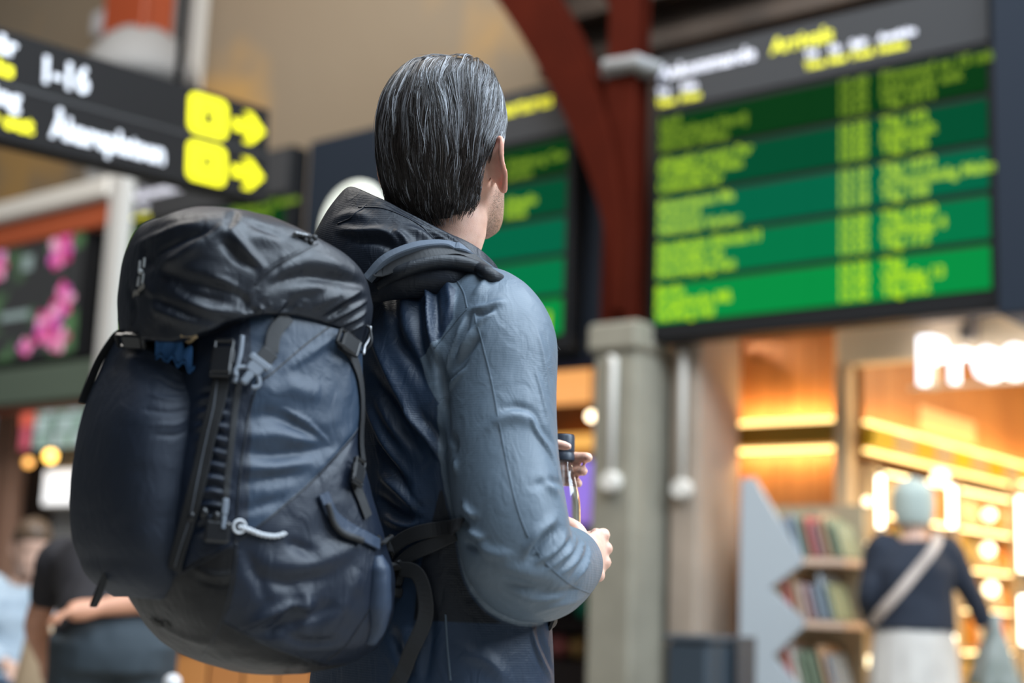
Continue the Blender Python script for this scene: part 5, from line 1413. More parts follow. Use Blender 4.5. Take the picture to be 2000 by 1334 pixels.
# ================================================================== the traveller
PSI = radians(50)
fw = np.array([sin(PSI), cos(PSI), 0])
rt = np.array([cos(PSI), -sin(PSI), 0])
MAN = np.array([-0.1075, 2.107, 0])


def L(p):
    """body coordinates (right, forward, up) -> world"""
    p = np.atleast_2d(np.asarray(p, float))
    q = MAN + p[:, :1] * rt + p[:, 1:2] * fw + p[:, 2:] * UP
    return q if len(q) > 1 else q[0]


def to_local(w_):
    v = np.asarray(w_) - MAN
    return np.stack([v @ rt, v @ fw, v[..., 2]], -1)


man = empty('person', L((0, 0, 0)), 'man with slicked-back greying hair in navy and grey jacket, wearing the backpack', 'person')

# ---- materials
def cloth(name, color, rough=.5, spec=.5, scale=900., bstr=.25, col2=None, col3=None):
    m = bpy.data.materials.new(name)
    m.use_nodes = True
    nt = m.node_tree
    p = nt.nodes['Principled BSDF']
    p.inputs['Base Color'].default_value = (*color, 1)
    p.inputs['Roughness'].default_value = rough
    p.inputs['Specular IOR Level'].default_value = spec
    tc = nt.nodes.new('ShaderNodeTexCoord')
    n1 = nt.nodes.new('ShaderNodeTexNoise')
    n1.inputs['Scale'].default_value = scale
    n1.inputs['Detail'].default_value = 2
    n2 = nt.nodes.new('ShaderNodeTexNoise')
    n2.inputs['Scale'].default_value = 34
    n2.inputs['Detail'].default_value = 3
    n2.inputs['Distortion'].default_value = 1.4
    mp = nt.nodes.new('ShaderNodeMapping')
    mp.inputs['Scale'].default_value = (1.0, 1.0, .55)
    nt.links.new(tc.outputs['Object'], mp.inputs['Vector'])
    nt.links.new(mp.outputs[0], n2.inputs['Vector'])
    nt.links.new(tc.outputs['Object'], n1.inputs['Vector'])
    wv = nt.nodes.new('ShaderNodeTexWave')               # faint rip-stop ribs
    wv.bands_direction = 'Z'
    wv.inputs['Scale'].default_value = 95
    wv.inputs['Distortion'].default_value = .8
    wv.inputs['Detail Scale'].default_value = 3
    nt.links.new(tc.outputs['Object'], wv.inputs['Vector'])
    b0 = nt.nodes.new('ShaderNodeBump')
    b0.inputs['Strength'].default_value = .22
    b0.inputs['Distance'].default_value = .0004
    nt.links.new(wv.outputs['Fac'], b0.inputs['Height'])
    b1 = nt.nodes.new('ShaderNodeBump')
    b1.inputs['Strength'].default_value = bstr
    b1.inputs['Distance'].default_value = .0004
    b2 = nt.nodes.new('ShaderNodeBump')
    b2.inputs['Strength'].default_value = .55
    b2.inputs['Distance'].default_value = .004
    nt.links.new(n1.outputs['Fac'], b1.inputs['Height'])
    nt.links.new(n2.outputs['Fac'], b2.inputs['Height'])
    nt.links.new(b0.outputs[0], b1.inputs['Normal'])
    nt.links.new(b1.outputs[0], b2.inputs['Normal'])
    nt.links.new(b2.outputs[0], p.inputs['Normal'])
    if col2:                                       # second panel colour where the attribute 'panel' is positive
        at_ = nt.nodes.new('ShaderNodeAttribute')
        at_.attribute_name = 'panel'
        r = nt.nodes.new('ShaderNodeMapRange')
        r.inputs[1].default_value, r.inputs[2].default_value = -.0012, .0012
        nt.links.new(at_.outputs['Fac'], r.inputs[0])
        mx = nt.nodes.new('ShaderNodeMix')
        mx.data_type = 'RGBA'
        mx.inputs[6].default_value = (*color, 1)
        mx.inputs[7].default_value = (*col2, 1)
        nt.links.new(r.outputs[0], mx.inputs[0])
        nt.links.new(mx.outputs[2], p.inputs['Base Color'])
        if col3:                                   # third colour where 'base' is positive
            a3 = nt.nodes.new('ShaderNodeAttribute')
            a3.attribute_name = 'base'
            r3 = nt.nodes.new('ShaderNodeMapRange')
            r3.inputs[1].default_value, r3.inputs[2].default_value = -.0012, .0012
            nt.links.new(a3.outputs['Fac'], r3.inputs[0])
            m3 = nt.nodes.new('ShaderNodeMix')
            m3.data_type = 'RGBA'
            nt.links.new(r3.outputs[0], m3.inputs[0])
            nt.links.new(mx.outputs[2], m3.inputs[6])
            m3.inputs[7].default_value = (*col3, 1)
            nt.links.new(m3.outputs[2], p.inputs['Base Color'])
    MATS[name] = m
    return m


M_JACKET = cloth('jacket_shell', (.0125, .026, .052), .50, .44, col2=(.093, .124, .157), col3=(.0035, .005, .009))
M_NAVY = cloth('jacket_navy', (.0045, .0075, .0145), .50, .36)
M_HOODIN = cloth('hood_lining', (.03, .045, .06), .7, .3)
M_TROUSER = cloth('trouser_cloth', (.012, .012, .014), .8, .3)

skin = bpy.data.materials.new('skin')
skin.use_nodes = True
_nt = skin.node_tree
_p = _nt.nodes['Principled BSDF']
_p.inputs['Roughness'].default_value = .48
_p.inputs['Subsurface Weight'].default_value = .25
_p.inputs['Subsurface Radius'].default_value = (.012, .005, .003)
_p.inputs['Subsurface Scale'].default_value = .6
_tc = _nt.nodes.new('ShaderNodeTexCoord')
_n = _nt.nodes.new('ShaderNodeTexNoise')
_n.inputs['Scale'].default_value = 45
_n.inputs['Detail'].default_value = 5
_nt.links.new(_tc.outputs['Object'], _n.inputs['Vector'])
_r = _nt.nodes.new('ShaderNodeValToRGB')
_r.color_ramp.elements[0].position = .3
_r.color_ramp.elements[0].color = (.62, .35, .26, 1)
_r.color_ramp.elements[1].position = .7
_r.color_ramp.elements[1].color = (.74, .47, .36, 1)
_nt.links.new(_n.outputs['Fac'], _r.inputs[0])
_n2 = _nt.nodes.new('ShaderNodeTexNoise')
_n2.inputs['Scale'].default_value = 620
_nt.links.new(_tc.outputs['Object'], _n2.inputs['Vector'])
_at = _nt.nodes.new('ShaderNodeAttribute')
_at.attribute_name = 'beard'
_ml = _nt.nodes.new('ShaderNodeMath')
_ml.operation = 'MULTIPLY'
_mr = _nt.nodes.new('ShaderNodeMapRange')
_mr.inputs[1].default_value, _mr.inputs[2].default_value = .42, .62
_mr.inputs[3].default_value, _mr.inputs[4].default_value = .25, 1.
_nt.links.new(_n2.outputs['Fac'], _mr.inputs[0])
_nt.links.new(_mr.outputs[0], _ml.inputs[0])
_nt.links.new(_at.outputs['Fac'], _ml.inputs[1])
_mx = _nt.nodes.new('ShaderNodeMix')
_mx.data_type = 'RGBA'
_nt.links.new(_ml.outputs[0], _mx.inputs[0])
_nt.links.new(_r.outputs[0], _mx.inputs[6])
_mx.inputs[7].default_value = (.10, .062, .042, 1)
_at2 = _nt.nodes.new('ShaderNodeAttribute')
_at2.attribute_name = 'flush'
_mx2 = _nt.nodes.new('ShaderNodeMix')
_mx2.data_type = 'RGBA'
_nt.links.new(_at2.outputs['Fac'], _mx2.inputs[0])
_nt.links.new(_mx.outputs[2], _mx2.inputs[6])
_mx2.inputs[7].default_value = (.66, .17, .10, 1)
_nt.links.new(_mx2.outputs[2], _p.inputs['Base Color'])
_b = _nt.nodes.new('ShaderNodeBump')
_b.inputs['Strength'].default_value = .25
_b.inputs['Distance'].default_value = .0012
_nt.links.new(_n2.outputs['Fac'], _b.inputs['Height'])
_nt.links.new(_b.outputs[0], _p.inputs['Normal'])

# ---- head frame
PH = radians(29)
hf = np.array([sin(PH), cos(PH), 0])
hr = np.array([cos(PH), -sin(PH), 0])
pit = radians(17)
hu = UP * cos(pit) - hf * sin(pit)
hf = hf * cos(pit) + UP * sin(pit)
HC = np.array([-0.106, 2.094, 1.714])          # midpoint between the ears


def H(p):
    p = np.atleast_2d(np.asarray(p, float))
    return HC + p[:, :1] * hr + p[:, 1:2] * hf + p[:, 2:] * hu


def to_head(w_):
    v = np.asarray(w_) - HC
    return np.stack([v @ hr, v @ hf, v @ hu], -1)


body = MB()
# skull and face: horizontal sections (half width, back, front, squareness)
zs = [-.106, -.099, -.086, -.070, -.052, -.03, -.005, .02, .045, .07, .095, .115, .130, .137]
rows = [(.016, .055, .082, 2.0), (.030, .030, .097, 2.1), (.045, -.01, .103, 2.2), (.056, -.05, .102, 2.3), (.0635, -.075, .100, 2.3),
        (.067, -.085, .098, 2.3), (.070, -.092, .095, 2.3), (.0725, -.096, .096, 2.3), (.0745, -.098, .097, 2.2), (.074, -.096, .094, 2.2),
        (.067, -.087, .082, 2.1), (.053, -.068, .062, 2.0), (.030, -.042, .036, 2.0), (.010, -.016, .012, 2.0)]
hz = np.linspace(zs[0], zs[-1], 60)
ht = table(hz, zs, rows)
rings = []
for z, (hw, fb, ff, e) in zip(hz, ht):
    R_ = super_ring(0, 0, hw, fb, ff, z, 72, e)
    x, y = R_[:, 0], R_[:, 1]
    front = np.clip(y / .1, 0, 1)
    # nose, brow, eye hollows, lips, chin
    nose = np.exp(-(x / .011) ** 2) * front ** 4
    prof = np.interp(z, [-.06, -.045, -.036, -.02, .01, .03], [0, .012, .026, .02, .009, 0])
    R_[:, 1] += nose * prof
    R_[:, 1] += front ** 3 * np.exp(-((np.abs(x) - .030) / .020) ** 2) * np.interp(z, [-.02, 0, .012, .03, .045, .06], [0, -.006, -.010, .006, .004, 0])
    R_[:, 1] += front ** 4 * np.exp(-(x / .024) ** 2) * np.interp(z, [-.084, -.078, -.073, -.069, -.065, -.06, -.05], [0, -.004, .006, .0, .007, .001, 0])
    R_[:, 1] += front ** 2 * np.exp(-(x / .022) ** 2) * np.interp(z, [-.106, -.096, -.084], [0, .005, 0])
    # cheekbone
    R_[:, 0] += np.sign(x) * np.exp(-((np.abs(x) - .06) / .02) ** 2) * np.exp(-((y - .05) / .03) ** 2) * np.exp(-((z + .02) / .02) ** 2) * .004
    rings.append(H(R_))
body.add(*loft(rings))
# neck
body.tube(spline([L((0, -.01, 1.40)), L((-.002, -.014, 1.50)), L((-.006, -.014, 1.58)), H((0, -.022, -.08))[0], H((0, -.012, -.02))[0]], 20), spline([[.085], [.068], [.0615], [.060], [.058]], 20)[:, 0], 40)


def ear(side):
    """auricle: a cupped plate with a rolled rim, standing off the head"""
    out = []
    # outline (front-back y, up z) of the ear, clockwise from the front root
    o = spline([(.012, .020), (.006, .037), (-.011, .042), (-.027, .032), (-.031, .010), (-.025, -.010), (-.015, -.026), (-.004, -.036), (.008, -.030), (.012, -.014), (.013, .004)], 64, True)
    c = np.array([-.004, .002])
    base = .0745
    k_ = len(o)
    rim = []
    for q in o:
        away = np.clip((.012 - q[0]) / .036, 0, 1)
        rim.append((side * (base + .001 + .033 * away ** .8), q[0] + .003 * away, q[1]))
    rim = np.array(rim)
    m = MB()
    m.add(*sweep(H(rim), np.interp(np.arange(k_) / k_, [0, .3, .5, .62, .75, 1], [.0036, .0042, .0036, .0052, .0042, .0034]), 10, closed=True))
    # solid wedge behind the rim, dished in front
    rings = []
    for sc_, dk, dx in ((.36, 0., -.012), (.46, .25, -.004), (.70, .62, -.003), (.95, 1., -.0045), (.97, 1., -.001), (.86, 1., -.003), (.62, .92, -.006), (.30, .80, -.007)):
        q = c + (o - c) * sc_
        x = side * (base + (np.abs(rim[:, 0]) - base) * dk + dx)
        rings.append(H(np.stack([x, q[:, 0] - .002 * (1 - dk) + (rim[:, 1] - o[:, 0]) * dk, q[:, 1]], 1)))
    m.add(*loft(rings))
    # tragus and antihelix
    m.tube(H([(side * .076, .010, .006), (side * .082, .007, .0), (side * .079, .009, -.008)]), [.003, .0045, .003], 8)
    m.tube(H(spline([(side * .0990, -.004, .024), (side * .1005, -.013, .012), (side * .097, -.010, -.006), (side * .088, .0, -.016)], 10)), .003, 8)
    return m


for sd in (1, -1):
    e_ = ear(sd)
    body.add(np.concatenate(e_.v), e_.f)

# ---- trunk, arms and hands under the clothes
tz = np.linspace(.86, 1.50, 30)
tr = table(tz, [.86, .98, 1.1, 1.25, 1.38, 1.45, 1.50], [(.16, -.115, .105), (.155, -.105, .105), (.145, -.10, .105), (.16, -.115, .11), (.165, -.12, .105), (.15, -.10, .085), (.10, -.07, .05)])
body.add(*loft([L(super_ring(0, 0, a, b, c, z, 48)) for z, (a, b, c) in zip(tz, tr)]))
S_R, E_R, W_R = (.160, -.015, 1.445), (.236, -.030, 1.145), (.100, .212, 1.142)
S_L, E_L, W_L = (-.160, -.015, 1.445), (-.250, .0, 1.165), (-.125, .225, 1.276)
for S_, E_, W_ in ((S_R, E_R, W_R), (S_L, E_L, W_L)):
    S_, E_, W_ = (np.array(q) for q in (S_, E_, W_))
    body.tube(L(spline([S_ * .8 + np.array([0, 0, .29]), S_, S_ * .5 + E_ * .5, E_, E_ * .55 + W_ * .45, W_], 40)), spline([[.055], [.058], [.047], [.04], [.042], [.028]], 40)[:, 0], 24)
for sd in (1, -1):
    hip, kn, an = np.array((sd * .095, 0, .90)), np.array((sd * .11, .012, .49)), np.array((sd * .115, -.02, .085))
    body.tube(L(spline([hip, hip * .5 + kn * .5, kn, kn * .55 + an * .45 + np.array((0, -.02, 0)), an], 40)), spline([[.088], [.072], [.054], [.052], [.036]], 40)[:, 0], 24)
    body.tube(L([(sd * .115, -.05, .045), (sd * .12, .04, .05), (sd * .125, .13, .035)]), [.036, .04, .03], 16)


def finger(pts, r0, r1, m=body):
    P = spline(pts, 22)
    rr = np.interp(np.linspace(0, 1, 22), [0, .3, .36, .62, .68, .93, 1], [r0, r0 * .93, r0 * .98, r0 * .88, r0 * .9, r1, r1 * .72])
    m.tube(P, rr, 14)
    m.ball(P[-1], r1 * .74, 12, 8)


def palm(ctrl):
    P = spline(ctrl, 14)
    rr_ = []
    for i, q in enumerate(P):
        t = i / 13
        hh = np.interp(t, [0, .35, .8, 1], [.027, .037, .041, .039])
        th = np.interp(t, [0, .4, 1], [.021, .016, .0125])
        a = np.linspace(0, 2 * pi, 28, endpoint=False)
        T_ = nrm(P[min(i + 1, 13)] - P[max(i - 1, 0)])
        sdv = nrm(np.cross(T_, (0, 0, 1)))
        rr_.append(L(q + np.sin(a)[:, None] * np.array([0, 0, hh]) + np.cos(a)[:, None] * sdv * th))
    body.add(*loft(rr_))


# bottle axis in body coordinates
BOT = np.array([-.006, .262])
# right hand: palm beside the bottle, fingers round its far side
palm([(.096, .210, 1.138), (.086, .236, 1.143), (.072, .262, 1.147), (.062, .286, 1.150)])
for k, (dz, ln, r0) in enumerate(((.031, 1.0, .0102), (.0100, 1.08, .0105), (-.0115, 1.0, .0100), (-.0315, .84, .0090))):
    lift = (.001, .005, .003, -.006)[k]
    mcp = np.array((.060 + lift * .6 + max(0, -dz) * .35, .286 + lift - max(0, -dz) * .25, 1.151 + dz))
    pts = [mcp - np.array((-.006, .02, 0)), mcp, mcp + np.array((-.020, .024 * ln, .08 * dz)), mcp + np.array((-.046, .034 * ln - .004, 0)), mcp + np.array((-.070, .018, -.001)), mcp + np.array((-.083, -.002, -.002))]
    finger(L(pts), r0, r0 * .78)
    body.ball(L(mcp + np.array((.003, .002, 0))), .0114, 14, 10)
# right thumb: leaves the side of the palm low down, closes on the near side of the bottle
finger(L([(.094, .218, 1.158), (.080, .226, 1.178), (.060, .226, 1.192), (.036, .224, 1.199), (.012, .225, 1.200)]), .0125, .0092)
body.ball(L((.084, .234, 1.163)), .0155, 14, 10, (1, 1, 1.1))
# left hand: comes from his left, fingers across the cap
palm([(-.125, .225, 1.276), (-.104, .238, 1.284), (-.082, .254, 1.292), (-.064, .266, 1.298)])
for k, (dz, tip, r0) in enumerate(((.030, (.030, .2400, 1.318), .0090), (.010, (.039, .2760, 1.303), .0098), (-.0105, (.026, .2780, 1.282), .0094), (-.0295, (.004, .2880, 1.264), .0082))):
    mcp = np.array((-.064, .268, 1.298 + dz))
    tip = np.array(tip)
    out = -.018 if k == 0 else .026
    md1 = mcp * .62 + tip * .38 + np.array((0, out, .003))
    md2 = mcp * .28 + tip * .72 + np.array((.002, out * .7, .002))
    finger(L([mcp - np.array((.02, .01, .002)), mcp, md1, md2, tip]), r0, r0 * .86)
    body.ball(L(mcp + np.array((0, .004, 0))), .0108, 14, 10)
finger(L([(-.104, .230, 1.299), (-.084, .230, 1.314), (-.060, .232, 1.328), (-.036, .236, 1.336), (-.020, .238, 1.338)]), .0122, .009)
body.ball(L((-.090, .236, 1.304)), .015, 14, 10)

bo = body.build('body', skin, man, True)
remeshed(bo, .0030, 3, .5)
v_, n_ = get_co(bo.data)
hv = to_head(v_ + np.array(man.location))
beard = np.clip((-hv[:, 2] - .022 + .25 * np.clip(hv[:, 1], 0, .1)) / .025, 0, 1) * np.clip((hv[:, 1] + .004) / .022, 0, 1) * np.clip((.17 + hv[:, 2]) / .03, 0, 1) * np.clip((hv[:, 2] + .135 - hv[:, 1] * .0 + .02) / .02, 0, 1)
flush = np.clip((np.abs(hv[:, 0]) - .080) / .012, 0, 1) * (np.abs(hv[:, 2]) < .06) * np.clip(1 - np.abs(hv[:, 1]) / .06, 0, 1) * .45
for nm_, vals in (('beard', beard), ('flush', flush)):
    at_ = bo.data.attributes.new(nm_, 'FLOAT', 'POINT')
    at_.data.foreach_set('value', vals.astype(np.float32))

# ---- jacket
jk = MB()
tz = np.linspace(.80, 1.575, 70)
tr = table(tz, [.80, .95, 1.10, 1.25, 1.38, 1.455, 1.505, 1.54, 1.575], [(.205, -.135, .150, 2.5), (.200, -.13, .150, 2.5), (.190, -.125, .145, 2.4), (.195, -.135, .14, 2.4), (.200, -.145, .13, 2.5), (.196, -.135, .112, 2.5), (.172, -.112, .090, 2.3), (.125, -.090, .075, 2.2), (.088, -.080, .062, 2.0)])
jk.add(*loft([L(super_ring(0, 0, a, b, c, z, 96, e)) for z, (a, b, c, e) in zip(tz, tr)]))
SLEEVE_R = [(.070, -.010, 1.490, .060), (.120, -.013, 1.475, .074), (.160, -.020, 1.428, .083), (.180, -.030, 1.350, .0795), (.206, -.040, 1.262, .076), (.232, -.042, 1.185, .0755), (.236, -.030, 1.136, .075), (.216, .020, 1.120, .072), (.184, .080, 1.124, .063), (.160, .128, 1.132, .053), (.150, .148, 1.136, .046)]
SLEEVE_L = [(-.070, -.010, 1.490, .060), (-.120, -.013, 1.475, .074), (-.170, -.014, 1.425, .082), (-.205, -.010, 1.340, .078), (-.230, -.005, 1.250, .072), (-.250, .0, 1.190, .072), (-.246, .025, 1.160, .070), (-.212, .095, 1.185, .064), (-.175, .155, 1.220, .058), (-.142, .205, 1.248, .050), (-.128, .222, 1.258, .045)]
ARM = {}
for key, S_ in (('r', SLEEVE_R), ('l', SLEEVE_L)):
    q = spline(S_, 90)
    ARM[key] = q
    jk.tube(L(q[:, :3]), q[:, 3], 48)
jo = jk.build('jacket', M_JACKET, man, True)
remeshed(jo, .0032, 10, .5)
v_, n_ = get_co(jo.data)
mo = np.array(man.location)
lv = to_local(v_ + mo)
ln_ = np.stack([n_ @ rt, n_ @ fw, n_[:, 2]], 1)


def arm_dist(lv, q):
    best = np.full(len(lv), 9.)
    rad = np.zeros(len(lv))
    for p in q[::2]:
        d = np.linalg.norm(lv - p[:3], axis=1) - p[3]
        best = np.minimum(best, d)
    return best


# grey panels: sleeves and the shoulder yokes; edge of the yoke as r(z)
YZ = [1.30, 1.335, 1.372, 1.40, 1.43, 1.455, 1.475, 1.50, 1.53, 1.6]
YR = [.170, .150, .130, .120, .150, .158, .152, .140, .09, .05]
yr = np.interp(lv[:, 2], YZ, YR)
ad = np.minimum(arm_dist(lv, ARM['r']), arm_dist(lv, ARM['l']))
yoke = np.where(lv[:, 2] > 1.335, np.abs(lv[:, 0]) - yr, -.05)
slv = np.where(np.abs(lv[:, 0]) > .105, .009 - ad, -.05)
slv = np.where(lv[:, 2] > 1.335, -.05, slv)
panel = np.maximum(yoke, slv)
at_ = jo.data.attributes.new('panel', 'FLOAT', 'POINT')
at_.data.foreach_set('value', panel.astype(np.float32))
# dark under the arms: black side panels plus arm shade put into the colour
under = np.minimum(np.minimum(np.abs(lv[:, 0]) - .115 - .25 * np.clip(lv[:, 2] - 1.10, 0, 1), lv[:, 2] - 1.045), np.minimum(1.22 - lv[:, 2], ad - .012))
at_ = jo.data.attributes.new('base', 'FLOAT', 'POINT')
at_.data.foreach_set('value', under.astype(np.float32))


def wrinkle(o, key, amp=0., scale=(20, 20, 20), extra=None, seam_mat=None):
    """lays the folds of o (and fine random ones) into its mesh"""
    me = o.data
    v, n = get_co(me)
    off = np.array(world_mat(o).translation)
    W = v + off
    d = strokes_offset(W, n, [q for q in BAKED.get(key, []) if q[3] != 'seam'])
    if amp:
        q = W * np.array(scale)
        q = q + .35 * np.stack([vnoise(q * .7 + 5), vnoise(q * .7 + 9), vnoise(q * .7 + 13)], 1)
        d = d + amp * fbm(q, 2)
    if extra is not None:
        d = d + extra(W, n)
    set_co(me, v + n * d[:, None])
    lines = [q for q in BAKED.get(key, []) if q[3] == 'seam' and q[2] > 0]
    if lines:                                      # raised seams, one part each
        vs, _ = get_co(me)
        tree = BVHTree.FromPolygons([tuple(q) for q in vs + off], [tuple(q.vertices) for q in me.polygons])
        for pts, wd, h, kind in lines:
            P = spline(pts, 10 * len(pts)) if len(pts) > 2 else np.linspace(pts[0], pts[1], 20)
            hits = [tree.find_nearest(Vector(q)) for q in P]
            Q = np.array([np.array(q[0]) for q in hits])
            nn = np.array([np.array(q[1]) for q in hits])
            for _ in range(3):
                Q[1:-1] = (Q[:-2] + 2 * Q[1:-1] + Q[2:]) / 4
                nn[1:-1] = (nn[:-2] + 2 * nn[1:-1] + nn[2:]) / 4
            m_ = MB()
            m_.tube(Q + nn * .0002, None, flat=(nn, .0024, .0013))
            m_.build('seam', seam_mat or o.data.materials[0], o, True)


wrinkle(jo, 'jacket', .0009, (20, 20, 9), seam_mat=cloth('seam_tape', (.074, .102, .132), .55, .4))
# collar and hood: inner wall, rim, crest, drape
NC = np.array([0, -.016])
HOOD = [  # angle (0 his right, 90 behind, 180 his left), rim radius, rim z, drape radius, drape z, foot radius, foot z
    (-80, .086, 1.495, .104, 1.478, .116, 1.450), (-45, .096, 1.543, .114, 1.522, .124, 1.485), (-10, .100, 1.568, .122, 1.540, .132, 1.500), (25, .101, 1.590, .130, 1.560, .140, 1.512), (55, .106, 1.615, .140, 1.580, .150, 1.510),
    (85, .118, 1.646, .156, 1.598, .164, 1.500), (115, .132, 1.676, .182, 1.606, .186, 1.480), (145, .128, 1.662, .182, 1.595, .188, 1.470),
    (180, .108, 1.605, .150, 1.560, .165, 1.470), (220, .097, 1.555, .120, 1.525, .134, 1.48), (255, .086, 1.50, .104, 1.478, .116, 1.45)]
hz_ = spline(HOOD, 120)
rings = []
for a, r0, z0, r1, z1, r2, z2 in hz_:
    t = radians(a)
    dr = np.array([cos(t), -sin(t)])
    prof = spline([(r0 - .014, z0 - .07), (r0 - .008, z0 - .02), (r0, z0), (r0 + (r1 - r0) * .35, z0 + .004 - (z0 - z1) * .18), (r1, z1), (r1 * .5 + r2 * .5 + .006, z1 * .5 + z2 * .5), (r2, z2), (r2 - .02, z2 - .02), (r0 * .6 + r2 * .4 - .01, z2 - .01)], 56)
    rings.append(L(np.stack([NC[0] + dr[0] * prof[:, 0], NC[1] + dr[1] * prof[:, 0], prof[:, 1]], 1)))
ho = obj('hood', *loft(rings), M_NAVY, man, True)
bm = bmesh.new()
bm.from_mesh(ho.data)
bmesh.ops.recalc_face_normals(bm, faces=bm.faces)
bmesh.ops.subdivide_edges(bm, edges=bm.edges, cuts=1, use_grid_fill=True)
bm.to_mesh(ho.data)
bm.free()
ho.data.polygons.foreach_set('use_smooth', [True] * len(ho.data.polygons))
wrinkle(ho, 'hood', .0012, (16, 16, 22))

# trousers and shoes (below the frame)
tm = MB()
for sd in (1, -1):
    tm.tube(L(spline([(sd * .085, 0, .93), (sd * .10, .0, .70), (sd * .112, .012, .49), (sd * .116, -.005, .28), (sd * .118, -.015, .055)], 40)), spline([[.110], [.098], [.078], [.074], [.070]], 40)[:, 0], 28)
tm.add(*loft([L(super_ring(0, 0, a, -b, b, z, 48)) for z, a, b in ((.80, .15, .10), (.88, .175, .118), (.96, .165, .112), (1.02, .16, .108))]))
to_ = tm.build('trousers', M_TROUSER, man, True)
remeshed(to_, .009, 3)
for sd in (1, -1):
    sm = MB()
    P = spline([(sd * .114, -.085, .0), (sd * .117, -.02, .0), (sd * .122, .07, .0), (sd * .126, .16, .0), (sd * .127, .20, .0)], 24)
    rings = []
    for i, q in enumerate(P):
        t = i / 23
        wd = np.interp(t, [0, .1, .35, .7, .92, 1], [.018, .036, .038, .048, .038, .012])
        hh = np.interp(t, [0, .08, .3, .55, .9, 1], [.055, .10, .105, .07, .045, .02])
        a = np.linspace(0, 2 * pi, 20, endpoint=False)
        rings.append(L(np.stack([q[0] + np.cos(a) * wd, np.full(20, q[1]), hh / 2 + np.sign(np.sin(a)) * np.abs(np.sin(a)) ** .7 * hh / 2], 1)))
    sm.add(*loft(rings))
    sm.build('shoe', mat('shoe_leather', (.03, .025, .02), .5), man, True)

# ---- hair: a dark cap and combed-back strands
HZ = [-.088, -.07, -.05, -.02, .02, .06, .10, .135, .158, .173, .180]
HR = [(.056, -.082, .0), (.062, -.092, .005), (.069, -.103, .015), (.076, -.114, .03), (.0845, -.121, .07), (.088, -.120, .098), (.0855, -.110, .103), (.075, -.089, .100), (.060, -.064, .092), (.038, -.036, .074), (.012, -.004, .048)]
hz = np.linspace(HZ[0], HZ[-1], 70)
ht = table(hz, HZ, HR)
NH = 120
hv = np.concatenate([super_ring(0, 0, a, b, c, z, NH, 2.15) for z, (a, b, c) in zip(hz, ht)])


def hair_mask(p, slack=0.):
    x, f, z = p[:, 0], p[:, 1], p[:, 2]
    front = np.interp(z, [-.03, -.012, -.01, .03, .05, .085, .115, .135], [-.03, -.026, .026, .034, .058, .074, .094, .2])
    ok = f < front + slack
    ear_ = (z < .034) & (f > -.034) & ((f < .014) | (z < -.012))
    nape = np.interp(f, [-.11, -.06, -.03, 0], [-.078, -.062, -.040, -.030])
    return ok & ~ear_ & (z > nape - slack)


hm = hair_mask(hv)
hfaces = [q for q in grid_faces(NH, 70) if all(hm[i] for i in q)]
hfaces.append(tuple(69 * NH + i for i in range(NH)))
shell = hv * np.array([.975, .975, .985]) + np.array([0, -.001, -.001])
used = sorted({i for q in hfaces for i in q})
ix = {k: i for i, k in enumerate(used)}
M_HAIR = bpy.data.materials.new('hair_strands')
M_HAIR.use_nodes = True
_nt = M_HAIR.node_tree
_p = _nt.nodes['Principled BSDF']
_p.inputs['Roughness'].default_value = .34
_p.inputs['Specular IOR Level'].default_value = .6
_at = _nt.nodes.new('ShaderNodeAttribute')
_at.attribute_name = 'grey'
_rp = _nt.nodes.new('ShaderNodeValToRGB')
_rp.color_ramp.elements[0].color = (.018, .012, .009, 1)
_rp.color_ramp.elements[1].color = (.48, .49, .52, 1)
_e = _rp.color_ramp.elements.new(.5)
_e.color = (.040, .029, .023, 1)
_nt.links.new(_at.outputs['Fac'], _rp.inputs[0])
_nt.links.new(_rp.outputs[0], _p.inputs['Base Color'])
cap = obj('hair', H(shell[used]), [tuple(ix[i] for i in q) for q in hfaces], mat('hair_base', (.022, .015, .012), .6), man, True)
bvh = BVHTree.FromPolygons([tuple(q) for q in hv], grid_faces(NH, 70) + [tuple(69 * NH + i for i in range(NH)), tuple(reversed(range(NH)))])

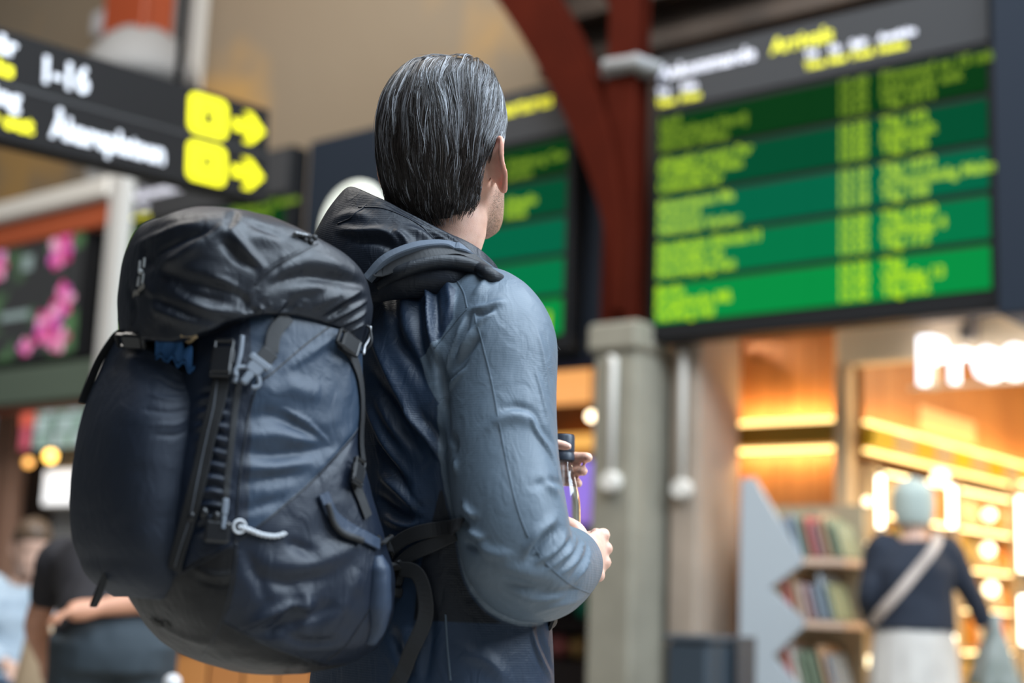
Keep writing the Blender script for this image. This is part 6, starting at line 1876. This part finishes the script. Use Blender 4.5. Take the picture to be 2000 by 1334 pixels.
NCL = 1700
cand = []
while len(cand) < NCL:
    k = rng.integers(0, 69)
    i = rng.integers(0, NH)
    p = hv[k * NH + i] + rng.normal(0, .002, 3)
    if rng.random() < np.hypot(hv[k * NH + i][0], hv[k * NH + i][1]) / .1 + .25 and hair_mask(p[None], -.004)[0]:
        cand.append(p)
cand = np.array(cand)
NS, PER = 13, 7
strand_v, strand_f, strand_g = [], [], []
base_i = 0
for c in cand:
    top = np.clip((c[2] - .0) / .12, 0, 1)
    length = (.034 + .05 * top) * rng.uniform(.8, 1.25)
    if c[2] < -.02:
        length = .024 * rng.uniform(.45, 1.3)
    if c[1] > -.045 and c[2] < .05:
        length = min(length, .034)
    # guide
    P = np.zeros((NS, 3))
    Nn = np.zeros((NS, 3))
    p = c.copy()
    turn = rng.normal(0, .10)
    for s in range(NS):
        hit, nn, _, _ = bvh.find_nearest(Vector(p))
        nn = np.array(nn)
        if nn @ (p - np.array([0, 0, .03])) < 0:
            nn = -nn
        hit = np.array(hit)
        P[s], Nn[s] = hit, nn
        side_ = np.sign(hit[0]) * np.clip(abs(nn[0]), 0, 1)
        V_ = np.array([.10 * np.sign(hit[0]) * max(nn[2], 0), -1.0 * np.interp(hit[1], [-.11, -.05, .0], [.12, .40, 1.0]) if nn[2] < .6 else -1.0, -.95 - .5 * max(-nn[1], 0)])
        V_ = V_ - nn * (V_ @ nn)
        V_ = nrm(V_)
        V_ = V_ + np.cross(nn, V_) * (turn + .10 * sin(hit[2] * 90 + hit[0] * 70))
        p = hit + nrm(V_) * length / (NS - 1)
    gray = np.clip(rng.normal(.22, .24) + .26 * np.clip((c[1] + .02) / .08, 0, 1) * np.clip(abs(c[0]) / .08, 0, 1) + .22 * top, 0, 1)
    lift0 = rng.normal(.0006, .0009)
    tang = nrm(np.gradient(P, axis=0))
    bn = np.cross(Nn, tang)
    for j in range(PER):
        u = np.linspace(0, 1, NS)
        spread = rng.normal(0, .0022 if c[2] > -.03 else .0036) * (1 - (.55 if c[2] > -.03 else .1) * u) + rng.normal(0, .0007) * np.sin(u * 5 + rng.uniform(0, 6))
        loose = 1 if rng.random() > .05 else 4.2
        lift = lift0 + rng.normal(0, .0006) + .0014 * np.sin(pi * u) + loose * abs(rng.normal(.0004, .0007)) * u ** 2
        Q = P + bn * spread[:, None] + Nn * lift[:, None]
        w_ = .00030 * rng.uniform(.75, 1.25) * np.interp(u, [0, .08, .75, 1], [.7, 1, .9, .25])
        ang = np.array([0, 2 * pi / 3, 4 * pi / 3])
        T3 = Q[:, None] + w_[:, None, None] * (np.cos(ang)[None, :, None] * bn[:, None] + np.sin(ang)[None, :, None] * Nn[:, None])
        strand_v.append(T3.reshape(-1, 3))
        strand_g.append(np.full(NS * 3, np.clip(gray + rng.normal(0, .22), 0, 1)))
        ar = np.arange(NS - 1)[:, None] * 3
        for a_, b_ in ((0, 1), (1, 2), (2, 0)):
            strand_f.append(np.stack([base_i + ar[:, 0] + a_, base_i + ar[:, 0] + b_, base_i + ar[:, 0] + 3 + b_, base_i + ar[:, 0] + 3 + a_], 1))
        base_i += NS * 3
SV = H(np.concatenate(strand_v)) - mo
SF = np.concatenate(strand_f)
me = bpy.data.meshes.new('strands')
me.vertices.add(len(SV))
me.vertices.foreach_set('co', SV.ravel())
me.loops.add(SF.size)
me.loops.foreach_set('vertex_index', SF.ravel().astype(np.int32))
me.polygons.add(len(SF))
me.polygons.foreach_set('loop_start', (np.arange(len(SF)) * 4).astype(np.int32))
me.polygons.foreach_set('use_smooth', [True] * len(SF))
me.update(calc_edges=True)
at_ = me.attributes.new('grey', 'FLOAT', 'POINT')
at_.data.foreach_set('value', np.concatenate(strand_g).astype(np.float32))
me.materials.append(M_HAIR)
so = bpy.data.objects.new('hair_strands', me)
COL.objects.link(so)
so.parent = cap
so['kind'] = 'stuff'

# ================================================================== the backpack
BGO = np.array([-0.085, 2.08, 0])


def B(p):
    p = np.atleast_2d(np.asarray(p, float))
    q = BGO + p[:, :1] * rt + p[:, 1:2] * fw + p[:, 2:] * UP
    return q if len(q) > 1 else q[0]


bag = empty('backpack', B((0, -.3, .98)), 'large black hiking backpack with bulging front pocket on the man\'s back', 'backpack')
M_NYL = cloth('pack_nylon', (.0028, .0047, .0098), .46, .45, 700, .3)
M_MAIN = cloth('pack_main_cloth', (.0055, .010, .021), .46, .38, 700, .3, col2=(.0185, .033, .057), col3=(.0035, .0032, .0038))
M_NYL2 = cloth('pack_side_nylon', (.024, .038, .066), .50, .42, 800, .3)
M_STR = cloth('stretch_fabric', (.0068, .0118, .0235), .62, .4, 1400, .5)
M_CHAR = cloth('pack_base_cloth', (.012, .011, .012), .62, .4, 1200, .5)
M_WEB = mat('webbing', (.016, .016, .017), .6, bump=(900, .5, .0005, 'weave'))
M_BUCK = mat('buckle_plastic', (.012, .012, .013), .28)
M_GBUCK = mat('grey_buckle_plastic', (.15, .17, .20), .45)
M_CORDW = mat('reflective_cord', (.55, .56, .58), .5)
M_CORDB = mat('black_cord', (.02, .02, .022), .55)
M_PIPE = mat('grey_mesh_piping', (.085, .105, .135), .75, bump=(900, .6, .0006, 'weave'))


def section(fb, ff, hr_, hl, z, n, e, cx=0.):
    a = np.linspace(0, 2 * pi, n, endpoint=False)
    c, s = np.cos(a), np.sin(a)
    x = np.sign(c) * np.abs(c) ** (2 / e) * np.where(c > 0, hr_, hl) + cx
    y = np.sign(s) * np.abs(s) ** (2 / e) * (ff - fb) / 2 + (fb + ff) / 2
    return np.stack([x, y, np.full(n, z)], 1)


def fine(o, cuts=1):
    bm = bmesh.new()
    bm.from_mesh(o.data)
    bmesh.ops.recalc_face_normals(bm, faces=bm.faces)
    if cuts:
        bmesh.ops.subdivide_edges(bm, edges=bm.edges, cuts=cuts, use_grid_fill=True)
    bm.to_mesh(o.data)
    bm.free()
    o.data.polygons.foreach_set('use_smooth', [True] * len(o.data.polygons))
    o.data.update()
    return o


# main compartment  (z: outer f, inner f, right half width, left half width, squareness)
BZ = [.972, .985, 1.005, 1.035, 1.08, 1.15, 1.25, 1.35, 1.42, 1.47, 1.50]
BR = [(-.330, -.230, .05, .05, 2.2), (-.370, -.195, .100, .095, 2.6), (-.405, -.165, .128, .12, 3.0), (-.436, -.148, .142, .13, 3.2), (-.464, -.142, .150, .135, 3.2), (-.476, -.164, .149, .138, 3.2),
      (-.472, -.202, .140, .135, 3.2), (-.458, -.206, .132, .128, 3.0), (-.445, -.206, .122, .12, 2.8), (-.43, -.21, .108, .11, 2.6), (-.42, -.22, .08, .085, 2.4)]
hz = np.linspace(BZ[0], BZ[-1], 150)
ht = table(hz, BZ, BR)
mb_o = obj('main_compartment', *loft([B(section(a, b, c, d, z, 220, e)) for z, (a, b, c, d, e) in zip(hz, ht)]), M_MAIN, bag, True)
fine(mb_o, 1)
v_, _ = get_co(mb_o.data)
q_ = v_ + np.array(world_mat(mb_o).translation) - BGO
r_, f_, z_ = q_ @ rt, q_ @ fw, q_[:, 2]
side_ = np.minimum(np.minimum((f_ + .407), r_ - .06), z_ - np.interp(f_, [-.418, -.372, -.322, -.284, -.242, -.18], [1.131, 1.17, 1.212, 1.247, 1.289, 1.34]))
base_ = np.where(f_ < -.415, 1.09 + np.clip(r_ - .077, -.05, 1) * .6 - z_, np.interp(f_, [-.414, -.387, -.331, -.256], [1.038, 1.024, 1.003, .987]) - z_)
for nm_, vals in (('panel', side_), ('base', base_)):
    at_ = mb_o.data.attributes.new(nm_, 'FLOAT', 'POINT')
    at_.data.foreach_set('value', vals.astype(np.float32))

# stretch pocket on the outer face
PZ = [1.062, 1.075, 1.11, 1.17, 1.24, 1.31, 1.36, 1.40, 1.412]
PRW = [(-.470, -.44, .055, .075, 2.2, -.02), (-.496, -.41, .078, .10, 2.3, -.02), (-.518, -.42, .094, .122, 2.4, -.02), (-.534, -.42, .099, .130, 2.4, -.018), (-.536, -.42, .098, .130, 2.4, -.016), (-.527, -.42, .092, .122, 2.4, -.016), (-.513, -.40, .085, .110, 2.4, -.018), (-.497, -.41, .072, .095, 2.3, -.02), (-.486, -.44, .06, .08, 2.2, -.02)]
hz = np.linspace(PZ[0], PZ[-1], 120)
ht = table(hz, PZ, PRW)
rings = []
for z, (a, b, c, d, e, cx) in zip(hz, ht):
    R_ = section(a, b, c, d, z, 160, e, cx)
    t = np.clip((z - 1.20) / .2, 0, 1)                 # the mouth slopes down towards his right
    R_[:, 2] -= t ** 2 * np.clip((R_[:, 0] + .06) / .13, 0, 1) * .085
    rings.append(B(R_))
po = obj('stretch_pocket', *loft(rings), M_STR, bag, True)
fine(po, 1)

# lid
NA, NT = 260, 110
ang = np.linspace(0, 2 * pi, NA, endpoint=False)
c_, s_ = np.cos(ang), np.sin(ang)
ex = 2.9
px_ = np.sign(c_) * np.abs(c_) ** (2 / ex)
py_ = np.sign(s_) * np.abs(s_) ** (2 / ex)
# rim height round the lid: (angle, z, top z factor)
rimz = np.interp(np.degrees(ang), [0, 25, 50, 90, 150, 210, 240, 262, 280, 295, 310, 330, 345, 360], [1.420, 1.41, 1.40, 1.41, 1.41, 1.40, 1.390, 1.385, 1.375, 1.372, 1.378, 1.398, 1.412, 1.420])
prof = spline([(.86, .0), (.965, -.012), (1.0, .05), (1.035, .28), (1.035, .50), (1.0, .72), (.90, .89), (.68, .972), (.34, .996), (.0, 1.0)], NT)
V = []
for rho, h in prof:
    x = px_ * .132 * rho + .0
    y = -.352 + py_ * .152 * rho
    ztop = 1.566 - .30 * np.clip((y + .37), 0, 1) ** 1.1 - .10 * np.clip(-(y + .40), 0, 1) - .22 * np.clip(x - .03, 0, 1) - .10 * np.clip(-x - .05, 0, 1)
    V.append(np.stack([x, y, rimz + (ztop - rimz) * h], 1))
lid = obj('lid', B(np.concatenate(V)), grid_faces(NA, NT) + [tuple(reversed(range(NA)))], M_NYL, bag, True)
fine(lid, 1)

wrinkle(mb_o, 'main', .0012, (20, 20, 26), seam_mat=M_NYL)
wrinkle(po, 'pocket', .0007, (14, 14, 30))
wrinkle(lid, 'lid', .0016, (16, 16, 22))

# ---- straps, buckles, cords and lettering that sit on the pack
def surf(objs):
    vs, fs, k = [], [], 0
    for o in objs:
        v, _ = get_co(o.data)
        vs.append(v + np.array(world_mat(o).translation))
        fs += [tuple(i + k for i in p.vertices) for p in o.data.polygons]
        k += len(v)
    return BVHTree.FromPolygons([tuple(q) for q in np.concatenate(vs)], fs)


SURF_BAG = surf([mb_o, po, lid])
SURF_MAN = surf([jo, ho])
EYE = np.array([0, 0, CAM_H])


def on_surface(pts, tree, off, n=24, ease=0.):
    """smooth path through pts, laid on the surface and lifted by off along its normal"""
    Q = spline(pts, n) if len(pts) > 2 else np.linspace(pts[0], pts[1], n)
    out, nn = [], []
    for q in Q:
        hit, no, _, _ = tree.find_nearest(Vector(q))
        no = np.array(no)
        out.append(np.array(hit))
        nn.append(no)
    nn = np.array(nn)
    for _ in range(6):
        nn[1:-1] = (nn[:-2] + nn[1:-1] * 2 + nn[2:]) / 4
    nn = nrm(nn)
    out = np.array(out)
    for _ in range(2):
        out[1:-1] = (out[:-2] + out[1:-1] * 2 + out[2:]) / 4
    return out + nn * off, nn


def baked(key):
    q = BAKED.get(key)
    return np.array(q[0][0]) if q else None


def strap(key, name, width, thick, material, parent=bag, tree=None, off=.003, n=28):
    p = baked(key)
    if p is None:
        return None
    q, nn = on_surface(p, tree or SURF_BAG, off, n)
    m = MB(); m.tube(q, None, flat=(nn, width, thick))
    return m.build(name, material, parent)


def cord(key, name, r_, material, parent=bag, tree=None, off=.004, n=30, twist=0.):
    p = baked(key)
    if p is None:
        return None
    q, nn = on_surface(p, tree or SURF_BAG, off, n)
    m = MB()
    if twist:
        T = nrm(np.gradient(q, axis=0))
        B_ = np.cross(T, nn)
        L_ = np.concatenate([[0], np.cumsum(np.linalg.norm(np.diff(q, axis=0), axis=1))])
        for ph in (0, pi):
            a_ = L_ / twist * 2 * pi + ph
            m.tube(q + (np.cos(a_)[:, None] * nn + np.sin(a_)[:, None] * B_) * r_ * .9, r_, 8)
    else:
        m.tube(q, r_, 10)
    return m.build(name, material, parent, True)


def frame_at(key, tree=None, off=.008, flip=1):
    """origin, along, across, normal from the first and last baked points"""
    p = baked(key)
    q, nn = on_surface(p, tree or SURF_BAG, off, 9)
    X = nrm(q[-1] - q[0])
    Z = nrm(nn[4] - X * (nn[4] @ X))
    if Z @ (EYE - q[4]) < 0:
        Z = -Z
    Y = np.cross(Z, X)
    return q[4], X, Y, Z, np.linalg.norm(q[-1] - q[0])


def side_buckle(key, name, length, width, material, parent, off=.009, tree=None):
    c, X, Y, Z, _ = frame_at(key, tree, off)
    m = MB()
    m.frame_box(c + X * length * .12, X, Y, Z, length * .62, width, .0085, .0025)
    m.frame_box(c - X * length * .33, X, Y, Z, length * .10, width * .9, .007, .002)
    for sd in (-1, 1):
        m.frame_box(c - X * length * .22 + Y * sd * width * .41, X, Y, Z, length * .26, width * .14, .0075, .002)
        m.frame_box(c + X * length * .05 + Y * sd * width * .50, X, Y, Z, length * .30, width * .10, .006, .002)
    m.tube([c + X * length * .46 - Y * width * .45, c + X * length * .46 + Y * width * .45], .0032, 10)
    for sd in (-1, 1):
        m.frame_box(c + X * length * .42 + Y * sd * width * .44, X, Y, Z, length * .12, width * .12, .007, .002)
    o = m.build(name, material, parent)
    o.data.polygons.foreach_set('use_smooth', [False] * len(o.data.polygons))
    return o


if BAKED.get('p_side'):
    strap('p_side', 'side_strap', .017, .0018, M_WEB)
    strap('p_side2', 'side_strap', .017, .0018, M_WEB)
    strap('p_front', 'front_strap', .021, .0018, M_WEB, off=.005)
    cord('p_frontcord', 'front_cord', .0011, mat('dark_grey_cord', (.06, .065, .075), .5), off=.0070)
    zp = strap('p_zip', 'zip', .007, .002, M_WEB, off=.002)
    c, X, Y, Z, _ = frame_at('p_zip', None, .006)
    e_ = baked('p_zip')[-1]
    m = MB(); m.frame_box(e_ + Z * .007 + X * .004, X, Y, Z, .020, .0075, .004, .0015); m.tube([e_ + Z * .007 + X * .014, e_ + Z * .008 + X * .030], .0026, 8); m.build('zip_pull', M_GBUCK, bag)
    m = MB(); m.frame_box(e_ + Z * .004 + X * .034 - Y * .006, X, Y, Z, .026, .030, .009, .003); m.build('buckle', M_BUCK, bag)
    # lid buckle on the front strap, light piping, spare clip
    side_buckle('p_buck', 'buckle', .056, .027, M_BUCK, bag, .012)
    cord('p_pipe', 'grey_pull_cord', .0034, M_GBUCK, off=.010)
    c, X, Y, Z, _ = frame_at('p_clip', None, .012)
    m = MB()
    m.frame_box(c - X * .013, X, Y, Z, .010, .030, .006, .002)
    m.frame_box(c - X * .003, X, Y, Z, .016, .020, .005, .002)
    m.frame_box(c + X * .012, X, Y, Z, .020, .010, .005, .002)
    for sd in (-1, 1):
        m.tube(spline([c + X * .003 + Y * sd * .010, c + X * .010 + Y * sd * .0165, c + X * .016 + Y * sd * .0155, c + X * .019 + Y * sd * .012], 10), .0028, 8)
    m.build('grey_clip', M_GBUCK, bag, True, 40)
    m = MB(); m.frame_box(c - X * .024 + Y * .002, X, Y, Z, .018, .022, .003, .001); m.build('clip_webbing', M_WEB, bag)
    side_buckle('p_ubuck', 'buckle', .046, .024, M_BUCK, bag, .010)
    side_buckle('p_mbuck', 'buckle', .042, .021, M_BUCK, bag, .010)
    side_buckle('p_tlbuck', 'buckle', .046, .020, M_BUCK, bag, .008)
    # loose tail at the upper left of the pocket
    t0 = baked('p_tlbuck')[0]
    d_ = -nrm(rt * .8 + fw * .35)
    q = spline([t0 + UP * .004, t0 + d_ * .012 - UP * .004, t0 + d_ * .034 - UP * .034, t0 + d_ * .049 - UP * .068, t0 + d_ * .056 - UP * .088], 22)
    m = MB(); m.tube(q, None, flat=(nrm(d_ + UP * .5), .014, .002)); m.build('loose_strap', M_WEB, bag)
    strap('p_load', 'lid_strap', .018, .0018, M_WEB, off=.004)
    # cords
    cord('p_chain', 'white_chain_cord', .0017, M_CORDW, off=.004, n=60, twist=.011)
    c = baked('p_chain')[0]
    _, X, Y, Z, _ = frame_at('p_chain')
    m = MB(); m.tube([c + Z * .005 + (X * cos(t) + Y * sin(t)) * .0075 for t in np.linspace(0, 2 * pi, 20, endpoint=False)], .0016, 8, closed=True); m.build('cord_ring', M_CORDW, bag, True)
    cord('p_lidcord', 'twisted_cord', .0018, M_CORDB, off=.004, n=60, twist=.010)
    cord('p_lidcord', 'cord_fleck', .0007, M_CORDW, off=.0062, n=60, twist=.010)
    e_ = baked('p_lidcord')[-1]
    m = MB()
    for k in range(5):
        m.ball(e_ + Z * .004 + X * (.004 * (k - 2)) + Y * .003 * (-1) ** k, .0042, 10, 8)
    m.build('cord_knot', M_CORDB, bag, True)
    cord('p_corner', 'corner_cord', .0014, M_CORDW, tree=SURF_BAG, off=.006)
    p = baked('p_corner')
    m = MB(); m.tube(spline([p[0], p[1] + rt * .012 + UP * .01, p[1] + rt * .014 - UP * .012, p[2] - rt * .02, p[2] - rt * .05 + UP * .01], 24), .0016, 8); m.build('elastic_loop', M_CORDB, bag, True)
    # side pocket hem and its elastic loop
    strap('p_trim', 'side_pocket_hem', .015, .004, M_NYL2, off=.004)
    cord('p_trim2', 'side_pocket_elastic', .0042, M_WEB, off=.006)
    p = baked('p_wing')
    q, nn = on_surface(p, SURF_BAG, -.002, 30)
    m = MB(); m.tube(q, np.interp(np.linspace(0, 1, 30), [0, .15, .6, 1], [.008, .016, .018, .008]), 16); wg = m.build('back_panel_edge', M_NYL2, bag, True); wrinkle(wg, 'none', .002, (40, 40, 30))
    # hip belt and its loose end
    strap('p_belt', 'hip_belt', .020, .003, M_WEB, tree=SURF_MAN, off=.008)
    strap('p_belt2', 'hip_belt_strap', .020, .002, M_WEB, tree=SURF_MAN, off=.006)
    strap('p_dangle', 'hip_belt_tail', .021, .002, M_WEB, tree=SURF_MAN, off=.012)
    c = baked('p_belt2')[0]
    m = MB(); m.frame_box(c + Z * .012, X, Y, Z, .014, .036, .012, .003); m.frame_box(c + Z * .012 - Y * .026, X, Y, Z, .020, .014, .010, .003); m.build('hip_buckle', M_BUCK, bag)
    p = baked('p_belt')[0]; r_ = baked('p_trim')[-1]
    m = MB(); m.tube(spline([r_, (r_ + p) / 2 + UP * .012, p], 16), None, flat=(rt * .6 - fw * .7 + UP * .2, .022, .003)); m.build('belt_wing', M_WEB, bag)
    m = MB(); m.tube(spline([r_ + UP * .0, (r_ + p) / 2 - UP * .012, c], 16), None, flat=(rt * .6 - fw * .7 + UP * .2, .026, .004)); m.build('belt_wing', M_WEB, bag)
    # shoulder strap over his right shoulder
    def lay(key, off):
        p = baked(key)
        p = np.concatenate([p, [p[-1] * .35 + L((.10, .085, 1.49)) * .65 + np.array([0, 0, .012]), L((.11, .115, 1.445)) + fw * .012]])
        q = spline(p, 48)
        nn = np.array([np.array(SURF_MAN.find_nearest(Vector(a_))[1]) for a_ in q])
        nn = np.where((nn @ UP)[:, None] < -.2, -nn, nn) + UP * .3
        for _ in range(12):
            nn[1:-1] = (nn[:-2] + nn[1:-1] * 2 + nn[2:]) / 4
        nn = nrm(nn)
        return q + nn * off, nn

    q, nn = lay('p_shpad', .004)
    ss = MB(); ss.tube(q, np.interp(np.linspace(0, 1, 48), [0, .1, .8, 1], [.007, .0105, .0105, .009]), 16); sst = ss.build('shoulder_strap', cloth('strap_pad', (.008, .010, .014), .55, .4), bag, True)
    q, nn = lay('p_shmesh', .006)
    ss = MB(); ss.tube(q, None, flat=(nn + UP * .4, .016, .010)); ss.build('mesh_padding', M_PIPE, sst)
    q, nn = lay('p_shweb', .009)
    ss = MB(); ss.tube(q, None, flat=(nn, .021, .0022)); ss.build('strap_webbing', M_WEB, sst)
    q, nn = on_surface(baked('p_shmesh')[-3:], SURF_MAN, .010, 24)
    ss = MB(); ss.tube(q[8:] - nn[8:] * .002 - UP * .010, .0026, 8); ss.build('light_piping', M_CORDW, sst, True)
    # both straps go on over the shoulders and down the chest
    for sd in (1, -1):
        q = np.array([L((sd * x, y, z)) for x, y, z in ((.09, .07, 1.50), (.075, .115, 1.44), (.062, .137, 1.36), (.055, .145, 1.27), (.075, .14, 1.18), (.15, .09, 1.10))])
        if sd < 0:
            q = np.concatenate([np.array([L((-.085, -.13, 1.42)), L((-.09, -.09, 1.50)), L((-.10, .0, 1.545))]), q])
        q, nn = on_surface(q, SURF_MAN, .010, 40)
        ss = MB(); ss.tube(q, None, flat=(nn, .055, .012)); ss.build('shoulder_strap', M_WEB, bag)
    q, nn = on_surface(np.array([L(p_) for p_ in ((.16, .06, 1.06), (.10, .13, 1.06), (0, .15, 1.06), (-.10, .13, 1.06), (-.18, .05, 1.06), (-.17, -.07, 1.07))]), SURF_MAN, .008, 40)
    ss = MB(); ss.tube(q, None, flat=(nn, .03, .004)); ss.build('hip_belt', M_WEB, bag)
    # pull loop under the pocket
    p = baked('p_loop')[0]
    d_ = -nrm(rt * .75 + fw * .1)
    m = MB(); m.tube(spline([p, p + d_ * .010 - UP * .016, p + d_ * .021 - UP * .036, p + d_ * .018 - UP * .038, p + d_ * .008 - UP * .020, p + d_ * .002 - UP * .004], 26), None, flat=(nrm(d_ + UP * .4), .009, .0018)); m.build('pull_loop', M_WEB, bag)
    # toggles by the pocket seam
    for p in baked('p_toggle'):
        m = MB(); m.ball(p + Z * .006, .0055, 12, 8, (1, 1, 1.3)); m.build('cord_toggle', M_BUCK, bag, True)
    # maker's mark on the lid: four bars, a dot and the name
    M_MARK = mat('mark_grey', (.36, .37, .37), .5)
    c, X0, Y0, Z, _ = frame_at('p_logo', SURF_BAG, .0022)
    Yu = nrm(UP - Z * (UP @ Z)); Xr = np.cross(Yu, Z)
    for x, y, tl in ((-.0045, .0105, 0), (.0045, .0125, 0), (-.0045, -.0100, 1), (.0045, -.0085, 1)):
        m = MB(); m.frame_box(c + Xr * (x + .001 * tl) * 1.35 + Yu * (y + .006), nrm(Xr + Yu * .05), nrm(Yu - Xr * (.10 if not tl else -.10)), Z, .0042, .0125, .0012); m.build('mark_bar', M_MARK, lid)
    m = MB(); m.ball(c + Yu * .0075, .0036, 12, 8, (1, 1, 1)); m.build('mark_dot', M_MARK, lid, True)
    flat_text('Haglöfs', .0115, c - Xr * .0145 - Yu * .024 + Z * .0005, nrm(Xr + Yu * .28), nrm(Yu - Xr * .05), 'mark_lettering', mat('mark_tan', (.22, .20, .17), .6), lid, depth=.001, squeeze=.9)
    p = baked('p_name')
    c, X0, Y0, Z, wd_ = frame_at('p_name', SURF_BAG, .0018)
    Yu = nrm(np.cross(Z, X0))
    if Yu @ UP < 0:
        Yu = -Yu
    flat_text('Vina 30', .0155, c - X0 * wd_ * .5 - Yu * .004, X0, Yu, 'name_lettering', mat('mark_dim', (.075, .070, .065), .6), mb_o, depth=.001, squeeze=.85)
    # tan tab under the lid
    p = baked('p_tan')
    _, _, _, Z, _ = frame_at('p_tan')
    V = [q + Z * .004 for q in p] + [q + Z * .001 for q in p]
    obj('tan_tab', V, [(0, 1, 2), (5, 4, 3), (0, 3, 4, 1), (1, 4, 5, 2), (2, 5, 3, 0)], mat('tan_cloth', (.34, .24, .13), .7), bag)
    # blue cloth tucked into the pocket mouth
    p = baked('p_blue')
    c0 = p.mean(0)
    _, X, Y, Z, wd_ = frame_at('p_blue')
    m = MB()
    nu, nv = 40, 16
    V = []
    for j in range(nv):
        for i in range(nu):
            u, v_ = i / (nu - 1), j / (nv - 1)
            q = p[0] * (1 - u) + p[2] * u + UP * ((.5 - v_) * .030 * (1 - .3 * u) + .004) + X * .006 * (v_ - .5)
            q = q + Z * (.010 + .006 * sin(u * 9 + v_ * 2) * sin(pi * v_) + .005 * sin(u * 21 + 1.3 * v_ * 4) + .004 * sin(pi * u))
            V.append(q)
    V = np.array(V)
    k = len(V)
    V2 = np.concatenate([V, V - Z * .006])
    ff_ = grid_faces(nu, nv, False) + [tuple(i_ + k for i_ in reversed(q)) for q in grid_faces(nu, nv, False)]
    edge = [i for i in range(nu)] + [j * nu + nu - 1 for j in range(1, nv)] + [(nv - 1) * nu + i for i in range(nu - 2, -1, -1)] + [j * nu for j in range(nv - 2, 0, -1)]
    ff_ += [(edge[i], edge[(i + 1) % len(edge)], edge[(i + 1) % len(edge)] + k, edge[i] + k) for i in range(len(edge))]
    bc = obj('blue_cloth', V2, ff_, cloth('blue_fleece', (.022, .085, .215), .7, .3), None, True)
    tag(bc, 'folded blue cloth tucked into the mouth of the backpack pocket', 'cloth')

# ================================================================== the water bottle
bt = empty('water_bottle', L((BOT[0], BOT[1], 1.088)), 'clear water bottle with a dark screw cap, held in both hands', 'bottle')
M_PET_ = mat('clear_plastic', (.95, .98, 1.), .03, trans=1., ior=1.38, spec=.5)


def lathe(prof, n=40):
    V = [L((BOT[0] + r_ * cos(a_), BOT[1] + r_ * sin(a_), z)) for r_, z in prof for a_ in np.linspace(0, 2 * pi, n, endpoint=False)]
    return np.array(V), grid_faces(n, len(prof))


pr_ = spline([(.004, 1.088), (.028, 1.089), (.0315, 1.098), (.0315, 1.13), (.0305, 1.15), (.0315, 1.17), (.0315, 1.205), (.029, 1.238), (.020, 1.276), (.0145, 1.299), (.0140, 1.314)], 60)
inn = [(max(r_ - .0012, .002), z + .0012 * (k < 8)) for k, (r_, z) in enumerate(reversed(pr_))]
V, F_ = lathe([tuple(q) for q in pr_] + inn)
obj('bottle_body', V, F_ + [tuple(range(40)), tuple((2 * 60 - 1) * 40 + i for i in reversed(range(40)))], M_PET_, bt, True)
wp = [(.002, 1.092), (.0265, 1.092), (.0298, 1.100), (.0298, 1.13), (.0288, 1.15), (.0298, 1.17), (.0298, 1.203), (.002, 1.203)]
V, F_ = lathe(wp); obj('water', V, F_ + [tuple(reversed(range(40))), tuple(7 * 40 + i for i in range(40))], mat('water', (1, 1, 1), .0, trans=1., ior=1.33), bt, True).data.set_sharp_from_angle(angle=radians(40))
V, F_ = lathe([(.0165, 1.298), (.0185, 1.300), (.0185, 1.310), (.0178, 1.311), (.0178, 1.314), (.0185, 1.315), (.0180, 1.338), (.0165, 1.341), (.002, 1.341)])
obj('screw_cap', V, F_ + [tuple(reversed(range(40))), tuple(8 * 40 + i for i in range(40))], mat('cap_blue_black', (.020, .028, .042), .4), bt, True).data.set_sharp_from_angle(angle=radians(35))
